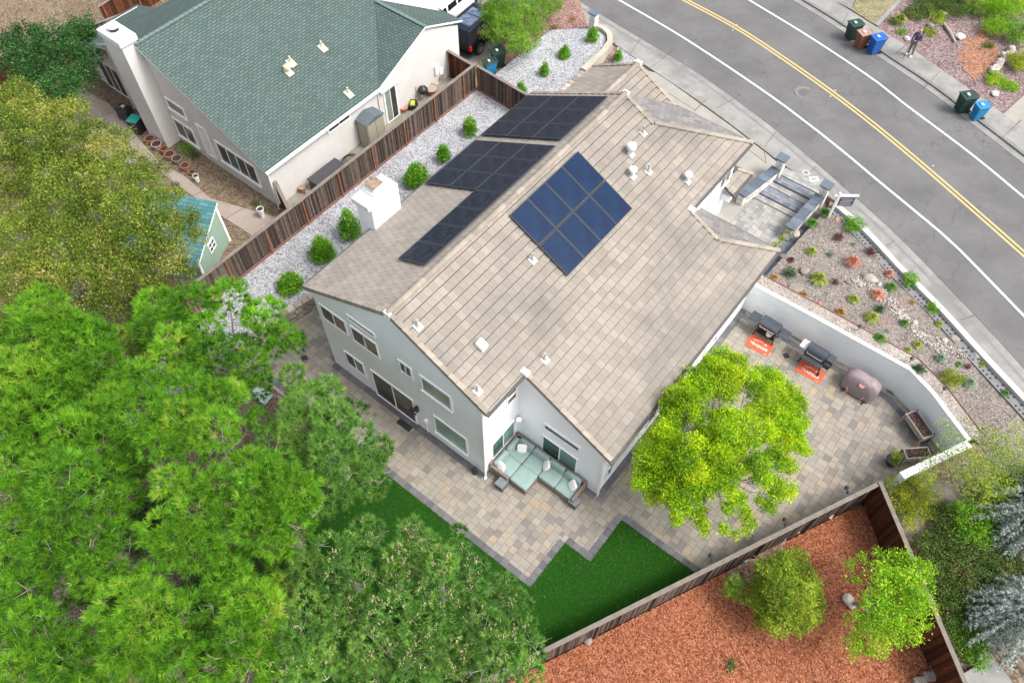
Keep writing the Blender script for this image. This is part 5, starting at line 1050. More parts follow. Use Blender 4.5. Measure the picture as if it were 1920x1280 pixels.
# --- cars in the neighbour's drive
def car(name, lab, loc, rz, paint, roofp, L=5.0, Wd=1.95, H=1.9, rack=True):
    t = thing(name, lab, 'car', loc, rz); hw = Wd/2
    # local: front +Y, rear at y=0
    side_ = [(0, .45), (0, 1.0), (.08, 1.12), (L*.70, 1.12), (L*.93, .98), (L, .75), (L, .4), (L*.9, .32), (.25, .32)]
    def ext2(pts, wf, mi=0):
        mb = MB(); n = len(pts); vs = [(-wf(z), y, z) for y, z in pts]+[(wf(z), y, z) for y, z in pts]; mb.add(vs, [list(range(n)), list(range(2*n-1, n-1, -1))]+[(i, i+n, (i+1) % n+n, (i+1) % n) for i in range(n)], mi); return mb
    ext2(side_, lambda z: hw-(.06 if z > 1.05 or z < .4 else 0)).build('body', paint, t, bevel=.05)
    gh = [(.06, 1.10), (.22, H-.06), (.5, H), (L*.52, H), (L*.58, H-.06), (L*.72, 1.10)]
    ext2(gh, lambda z: hw-.07 if z < 1.2 else hw-.22).build('cabin', roofp, t, bevel=.04)
    ins = lambda z: hw-.075 if z < 1.2 else hw-.2
    for sx_ in (-1, 1):
        for a, b in [(.28, .95), (1.05, 1.95), (2.05, 2.85)]:
            zt = H-.16; f = lambda z: ins(z)-(hw-.07-(hw-.22))*0; w_lo = hw-.07-.15*(1.2-1.10)/.8; k = lambda z: hw-.07-.15*(z-1.1)/(H-.06-1.1)+.012
            mb = MB(); z0_ = 1.2; mb.add([(sx_*k(z0_), a, z0_), (sx_*k(z0_), b, z0_), (sx_*k(zt), b-.03, zt), (sx_*k(zt), a+.06, zt)], [(0, 1, 2, 3) if sx_ > 0 else (3, 2, 1, 0)]); mb.build('side_window', M['cargl'], t)
        for y in (.95, L-1.0):
            w_ = wheel(MB(), (sx_*(hw-.06), y, .38), .38, .26).build('wheel', M['rubber'], t); r_ = wheel(MB(), (sx_*(hw+.05), y, .38), .23, .05).build('rim', M['steel'], t); r_.parent = w_
        MB().box(sx_*hw-.1, -.03, .75, sx_*hw+.02, .12, 1.05).build('tail_light', M['taillight'], t)
    if rack:
        mb = MB()
        for sx_ in (-1, 1): mb.tube([(sx_*.62, .45, H+.08), (sx_*.62, 2.6, H+.08)], .02, 6)
        for y in (.6, 1.6, 2.5): mb.tube([(-.62, y, H+.08), (.62, y, H+.08)], .018, 6)
        mb.build('roof_rack', M['black'], t)
        MB().box(-.5, .6, H+.004, .5, 2.3, H+.016).build('roof_glass', M['gblue'], t)
    return t
M['gblue'] = plain('roof_glass', (.10, .13, .2), .3, var=.5, scale=5)
car('parked_car', 'black off-road car with roof rack beside the green roofed house', (-14.55, 20.2, -.05), R(4), M['carblack'], M['carblueish']); car('parked_car', 'white car mostly hidden behind the green roof at the top', (-17.6, 20.9, -.1), R(4), M['carwhite'], M['carwhite'], H=1.7, rack=False)
# --- neighbour's side yard things
cb = thing('storage_cabinet', 'tall beige plastic storage cabinet with grey roof against the off-white wall', 'cabinet', (-12.98, 11.35, .4))
MB().box(-.36, -.62, 0, .36, .62, 1.75).build('body', M['cabinet'], cb); MB().box(.36, -.58, .1, .385, -.01, 1.65, bev=.008).build('door', M['cabinet'], cb); MB().box(.36, .01, .1, .385, .58, 1.65, bev=.008).build('door', M['cabinet'], cb)
mb = MB(); mb.add([(-.42, -.68, 1.75), (.44, -.68, 1.75), (.44, .68, 1.75), (-.42, .68, 1.75), (-.42, 0, 1.98), (.44, 0, 1.98)], [(0, 3, 2, 1), (0, 1, 5, 4), (3, 4, 5, 2), (0, 4, 3), (1, 2, 5)]); mb.build('lid', M['cabtop'], cb)
db = thing('deck_box', 'long dark grey deck box between the off-white wall and the long fence', 'storage box', (-12.6, 7.6, .4)); MB().box(-.4, -.95, 0, .4, .95, .75, bev=.02).build('body', M['deckbox'], db); MB().box(-.44, -1.0, .75, .44, 1.0, .86, bev=.03).build('lid', M['deckbox'], db)
def pot(lab, px, r_, h, m, z=.4, soil='darksoil', name='flower_pot', cat='pot', group=None):
    p = at(*px, z); t = thing(name, lab, cat, tuple(p), 0, group); MB().lathe([(r_*.65, 0), (r_*.93, h*.85), (r_*1.05, h*.86), (r_*1.05, h), (r_*.92, h), (r_*.9, h*.9)], 18).build('pot', M[m], t); MB().lathe([(r_*.92, h*.90), (r_*.90, h*.93)], 18).build('soil', M[soil], t); return t
g_ = 'row of pots along the path by the off-white house'
for px, r_, m, lab in [((284, 268), .25, 'terra', 'faded terracotta pot with pale rim nearest the chimney in the pot row'), ((297, 278), .27, 'potpale', 'wide pale pink pot, second in the row from the chimney'), ((311, 287), .21, 'terra', 'small terracotta pot squeezed between the pale pink pot and a bigger one'), ((321, 297), .26, 'terra', 'large dark terracotta pot in the middle of the pot row'), ((335, 305), .26, 'potgrey', 'wide grey bowl pot toward the path end of the row'), ((350, 318), .23, 'terra', 'bright terracotta pot with thick rim beside the white bucket')]: pot(lab, px, r_, .34, m, group=g_)
pot('low terracotta saucer pot tucked beside the white bucket', (362, 327), .17, .2, 'terra', group=g_); pot('tall white bucket at the end of the pot row', (371, 340), .15, .42, 'plasticw', soil='rubber', name='bucket', cat='bucket'); pot('tall white cylinder standing in the soil strip near the house corner', (493, 407), .17, .62, 'plasticw', soil='rubber', name='bucket', cat='bucket')
pot('woven pale basket pot at the off-white house corner by the fence', (534, 394), .24, .3, 'potgrey'); pot('hexagonal brown planter beside the kettle barbecue', (810, 176), .36, .42, 'terra', soil='drive'); pot('stacked terracotta bowls near the side door', (757, 208), .27, .3, 'terra', soil='bin_pink'); pot('small rust coloured pot on mossy concrete near the deck box', (568, 360), .17, .35, 'terra', soil='rock'); pot('round grey pot on mossy concrete near the deck box', (581, 364), .19, .2, 'potgrey', soil='rock')
kb = thing('kettle_barbecue', 'black kettle barbecue on legs by the off-white wall', 'barbecue', tuple(at(795, 188, .4))); MB().lathe([(.05, .45), (.2, .52), (.29, .68), (.29, .74), (.22, .88), (.05, .96), (.03, 1.0)], 18).build('kettle', M['black'], kb, smooth=True)
for k in range(3): a = k*2.094; MB().tube([(.3*math.cos(a), .3*math.sin(a), 0), (.12*math.cos(a), .12*math.sin(a), .55)], .014, 6).build('leg', M['steel'], kb)
MB().box(-.08, -.02, .985, .08, .02, 1.03, bev=.008).build('handle', M['steel'], kb)
mw = thing('garden_blower', 'yellow and black garden machine leaning near the side door', 'machine', tuple(at(775, 202, .4)), .6); MB().box(-.2, -.28, .12, .2, .28, .4, bev=.06).build('housing', M['black'], mw); MB().box(-.13, -.3, .36, .13, .1, .46, bev=.04).build('cowl', plain('lime_plastic', (.42, .46, .03), .5), mw); MB().tube([(-.14, .2, .4), (-.16, .62, .95), (.16, .62, .95), (.14, .2, .4)], .016, 6).build('handle', M['black'], mw)
for a, b in [(-.22, -.2), (.22, -.2), (-.22, .2), (.22, .2)]: wheel(MB(), (a, b, .1), .1, .05).build('wheel', M['rubber'], mw)
hr = thing('hose_reel', 'grey hose reel cart at the off-white wall near the gate', 'hose reel', tuple(at(825, 153, .4))); wheel(MB(), (-.06, 0, .35), .2, .03).build('reel_side', M['potgrey'], hr); wheel(MB(), (.14, 0, .35), .2, .03).build('reel_side', M['potgrey'], hr); wheel(MB(), (.04, 0, .35), .15, .18).build('hose', M['cabinet'], hr); MB().tube([(-.08, .1, .05), (-.08, .3, .8), (.16, .3, .8), (.16, .1, .05)], .015, 6).build('frame', M['steel'], hr)
hs_ = thing('garden_hose', 'black garden hose coiled on mossy concrete past the deck box', 'hose', tuple(at(655, 300, .4))); MB().tube([(math.cos(a*.4)*(.38-.004*a), math.sin(a*.4)*(.5-.006*a), .03+.002*a) for a in range(60)]+[(1.0, 1.2, .03)], .016, 5).build('hose', M['rubber'], hs_)
ld = thing('lidded_bin', 'dark bin with teal rim and junk on top beside the neighbour chimney', 'bin', tuple(at(262, 246, .4)), R(20)); MB().box(-.27, -.27, 0, .27, .27, .85, taper=-.03).build('body', M['black'], ld); MB().box(-.31, -.31, .85, .31, .31, .9, bev=.01).build('rim', plain('teal_plastic', (.02, .28, .24), .5), ld)
bq = thing('barbecue_cart', 'cluttered black barbecue cart beside the neighbour chimney', 'barbecue', tuple(at(240, 222, .4)), R(20)); MB().box(-.35, -.28, .1, .35, .28, .8, bev=.03).build('cart', M['black'], bq); mb = MB(); rr = random.Random(4)
for k in range(9): mb.cbox((rr.uniform(-.28, .28), rr.uniform(-.2, .2), .86+rr.random()*.06), (rr.uniform(.08, .25), rr.uniform(.08, .2), .1), rz=rr.random()*3, bev=.02)
mb.build('lid_clutter', M['deckbox'], bq); MB().lathe([(.09, .9), (.1, 1.0)], 12, c=(.18, -.1, 0)).build('bowl', M['potpale'], bq)
for px, lab in [((1428, 632+0), None)]: pass
for px, lab in [((1600, 596+0), 'small black path light on a stake near the white wall behind the griddle mat'), ((1702, 682), 'small black path light on a stake at the bend of the white wall'), ((1763, 738), 'small black path light on a stake above the long planter')]:
    p = atB(px[0] if px[0] != 1600 else 1606, px[1] if px[0] != 1600 else 622); t = thing('path_light', lab, 'path light', tuple(p), 0, 'path lights along the wall'); MB().tube([(0, 0, 0), (0, 0, .42)], .013, 6).build('stake', M['black'], t); MB().lathe([(.03, .38), (.10, .42), (.09, .45), (.02, .48)], 12).build('lamp_head', M['black'], t)
p = at(490, 742, 0); t = thing('blue_tray', 'pale blue flat tray lying on the paving under the pines', 'panel', (p.x, p.y, 0), R(10)); MB().box(-.45, -.3, .01, .45, .3, .12, bev=.02).build('panel', plain('pale_blue', (.35, .47, .5), .5), t)
# ================================================================ VEGETATION
def nrm(a): return a/np.maximum(np.linalg.norm(a, axis=1, keepdims=True), 1e-9)
def leaf_quads(C, size, r, up=.45, asp=.55):
    n = len(C); Nn = nrm(r.normal(size=(n, 3))+np.array([0, 0, up])); T = nrm(np.cross(Nn, r.normal(size=(n, 3)))); B = np.cross(Nn, T); s = (size*(.6+.8*r.random(n)))[:, None]
    V = np.stack([C-T*s*.5, C+B*s*.5*asp, C+T*s*.5, C-B*s*.5*asp], 1); return V.reshape(-1, 3), np.arange(4*n).reshape(-1, 4)
def blob_leaves(blobs, dens, k, cl, size, r, shell=.35, flat=.8, zmin=-.6):
    # blobs: (x,y,z,rad); clusters of leaves spread through each blob, more of them near its outside
    Cs = []; Rn = []
    for (x, y, z, rad) in blobs:
        n = max(4, int(dens*rad*rad*4)); d = nrm(r.normal(size=(n*2, 3))); d = d[d[:, 2] > zmin][:n]; n = len(d); rr = rad*(shell+(1-shell)*r.random(n)**.5)
        rr *= 1+.22*np.sin(d[:, 0]*5+x*3)*np.cos(d[:, 1]*4+y*3)
        c = np.c_[x+d[:, 0]*rr, y+d[:, 1]*rr, z+d[:, 2]*rr*flat]; tone = .48+.14*r.normal()+.22*r.normal(size=n)
        L = c[:, None, :]+r.normal(size=(n, k, 3))*cl; Cs.append(L.reshape(-1, 3)); Rn.append((tone[:, None]+.12*r.normal(size=(n, k))).ravel())
    return np.concatenate(Cs), np.clip(np.concatenate(Rn), 0.001, .999)
def tufts(C, D, k, L, w, r, spread=.75, base=0.0):
    n = len(C); d = nrm(np.repeat(D, k, 0)+r.normal(size=(n*k, 3))*spread); B = np.repeat(C, k, 0); l = (L*(.6+.6*r.random(n*k)))[:, None]
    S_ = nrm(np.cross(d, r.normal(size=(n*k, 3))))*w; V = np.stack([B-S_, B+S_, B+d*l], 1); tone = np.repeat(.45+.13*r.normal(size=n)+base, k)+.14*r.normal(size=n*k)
    return V.reshape(-1, 3), np.arange(3*n*k).reshape(-1, 3), np.clip(tone, .001, .999)
def add_np(name, V, F, m, rnd, parent):
    off = np.array(parent.location if parent else (0, 0, 0)); o = bpy.data.objects.new(name, np_mesh(name, V-off, F, m, rnd)); return link(o, parent)
def limbs(base, lobes, tr, r, trunk_h=.45, twigs=5, twl=.6, n=7):
    mb = MB(); base = Vector(base); c = sum((Vector(l[:3]) for l in lobes), Vector())/len(lobes); fork = Vector((base.x+(c.x-base.x)*.45, base.y+(c.y-base.y)*.45, base.z+(c.z-base.z)*trunk_h))
    mid = base.lerp(fork, .5)+Vector((r.normal()*.06, r.normal()*.06, 0)); mb.tube([base-Vector((0, 0, .2)), base+Vector((0, 0, .12)), mid, fork, fork.lerp(c, .35), fork.lerp(c, .8)], [tr*1.5, tr*1.1, tr*.95, tr*.75, tr*.4, tr*.08], 9)
    for l in lobes:
        p = Vector(l[:3]); q = fork.lerp(p, .5)+Vector((r.normal()*.15, r.normal()*.15, (p.z-fork.z)*-.12)); rr = tr*.42*min(1, l[3]/.9)
        mb.tube([fork-Vector((0, 0, .1)), fork.lerp(q, .5)+Vector((r.normal()*.05, r.normal()*.05, .05)), q, p], [rr, rr*.8, rr*.6, rr*.25], 6, cap=False)
        for _ in range(twigs):
            d = Vector(r.normal(size=3)); d.z = abs(d.z)*.5; d.normalize(); s = q.lerp(p, r.random()*.8+.2); e = s+d*l[3]*twl*(.6+r.random()*.6); m_ = s.lerp(e, .5)+Vector(r.normal(size=3))*.05
            mb.tube([s, m_, e], [rr*.35, rr*.22, rr*.08], 4, cap=False)
    return mb
def lob(L, zf):
    out = []
    for l in L:
        z = zf(l); p = at(l[0], l[1], z); rad = l[2]*(p-Vector(CAM)).length/FPX; out.append((p.x, p.y, p.z, rad))
    return out
def dome(cx, cy, R_, ztop, drop, rs): return lambda l: ztop-drop*min(1.3, math.hypot(l[0]-cx, l[1]-cy)/R_)**2+rs.normal()*.22
def leafy(name, label, cat, base, lobes, m, size=.09, dens=22, k=9, cl=.09, tr=.12, bark='bark', seed=1, shell=.35, flat=.8, up=.45, twigs=4, trunk_h=.45, group=None, zmin=-.6, asp=.55):
    r = np.random.default_rng(seed); t = thing(name, label, cat, tuple(base), 0, group)
    lb = limbs(base, lobes, tr, r, trunk_h, twigs); lb.build('trunk', M[bark], t, world=True, smooth=True)
    C, rn = blob_leaves(lobes, dens, k, cl, size, r, shell, flat, zmin); V, F = leaf_quads(C, size, r, up, asp); add_np('crown', V, F, M[m], rn, t); return t
def pine(label, base, lobes, seed, m='pine', tr=.17, dens=44, k=30, L=.27, w=.0125, candles=0, under=.5, group=None):
    r = np.random.default_rng(seed); t = thing('pine_tree', label, 'pine tree', tuple(base), 0, group)
    und = []
    for l in lobes:
        if r.random() < under: und.append((l[0]+r.normal()*.5, l[1]+r.normal()*.5, l[2]-.9-r.random()*.9, l[3]*.75))
    limbs(base, lobes+und, tr, r, .5, 6, 1.0).build('trunk', M['barkgrey'], t, world=True, smooth=True)
    Cs = []; Ds = []; Bt = []; nl = len(lobes)
    for li, (x, y, z, rad) in enumerate(lobes+und):
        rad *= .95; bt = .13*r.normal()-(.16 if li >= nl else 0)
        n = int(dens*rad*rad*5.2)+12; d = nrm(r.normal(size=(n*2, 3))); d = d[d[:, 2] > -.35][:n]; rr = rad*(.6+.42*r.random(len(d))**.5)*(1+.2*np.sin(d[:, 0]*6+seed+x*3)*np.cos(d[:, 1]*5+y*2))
        Cs.append(np.c_[x+d[:, 0]*rr, y+d[:, 1]*rr, z+d[:, 2]*rr*.85]); Ds.append(nrm(d+np.array([0, 0, .45]))); Bt.append(bt+.16*np.clip(d[:, 2], -.3, 1)-.06)  # crown shade in the tone: lighter lobe tops, darker undersides and lower lobes
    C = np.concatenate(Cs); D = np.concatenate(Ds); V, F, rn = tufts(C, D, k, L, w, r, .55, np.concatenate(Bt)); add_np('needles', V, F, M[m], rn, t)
    # bare grey twigs inside the crown
    mb = MB()
    for (x, y, z, rad) in lobes:
        an = r.random()*6.28; s = Vector((x+math.cos(an)*rad*.95, y+math.sin(an)*rad*.95, z-.15))
        if r.random() < .15: continue
        for _ in range(7):
            d = Vector((r.normal()-math.cos(an)*.7, r.normal()-math.sin(an)*.7, r.random()*.4)).normalized(); e = s+d*(.2+.5*r.random()); mb.tube([s, s.lerp(e, .5)+Vector(r.normal(size=3))*.06, e], [.011, .007, .003], 4, cap=False)
    mb.build('dead_twigs', M['twig'], t, world=True)
    if candles:
        top = C[D[:, 2] > .75]; top = top[r.permutation(len(top))[:candles]]; mb = MB()
        for c in top:
            for _ in range(r.integers(3, 7)):
                p = Vector(c)+Vector((r.normal()*.05, r.normal()*.05, .08)); h = .08+.08*r.random(); mb.tube([p, p+Vector((r.normal()*.015, r.normal()*.015, h))], [.014, .007], 5)
        mb.build('candles', M['candle'], t, world=True)
    return t
rs = np.random.default_rng(11)
PT = [
 ([(77,591,44),(60,638,45),(151,658,57),(118,618,40),(84,679,40),(188,679,35)], (105,690), 8.2, 'bright green pine at the left edge just below the olive trees'),
 ([(296,578,38),(363,571,38),(430,561,36),(497,588,32),(534,632,26),(309,618,46),(255,638,36),(386,618,32),(336,658,48),(396,672,42),(470,690,34),(517,655,20),(296,692,34),(363,700,34),(478,600,20)], (345,690), 7.0, 'spreading pine overhanging the white gravel and stacked block wall'),
 ([(67,716,66),(20,752,50),(111,732,50),(60,783,54),(134,810,38),(20,826,40)], (70,850), 8.4, 'large bright pine crown at the left edge at mid height'),
 ([(249,726,48),(255,779,52),(215,752,32),(188,826,40),(188,776,34),(240,830,30)], (235,860), 7.8, 'bright green pine right of the large left edge crown'),
 ([(346,739,44),(403,759,46),(403,806,42),(339,793,42),(302,823,38),(433,742,26),(370,840,30)], (370,870), 7.6, 'double crowned pine below the spreading gravel strip pine'),
 ([(551,706,22),(615,732,26),(578,752,34),(571,806,44),(621,783,36),(521,830,38),(712,842,24),(674,817,28),(637,789,30),(662,886,38),(700,907,28),(621,846,40),(580,886,45),(613,927,42),(692,870,26),(545,770,22)], (585,890), 5.6, 'darker pine reaching furthest over the rear patio'),
 ([(27,870,42),(20,927,40),(128,910,60),(100,961,45),(40,991,36),(188,890,28),(75,880,30)], (90,990), 8.4, 'round bright pine at the left edge below mid height'),
 ([(208,947,30),(168,1025,44),(134,1085,46),(185,1078,40),(50,1105,42),(84,1025,30),(218,1004,30),(20,1060,30)], (120,1140), 7.4, 'pine with bare grey branches at the lower left'),
 ([(363,910,32),(363,961,40),(346,1018,48),(370,1038,36),(302,994,34),(396,1008,32),(320,905,30),(402,905,28),(418,960,30)], (350,1070), 7.6, 'pine in the middle of the left pine mass with forked grey trunk'),
 ([(504,917,58),(554,934,48),(487,978,46),(554,984,38),(464,877,38),(437,934,34),(517,877,34),(520,1020,26)], (500,1030), 7.4, 'large bright pine west of the lawn'),
 ([(275,1099,36),(235,1139,48),(286,1159,50),(252,1203,54),(202,1186,38),(302,1216,38),(353,1152,40)], (260,1240), 7.8, 'bright pine at the lower left between bare branches'),
 ([(84,1203,46),(118,1236,42),(20,1226,44),(40,1263,40),(151,1263,42),(60,1160,30)], (80,1290), 7.6, 'pine in the bottom left corner'),
 ([(432,1092,40),(466,1128,42),(424,1060,34),(500,1150,40),(455,1165,38),(540,1100,30),(530,1060,30),(329,1253,40),(396,1236,36),(470,1246,46),(521,1260,36),(504,1199,34),(363,1199,28),(269,1256,40),(440,1200,24)], (430,1310), 7.0, 'pine at the bottom edge left of the candle pines')]
for i, (L, c, zt, lab) in enumerate(PT):
    cx = sum(l[0] for l in L)/len(L); cy = sum(l[1] for l in L)/len(L); dz_ = dome(cx, cy, 110, zt, 1.5, rs); lobes = lob(L, lambda l: dz_(l)+rs.normal()*.35); b = at(cx, cy, zt-2); b = Vector((b.x, b.y, -.04)); pine(lab, b, lobes, 20+i, m='pine') if i != 5 else pine(lab, b, lobes, 20+i, m='pine2', dens=44)
PC = [
 ([(688,994,28),(624,1031,34),(674,1031,32),(681,1099,38),(580,1062,32),(625,1080,30)], 6.0, 'blue green pine with few candles beside the top of the lawn'),
 ([(775,1001,30),(802,1025,24),(748,1048,34),(826,1058,34),(755,1085,38),(862,1031,18),(889,1072,28),(819,1109,44),(883,1112,32)], 6.2, 'candle covered pine with a narrow top leaning over the lawn'),
 ([(943,1099,26),(957,1136,34),(869,1159,40),(910,1172,36),(970,1186,34),(936,1219,38),(993,1219,28),(943,1263,36),(990,1260,26),(859,1219,42),(862,1267,40)], 6.0, 'candle covered pine nearest the patio fence end'),
 ([(651,1152,38),(728,1152,42),(795,1172,42),(708,1213,46),(789,1223,44),(681,1260,44),(775,1263,44),(760,1120,28)], 6.6, 'large candle covered pine in the middle of the bottom edge'),
 ([(580,1139,38),(560,1186,36),(634,1206,40),(590,1236,40),(540,1240,30),(560,1100,26)], 6.2, 'blue green pine with bare forked branches near the bottom edge')]
for i, (L, zt, lab) in enumerate(PC):
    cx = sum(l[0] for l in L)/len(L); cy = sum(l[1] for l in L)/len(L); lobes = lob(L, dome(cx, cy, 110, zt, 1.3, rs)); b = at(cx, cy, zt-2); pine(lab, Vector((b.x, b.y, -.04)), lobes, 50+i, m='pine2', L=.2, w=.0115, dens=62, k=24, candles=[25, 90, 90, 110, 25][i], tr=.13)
for i, (px, r_, lab) in enumerate([((300, 1000), 1.1, 'dark undergrowth bush below the middle pine'), ((470, 1110), 1.2, 'dark green undergrowth bush between bright pine and candle pines'), ((180, 950), 1.0, 'dark undergrowth bush at the lower left below the pines'), ((240, 900), 1.0, 'dark undergrowth bush left of the forked trunk pine'), ((410, 1130), 1.0, 'dark undergrowth bush beside the bottom edge pines'), ((60, 1060), 1.0, 'dark undergrowth bush at the left edge low down')]):
    p = at(*px, -.04); leafy('shrub', lab, 'shrub', p, [(p.x+a*.55*r_, p.y+c*.5*r_, 1.0, r_*.6) for a in (-1, 0, 1) for c in (-1, 0, 1)], 'darkgreen', size=.09, dens=60, k=8, seed=90+i, tr=.05)
# lime green patio tree
z3 = lambda x, y, q: (1100+x/3.367, 640+y/3.367, q/3.367)
LT = [z3(*l) for l in [(860,110,75),(780,150,60),(950,130,60),(830,190,80),(700,240,80),(640,290,70),(570,350,80),(520,420,60),(650,390,90),(760,280,80),(900,240,90),(1020,230,70),(1120,220,70),(1190,240,60),(1080,310,60),(1180,330,70),(1280,330,60),(1330,400,50),(1250,430,80),(1340,500,60),(1280,560,80),(1180,470,80),(1090,440,70),(1130,570,70),(1040,640,50),(1230,640,80),(1330,640,60),(1380,690,32),(1340,370,36),(880,330,60),(980,500,80),(900,560,60),(840,640,80),(960,620,70),(560,480,70),(490,560,80),(440,640,90),(560,620,70),(390,730,80),(500,760,95),(620,740,80),(720,700,70),(370,840,80),(330,910,45),(460,880,90),(580,870,80),(700,830,80),(430,980,55),(540,970,75),(660,960,80),(760,920,70),(820,860,60),(590,1050,60),(565,1120,40),(700,1080,50),(730,1150,38),(742,1200,24),(900,850,60),(980,800,60),(1080,760,65),(1180,740,65),(1260,780,55),(1100,860,60),(1180,900,55),(1270,940,50),(1200,970,45),(1150,1050,38),(1100,1000,32),(900,950,50),(960,1000,50),(890,1050,40),(1000,1090,42),(1030,1150,32),(870,1180,34),(940,1220,22),(1000,1200,22),(690,480,45),(800,780,40),(840,700,60),(780,580,60),(880,740,50),(720,600,55),(950,700,50),(820,480,55),(900,460,50),(690,640,60),(960,560,45)]]
ll = [(q[0], q[1], q[2], q[3]*1.07) for q in lob(LT, dome(1350, 835, 165, 5.0, 1.9, rs))]; b = at(1318, 935, 0); leafy('broadleaf_tree', 'lime green leafy tree growing through the paved patio beside the house', 'tree', b, ll, 'lime', size=.074, dens=190, k=13, cl=.075, tr=.13, bark='barkdark', seed=3, shell=.25, flat=.75, twigs=3)
# olive yellow trees at the upper left
OT = [([(30,180,32),(60,215,40),(15,240,40),(110,215,30),(140,205,24),(60,270,45),(120,260,35),(20,310,45),(90,320,50),(5,190,25)], 'olive yellow tree in the upper left corner below the dark green tree'),
 ([(170,250,32),(190,290,40),(150,330,50),(220,258,22),(210,340,45),(240,300,30),(265,345,35),(290,320,24),(170,400,50),(235,395,45),(290,385,35),(325,368,20),(250,450,45),(305,430,40),(350,415,28),(372,440,18),(270,510,40),(320,480,35),(350,500,20),(300,545,24)], 'wide olive yellow tree spreading over the pale green shed'),
 ([(30,380,50),(100,390,50),(40,450,50),(110,460,50),(180,465,50),(30,520,45),(90,520,45),(150,530,45),(215,520,45),(20,590,30),(190,575,32),(240,572,28),(60,560,30)], 'olive yellow tree at the left edge above the pines')]
for i, (L, lab) in enumerate(OT):
    cx = sum(l[0] for l in L)/len(L); cy = sum(l[1] for l in L)/len(L); ll = lob(L, dome(cx, cy, 150, 6.6, 2.0, rs)); b = at(cx, cy, 4.5); leafy('broadleaf_tree', lab, 'tree', Vector((b.x, b.y, .36)), ll, 'olive', size=.095, dens=58, k=14, cl=.10, tr=.2, bark='barkgrey', seed=60+i, shell=.3, flat=.65, twigs=9, asp=.45)
DT = [(50,75,32),(100,80,35),(150,75,28),(30,110,30),(80,120,40),(130,115,40),(170,110,22),(60,160,34),(110,165,34),(150,150,28),(110,185,20),(150,60,30),(20,80,20),(170,70,20)]
b = at(95, 130, 3); leafy('broadleaf_tree', 'dark green dense tree at the left of the neighbour chimney', 'tree', Vector((b.x, b.y, .36)), lob(DT, dome(95, 120, 90, 4.6, 1.5, rs)), 'darkgreen', size=.11, dens=46, k=10, cl=.1, tr=.16, seed=70)
for i, (px, r_, h, lab) in enumerate([((15, 640), 1.2, 1.6, 'dark bush between the olive tree and pines at the left edge'), ((10, 690), 1.0, 1.3, 'low dark bush at the left edge between pine crowns')]):
    p = at(*px, .3); leafy('shrub', lab, 'shrub', p, [(p.x+a*.5, p.y+c*.5, h*.6, r_*.6) for a in (-1, 1) for c in (-1, 1)], 'darkgreen', size=.1, dens=40, k=8, seed=80+i, tr=.05)
def bush(name, label, p, r_, h, m, n=6, seed=1, size=.07, dens=60, k=9, cl=.06, cat='shrub', up=.4, group=None, tr=.03, egg=False, bark='bark'):
    r = np.random.default_rng(seed); p = Vector(p); L = []
    if egg:
        for f, q in [(.28, .62), (.45, .66), (.62, .52), (.80, .34), (.93, .18)]: L.append((p.x+r.normal()*.03, p.y+r.normal()*.03, p.z+h*f, r_*q+.05))
        for a in range(4): an = a*1.57+r.random(); L.append((p.x+math.cos(an)*r_*.4, p.y+math.sin(an)*r_*.4, p.z+h*(.25+.15*r.random()), r_*.5))
    else:
        L.append((p.x, p.y, p.z+h*.55, r_*.6))
        for a in range(n): an = a*6.283/n+r.random()*.7; q = r_*(.45+.15*r.random()); L.append((p.x+math.cos(an)*q, p.y+math.sin(an)*q, p.z+h*(.35+.3*r.random()), r_*(.38+.14*r.random())))
    return leafy(name, label, cat, p, L, m, size=size, dens=dens, k=k, cl=cl, tr=tr, seed=seed, shell=.3, flat=min(1.1, h/(2*r_)+.2), up=up, twigs=2, trunk_h=.2, group=group, zmin=-.8, bark=bark)
# shrubs in the white gravel
g_ = 'young green shrubs in the white gravel strip'
for i, (px, r_, h, lab) in enumerate([((1110,78),.33,.75,'round green shrub in white gravel right below the stone pillar'),((1058,107),.30,.62,'small green shrub in white gravel, second from the stone pillar'),((1020,140),.32,.75,'green shrub in white gravel, third from the stone pillar'),((978,176),.26,.65,'small open green shrub in white gravel just above the short fence'),((882,252),.38,1.0,'upright green shrub in white gravel nearest the fence corner'),((832,302),.42,1.15,'upright green shrub in white gravel beside the solar array edge'),((782,345),.56,1.35,'largest round green shrub in white gravel above the white chimney'),((660,445),.56,1.6,'tall green shrub directly left of the white chimney'),((607,482),.60,1.15,'broad green shrub, second from the house rear end in the gravel'),((546,540),.52,.95,'green shrub nearest the house rear end in the white gravel'),((735,388),.35,1.5,'green shrub mostly hidden behind the white chimney')]):
    bush('shrub', lab, at(*px, .7), r_*(1.35+.2*math.sin(i*2.3)), h*(1.1+.15*math.cos(i*1.7)), 'shrub', seed=100+i, size=.068, dens=130, k=10, cl=.045, egg=True, group=g_)
bush('shrub', 'green shrub in the small gravel patch outside the curved block wall', atT(1159, 112, .05), .33, .65, 'shrub', seed=115, size=.062, dens=130, k=10, cl=.045, egg=True)
MBg = MB().prism([tuple(atT(x, y)[:2]) for x, y in [(1150, 118), (1160, 80), (1208, 122), (1195, 130)]], Tf(-.3), Tf(.06)); S('gravel_patch', MBg, M['gravel'])
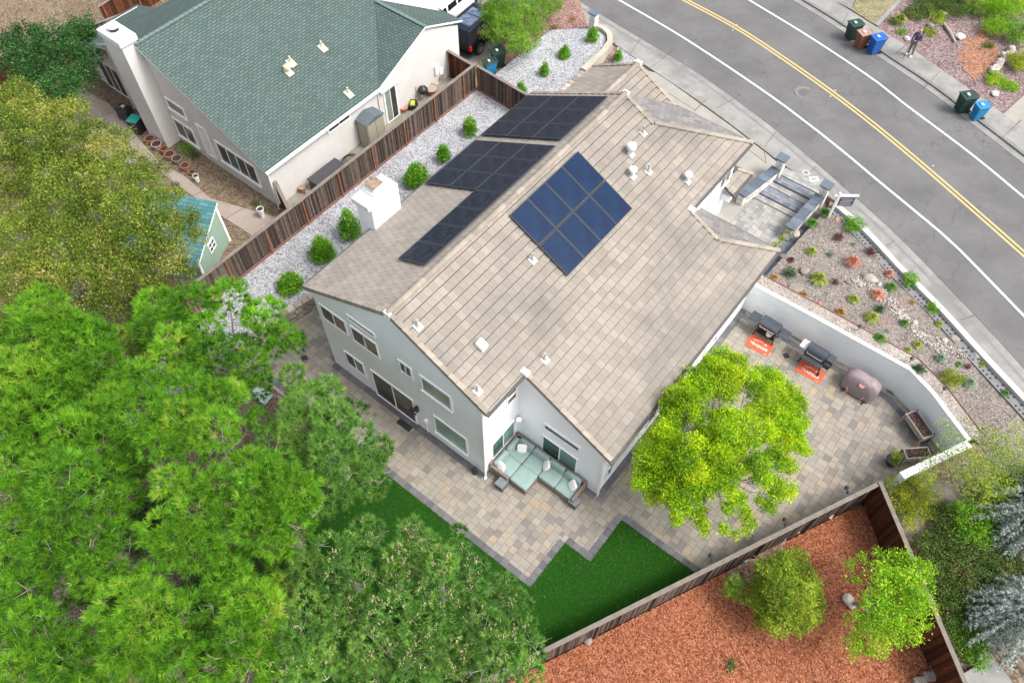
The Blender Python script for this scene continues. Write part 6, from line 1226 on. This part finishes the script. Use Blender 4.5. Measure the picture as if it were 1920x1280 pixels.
# front bush by the gate
FB = [(930,20,26),(960,10,28),(950,50,30),(985,35,28),(1010,15,26),(930,62,24),(975,85,24),(990,70,22),(1035,10,20),(1000,-10,26),(925,30,20),(950,25,24),(1010,50,16)]
p = at(968, 70, .2); leafy('shrub', 'large green shrub with pink buds between driveway and red chips', 'shrub', p, lob(FB, dome(968, 45, 90, 2.3, 1.1, rs)), 'pinkleaf', size=.07, dens=120, k=11, cl=.07, seed=120, tr=.08, twigs=6)
p = at(1045, 15, .2); leafy('shrub', 'thin brownish bare twiggy shrub at the top behind the stone pillar', 'shrub', p, lob([(1040,5,18),(1055,12,14),(1030,-10,20),(1048,-20,20)], lambda l: 1.5), 'pinkleaf', size=.05, dens=25, k=5, seed=121, tr=.05, twigs=14, bark='barkgrey')
for i, (px, lab) in enumerate([((1040, 55), 'small green weed in the red chips left of the stone pillar'), ((1073, 38), 'small red brown weed in the red chips nearest the stone pillar')]): bush('weed', lab, at(*px, .3), .28, .25, ['mshrub', 'orange'][i], seed=125+i, size=.05, dens=60, cat='plant')
# --- planting bed
def tuft(label, p, r_, h, m, n=90, seed=1, name='grass_tuft', cat='ornamental grass', w=.012, group=None):
    r = np.random.default_rng(seed); t = thing(name, label, cat, tuple(p), 0, group); a = r.random(n)*6.283; q = r.random(n)**.6; el = h*(1.1-q*.6); V = []; Fc = []
    B = np.c_[np.cos(a)*r_*.15*r.random(n), np.sin(a)*r_*.15*r.random(n), np.zeros(n)]; Mi = B+np.c_[np.cos(a)*r_*q*.5, np.sin(a)*r_*q*.5, el*.85]; E_ = B+np.c_[np.cos(a)*r_*q, np.sin(a)*r_*q, el*(1-.45*q)]
    Sd = np.c_[-np.sin(a), np.cos(a), np.zeros(n)]*w; V = np.stack([B-Sd*.7, B+Sd*.7, Mi+Sd, Mi-Sd, E_], 1).reshape(-1, 3)
    F = [];
    for i in range(n): b_ = i*5; F += [(b_, b_+1, b_+2, b_+3), (b_+3, b_+2, b_+4, b_+4)]
    Vq = V; me = bpy.data.meshes.new('blades'); me.from_pydata([tuple(v) for v in Vq], [], [f if f[2] != f[3] else f[:3] for f in F]); me.materials.append(M[m]); at_ = me.attributes.new('rnd', 'FLOAT', 'FACE'); at_.data.foreach_set('value', np.repeat(r.random(n), 2).astype(np.float32)); link(bpy.data.objects.new('blades', me), t); return t
z6 = lambda x, y: (1280+x/2.667, 380+y/2.667)
BP = [('t',(710,60),.34,.4,'greentuft','green grassy tuft at the foot of the sale sign'),('t',(645,112),.38,.35,'greentuft','wide green grassy tuft below the sale sign tuft'),('b',(850,125),.52,.45,'shrub','big dark green spreading shrub beside the pale kerb strip at the top of the bed'),('b',(775,178),.26,.25,'purple','dark purple shrub left of the big spreading green shrub'),('t',(855,212),.16,.15,'bluetuft','small pale tuft between the two dark purple shrubs'),('t',(640,250),.32,.32,'grasstuft','yellow green tuft between the roof corner and the purple shrub'),('b',(735,264),.17,.15,'bluetuft','small blue green cushion plant above the red flax'),('t',(540,292),.2,.25,'purple','dark maroon tuft near the roof corner'),('b',(935,254),.26,.28,'purple','dark purple shrub nearest the pale kerb strip'),('t',(845,305),.42,.5,'redgrass','largest red spiky flax in the middle of the upper bed'),('t',(1028,362),.24,.35,'redgrass','red spiky flax above the dry cobble stream'),('b',(530,360),.32,.35,'darkgreen','clipped dark green ball shrub near the big boulders'),('t',(460,378),.2,.2,'orange','orange brown tuft nearest the house eave'),('t',(678,390),.48,.45,'grasstuft','largest yellow green tuft beside the boulder'),('b',(760,402),.16,.18,'purple','small purple plant right of the largest yellow green tuft'),('t',(1040,428),.32,.3,'greentuft','green tuft right beside the dry cobble stream'),('b',(1130,402),.46,.45,'shrub','big bright green shrub against the hollow block edging'),('t',(968,465),.36,.35,'redgrass','red flax straddling the dry cobble stream'),('t',(850,490),.32,.32,'grasstuft','yellow green tuft left of the lower red flax'),('t',(607,464),.2,.2,'orange','small orange tuft beside the lower boulder'),('t',(785,553),.28,.28,'orange','orange and green tuft below the red stone'),('b',(980,540),.24,.25,'darkgreen','low dark green cushion in the centre of the bed'),('t',(940,580),.40,.38,'grasstuft','broad yellow green tuft below the dark green cushion'),('t',(1105,608),.24,.3,'greentuft','dark green upright tuft at the bend of the cobble stream'),('b',(1243,538),.30,.32,'shrub','green shrub halfway along the hollow block edging'),('t',(1148,502),.14,.14,'orange','tiny brown tuft right of the cobble stream'),('t',(1280,610),.2,.2,'grasstuft','small olive tuft below the halfway green shrub'),('t',(980,685),.34,.34,'greentuft','bright green tuft close to the pebble wall cap'),('t',(1022,644),.12,.12,'bluetuft','tiny grey green tuft above the bright green one'),('t',(1172,715),.24,.24,'grasstuft','yellow green tuft below the cobble stream bend'),('t',(1125,740),.18,.18,'grasstuft','small yellow tuft close to the bend of the white wall'),('t',(1287,783),.28,.28,'bluetuft','blue green tuft in the lower middle of the bed'),('b',(1175,840),.30,.3,'darkgreen','dark green shrub next to the bend of the pebble cap'),('t',(1380,810),.15,.15,'greentuft','tiny dark tuft beside the small purple plant'),('b',(1425,824),.15,.14,'purple','small purple plant low in the bed'),('t',(1495,812),.2,.2,'grasstuft','olive tuft beside the round boulder at the cobble stream end'),('b',(1335,895),.5,.5,'yshrub','big yellow green shrub at the lower end of the bed'),('t',(1430,905),.34,.32,'bluetuft','grey green feathery grass beside the big yellow green shrub'),('t',(1610,958),.22,.22,'greentuft','small green tuft at the lower right of the bed'),('b',(465,215),.17,.2,'yshrub','lowest of three small lime plants beside the entry wall'),('b',(490,190),.2,.25,'yshrub','middle of three small lime plants beside the entry wall'),('b',(525,150),.2,.25,'yshrub','topmost of three small lime plants beside the entry wall')]
for i, (kd, c, r_, h, m, lab) in enumerate(BP):
    p = atB(*z6(*c))
    if kd == 't': tuft(lab, p, r_*1.1, h, m, n=int(90+360*r_), seed=200+i, w=.011)
    else: bush('shrub', lab, p, r_*1.15, h*1.1, m, n=5, seed=200+i, size=.05, dens=150, k=9, cl=.04)
def rock(label, p, s, m='rock', seed=1, name='boulder', cat='rock', sink=.25, group=None):
    import bmesh
    r = np.random.default_rng(seed); bm = bmesh.new(); bmesh.ops.create_icosphere(bm, subdivisions=3, radius=1); A_ = r.normal(size=(5, 3)); A_ = nrm(A_); o_ = r.random(5)*.3+.55
    for v in bm.verts:
        d = np.array(v.co); k = 1.0
        for a, b_ in zip(A_, o_):
            q = d@a
            if q > b_: d = d-a*(q-b_)*.8
        d = d*(1+.05*math.sin(d[0]*7+seed)*math.cos(d[1]*6)); v.co = Vector((d[0]*s[0], d[1]*s[1], d[2]*s[2]))
    me = bpy.data.meshes.new(name); bm.to_mesh(me); bm.free(); me.materials.append(M[m]); me.attributes.new('rnd', 'FLOAT', 'FACE').data.foreach_set('value', np.full(len(me.polygons), r.random(), np.float32)); o = link(bpy.data.objects.new(name, me)); o.location = Vector(p)+Vector((0, 0, s[2]*(1-2*sink))); o.rotation_euler = (0, 0, r.random()*6); return tag(o, label, cat, group)
for i, (c, s_, m, lab) in enumerate([((565,155),.3,'rock','smooth brown boulder below the entry wall end'),((605,345),.38,'rock','dark brown boulder right of the clipped green ball'),((563,432),.42,'rock','largest brown boulder near the white wall'),((500,268),.22,'rock','pinkish flat stone by the roof corner'),((686,506),.17,'redrock','angular red stone in the middle of the bed'),((770,85),.2,'redrock','brown stone beside the big spreading green shrub'),((825,398),.2,'rock','pale pink stone at the head of the cobble stream'),((938,382),.46,'rock','broad flat grey boulder in the cobble stream'),((900,362),.15,'rock','pale round stone above the flat boulder'),((1160,602),.2,'rock','brown stone at the cobble stream bend'),((1197,628),.19,'rock','second brown stone just past the cobble stream bend'),((1308,690),.2,'rock','tan stone along the lower cobble stream'),((1362,680),.28,'rock','tan boulder near the hollow block edging'),((1470,768),.30,'rock','round grey boulder at the lower end of the cobble stream'),((1387,770),.18,'rock','small brown stone left of the round grey boulder'),((985,408),.14,'rock','small pale stone right of the flat grey boulder')]):
    rock(lab, atB(*z6(*c)), (s_*.82, s_*.65, s_*.42), m, seed=300+i, sink=.35)
# dry stream of cobbles
r = np.random.default_rng(17); path = [Vector(atB(*z6(*c))[:2]) for c in [(850,385),(900,402),(960,420),(1005,455),(1045,520),(1110,570),(1165,640),(1230,690),(1300,730),(1390,748),(1455,735)]]; RV = []; RF = []; RR = []
import bmesh
bm = bmesh.new(); bmesh.ops.create_icosphere(bm, subdivisions=1, radius=1); IV = np.array([v.co[:] for v in bm.verts]); IF = np.array([[v.index for v in f.verts] for f in bm.faces]); bm.free()
def pebble(x, y, z, s):
    an = r.random()*6.28; sx_, sy_ = s*(.8+.5*r.random()), s*(.6+.3*r.random()); q = IV*np.array([sx_, sy_, s*.5]); q = np.c_[q[:, 0]*math.cos(an)-q[:, 1]*math.sin(an), q[:, 0]*math.sin(an)+q[:, 1]*math.cos(an), q[:, 2]]+np.array([x, y, z]); RF.append(IF+12*len(RV)); RV.append(q); RR.append(np.full(len(IF), min(.999, .35+.75*r.random())))
Q = resamp(path, 100)
for q in Q:
    for _ in range(13): x, y = q.x+r.normal()*.17, q.y+r.normal()*.17; pebble(x, y, bedz(x, y)+.02, .028+.05*r.random()**2)
tag(link(bpy.data.objects.new('stream_cobbles', np_mesh('stream_cobbles', np.concatenate(RV), np.concatenate(RF), M['rock'], np.concatenate(RR), smooth=True))), 'pale cobbles of the dry stream winding through the planting bed', 'cobbles', kind='stuff')
# --- mulch yard plants
def px_tree(name, label, cat, L, zt, drop, R_, base, m, **k):
    cx = sum(l[0] for l in L)/len(L); cy = sum(l[1] for l in L)/len(L); return leafy(name, label, cat, Vector(base), lob(L, dome(cx, cy, R_, zt, drop, rs)), m, **k)
z4 = lambda x, y, q: (1280+x/2.977, 850+y/2.977, q/2.977)
px_tree('shrub', 'large round olive green shrub in the orange mulch', 'shrub', [z4(*l) for l in [(560,600,60),(640,590,60),(470,650,70),(560,680,80),(660,670,70),(720,730,60),(440,740,70),(540,770,90),(650,780,80),(730,820,60),(420,830,55),(500,880,80),(600,890,80),(700,900,70),(450,930,50),(540,960,60),(640,960,55),(740,900,40)]], 2.0, 1.2, 75, at(1475, 1115, -.34), 'oshrub', size=.062, dens=240, k=11, cl=.05, tr=.1, seed=400, twigs=8)
px_tree('shrub', 'small green shrub touching the large olive green shrub', 'shrub', [z4(*l) for l in [(290,720,50),(340,760,50),(260,770,45),(320,800,35)]], .9, .5, 25, at(1381, 1108, -.34), 'shrub', size=.055, dens=110, k=9, cl=.05, tr=.03, seed=401)
px_tree('broadleaf_tree', 'bright green open tree leaning over the brown fence in the mulch yard', 'tree', [z4(*l) for l in [(1160,600,60),(1240,620,70),(1080,660,55),(1320,650,60),(1380,640,30),(1150,700,70),(1250,720,80),(1340,730,60),(1100,780,70),(1200,820,80),(1300,820,70),(1370,860,45),(1050,860,70),(1150,910,80),(1260,920,75),(960,930,55),(1050,980,60),(1170,1000,70),(1280,1010,50),(940,1050,45),(1010,1080,45),(1100,1080,50),(930,620,40),(1000,580,40),(960,690,40),(1090,560,30),(1350,960,30),(940,1120,25)]], 3.0, 1.2, 110, at(1600, 1130, -.34), 'shrub_l', size=.085, dens=40, k=9, cl=.085, tr=.08, seed=402, twigs=5, bark='barkgrey') if False else None
M['brightleaf'] = leafmat('bright_leaf', [(0, (.1, .26, .01)), (.4, (.22, .46, .015)), (.8, (.38, .60, .02)), (1, (.55, .62, .06))], .35, 1, .2)
px_tree('broadleaf_tree', 'bright green open tree leaning over the brown fence in the mulch yard', 'tree', [z4(*l) for l in [(1160,600,60),(1240,620,70),(1080,660,50),(1320,650,60),(1380,640,30),(1150,700,70),(1250,720,80),(1340,730,60),(1110,780,60),(1200,820,80),(1300,820,70),(1370,860,45),(1060,860,70),(1150,910,80),(1260,920,75),(970,930,50),(1050,980,60),(1170,1000,70),(1280,1010,50),(950,1050,45),(1010,1080,45),(1100,1080,50),(930,620,30),(1000,580,30),(960,690,28),(1090,560,26),(1350,960,30),(940,1120,22)]], 3.0, 1.2, 110, at(1598, 1132, -.34), 'brightleaf', size=.085, dens=85, k=10, cl=.08, tr=.08, seed=402, twigs=5, bark='barkgrey')
bush('weed', 'small green sprout in the orange mulch at the bottom', at(1370, 1247, -.34), .25, .25, 'mshrub', seed=404, size=.07, dens=30, cat='plant')
for i, (px, s_, lab) in enumerate([((1590, 1128), .32, 'weathered grey stump beside the bright open tree'), ((1303, 1090), .16, 'pale stone at the foot of the patio fence near the lawn corner'), ((1398, 1048), .15, 'pale stone at the foot of the patio fence above the olive shrub'), ((1102, 1200), .2, 'pale stone at the foot of the patio fence at its lower end')]): rock(lab, at(*px, -.34), (s_, s_*.8, s_*.6), 'rock', seed=420+i)
for i, (px, s_, lab) in enumerate([((1752, 1252), .2, 'upper pale block of the stone edging at the bottom right fence end'), ((1740, 1268), .24, 'middle pale block of the stone edging at the bottom right fence end'), ((1722, 1278), .24, 'lower pale block of the stone edging at the bottom right fence end')]):
    p = at(*px, -.34); o = MB().box(-s_, -s_*.7, 0, s_, s_*.7, .22, bev=.04).build('edging_block', M['rock']); o.location = p; o.rotation_euler = (0, 0, .6+i*.1); tag(o, lab, 'stone block')
p = at(1669, 868, 0); t = bush('potted_shrub', 'round yellow green shrub in a dark pot at the patio corner', p+Vector((0, 0, .35)), .34, .5, 'oshrub', seed=430, size=.05, dens=120, k=9, cl=.04); q = MB().lathe([(.2, -.35), (.29, 0), (.3, .02), (.27, .02)], 18).build('pot', M['black'], t)
# --- bank vegetation on the right
def atK(px, py): 
    z = .5
    for _ in range(10): p = at(px, py, z); z = z*.4+.6*bz(p.x, p.y)
    return at(px, py, z)
px_tree('shrub', 'yellow green shrub in the corner between brown fence and white wall end', 'shrub', [z4(*l) for l in [(1180,180,60),(1250,150,60),(1330,140,60),(1200,260,60),(1290,240,75),(1370,230,60),(1240,330,60),(1320,320,65),(1390,310,40),(1260,390,40),(1400,180,50)]], 1.6, .7, 55, atK(1705, 950), 'yshrub', size=.06, dens=95, k=10, cl=.06, tr=.07, seed=440)
px_tree('broadleaf_tree', 'thin pale yellow green tree with grey twigs right of the white wall', 'tree', [(1740,880,22),(1765,860,26),(1790,835,26),(1815,870,32),(1850,850,34),(1840,890,32),(1880,870,30),(1880,830,26),(1905,850,28),(1915,810,22),(1870,910,28),(1905,890,26),(1800,900,22),(1835,920,24),(1850,815,20),(1770,800,16),(1730,905,16),(1815,795,12)], 3.6, 1.2, 110, atK(1845, 925), 'oshrub', size=.06, dens=52, k=8, cl=.08, tr=.08, seed=441, twigs=14, bark='barkgrey')
for i, (px, r_, h, m, lab) in enumerate([((1745,1045),1.1,.9,'mshrub','muted green shrub against the brown fence right of the bright tree'),((1790,1030),1.1,1.0,'mshrub','muted green shrub between brown fence and blue cedar'),((1770,1095),1.2,.8,'mshrub','olive green shrub below the muted pair beside the fence'),((1815,990),1.1,1.1,'shrub','mid green shrub above left of the blue cedar'),((1830,1090),1.3,1.0,'mshrub','reddish green shrub between the two blue cedars'),((1880,1085),1.2,1.0,'mshrub','reddish green shrub at the right edge between the cedars'),((1775,1140),.9,.5,'mshrub','low green shrub beside the brown fence end'),((1785,1200),.8,.5,'mshrub','lowest green shrub beside the brown fence end'),((1820,1215),.8,.5,'shrub','green shrub under the lower blue cedar by the concrete'),((1870,950),1.1,1.2,'oshrub','olive shrub behind the upper blue cedar'),((1770,975),.8,.5,'mshrub','small green shrub right of the yellow green corner shrub'),((1905,920),1.0,1.3,'darkgreen','dark green shrub at the right edge under the thin tree')]):
    bush('shrub', lab, atK(*px), r_, h, m, n=8, seed=450+i, size=.065, dens=70, k=10, cl=.07)
def cedar(label, base, h, strands, length, seed, aim):
    r = np.random.default_rng(seed); base = Vector(base); t = thing('blue_cedar', label, 'weeping cedar', tuple(base)); top = base+Vector((0, 0, h)); mb = MB(); mb.tube([base, base+Vector((.1, .05, h*.5)), top], [.12, .09, .05], 8); C = []; D = []
    for i in range(strands):
        an = aim+r.normal()*.95; ln = length*(.45+.7*r.random()); s = top+Vector((r.normal()*.25, r.normal()*.25, -r.random()*h*.35)); pts = []
        for k in range(12): f = k/11; pts.append(s+Vector((math.cos(an+.3*f*math.sin(i))*ln*f, math.sin(an+.3*f*math.sin(i))*ln*f, .15*math.sin(f*3)-(h*.72)*f**1.6)))
        mb.tube(pts, [.02*(1-k/13) for k in range(12)], 4, cap=False)
        for k in range(11):
            for q in range(7): f = r.random(); p = pts[k].lerp(pts[k+1], f); d = (pts[k+1]-pts[k]).normalized(); C.append((p.x+r.normal()*.04, p.y+r.normal()*.04, p.z+r.normal()*.02)); D.append((d.x+r.normal()*.5, d.y+r.normal()*.5, d.z+.2))
    mb.build('trunk', M['barkgrey'], t, world=True); V, F, rn = tufts(np.array(C), nrm(np.array(D)), 11, .12, .018, r, .6); add_np('needles', V, F, M['blue'], rn, t)
cedar('upper blue grey weeping cedar at the right edge', atK(1935, 985), 2.2, 120, 1.75, 470, R(215)); cedar('lower blue grey weeping cedar above the concrete at the right edge', atK(1905, 1165), 1.9, 90, 1.75, 471, R(205))
# --- far side planting at the top right
for i, (px, r_, h, m, lab) in enumerate([((1840,15),1.5,1.4,'brightleaf','big bright green shrub at the top edge left of the corner'),((1885,30),1.5,1.5,'brightleaf','bright green shrub in the top right corner'),((1900,75),1.1,1.1,'shrub','green shrub at the right edge above the pale stones'),((1790,18),1.2,.8,'mshrub','muted green low shrub at the top edge'),((1745,12),1.3,.35,'mshrub','flat ground cover shrub at the top edge beside the concrete edging'),((1715,28),.8,.3,'mshrub','flat green ground cover beside the yellow grass'),((1905,125),.85,.8,'yshrub','lime yellow shrub at the right edge right of the pale stones'),((1757,38),.6,.4,'oshrub','yellow green low shrub above the person'),((1868,152),.7,.25,'brightleaf','low green plant patch above the second pair of bins'),((1895,165),.5,.2,'brightleaf','small low green plant patch at the right edge'),((1742,62),.4,.2,'oshrub','low yellow weed patch right of the person'),((1852,88),.35,.25,'mshrub','small weed in the orange soil left of the pale stones'),((1860,60),.9,.8,'brightleaf','green shrub above the pale stones at the right'),((1690,62),.3,.15,'shrub','small green weed at the pavement edge left of the person'),((1675,42),.4,.2,'mshrub','small weed patch beside the bright blue bin')]):
    bush('shrub', lab, atT(*px), r_, h, m, n=7, seed=480+i, size=.07, dens=60, k=10, cl=.07)
tuft('straw yellow fountain grass across the street', atT(1686, 42), .55, .6, 'grasstuft', 200, 499, w=.016)
for i, (px, s_, m, lab) in enumerate([((1799, 72), .32, 'white_rock', 'white boulder in the red chips right of the person'), ((1865, 178), .24, 'white_rock', 'pale stone above the light blue bin'), ((1743, 50), .25, 'rock', 'grey stone behind the person'), ((1700, 74), .2, 'white_rock', 'small pale stone left of the person'), ((1832, 22), .5, 'rock', 'large grey boulder between bright shrubs at the top right'), ((1770, 28), .22, 'white_rock', 'pale stone in the muted green ground cover')]):
    if 'white_rock' not in M: M['white_rock'] = plain('white_rock', (.6, .57, .52), .9, var=.2)
    rock(lab, atT(*px), (s_, s_*.85, s_*.6), m, seed=500+i)
p = atT(1780, 64); o = MB().tube([(-.9, 0, .06), (0, .03, .08), (.9, 0, .06)], [.09, .1, .08], 8).build('log', M['barkgrey']); o.location = p; o.rotation_euler = (0, 0, R(-48)); tag(o, 'grey log lying left of the white boulder', 'log')
sw = thing('stone_edging', 'row of pale flat stones standing in the soil at the right edge', 'stone edging', tuple(atT(1880, 110))); mb = MB(); rr = random.Random(6)
for i in range(26): f = rr.random(); a = Vector(atT(1856+f*44+rr.uniform(-4, 4), 140-f*48+rr.uniform(-3, 3))); mb.cbox((a.x, a.y, a.z+.08+.14*rr.random()), (rr.uniform(.25, .5), rr.uniform(.14, .3), rr.uniform(.15, .3)), rz=rr.uniform(-.6, .8), rx=rr.uniform(-.2, .3), r=.6+.4*rr.random(), bev=.04)
mb.build('stones', M['rock'], sw, world=True)
S('bark_patch', MB().prism([tuple(atT(1836+math.cos(a*.2)*(36+7*math.sin(a*1.7)+4*math.sin(a*3.1)), 105+math.sin(a*.2)*(42+8*math.cos(a*1.3)+4*math.sin(a*4.3)))[:2]) for a in range(31)], Tf(-.2), Tf(-.012)), M['orangesoil'])
# --- neighbour side planting
for i, (px, r_, h, m, lab) in enumerate([((352,283),.5,.5,'shrub','small green shrub at the foot of the neighbour chimney in the soil strip'),((366,297),.35,.4,'darkgreen','dark green plant under the neighbour window'),((482,385),.25,.3,'darkgreen','dark plant beside the tall white cylinder'),((500,392),.25,.3,'bluetuft','grey green plant beside the tall white cylinder'),((330,352),.3,.2,'darkgreen','small dark weed between path and shed'),((205,12),.5,.8,'redleaf','red leaved shrub at the far top left')]):
    if 'redleaf' not in M: M['redleaf'] = leafmat('red_leaf', [(0, (.2, .03, .04)), (1, (.5, .12, .12))], .3)
    bush('shrub', lab, at(*px, .4), r_, h, m, n=5, seed=520+i, size=.06, dens=70, k=8, cl=.05)
tuft('small dark tuft at the entry court by the house wall', (4.9, 15.6, EZ), .3, .35, 'mshrub', 90, 530)
# fallen leaves and needles on paving, loose twigs
for o in list(sc.objects):
    if o.type == 'EMPTY' and not o.children: bpy.data.objects.remove(o)
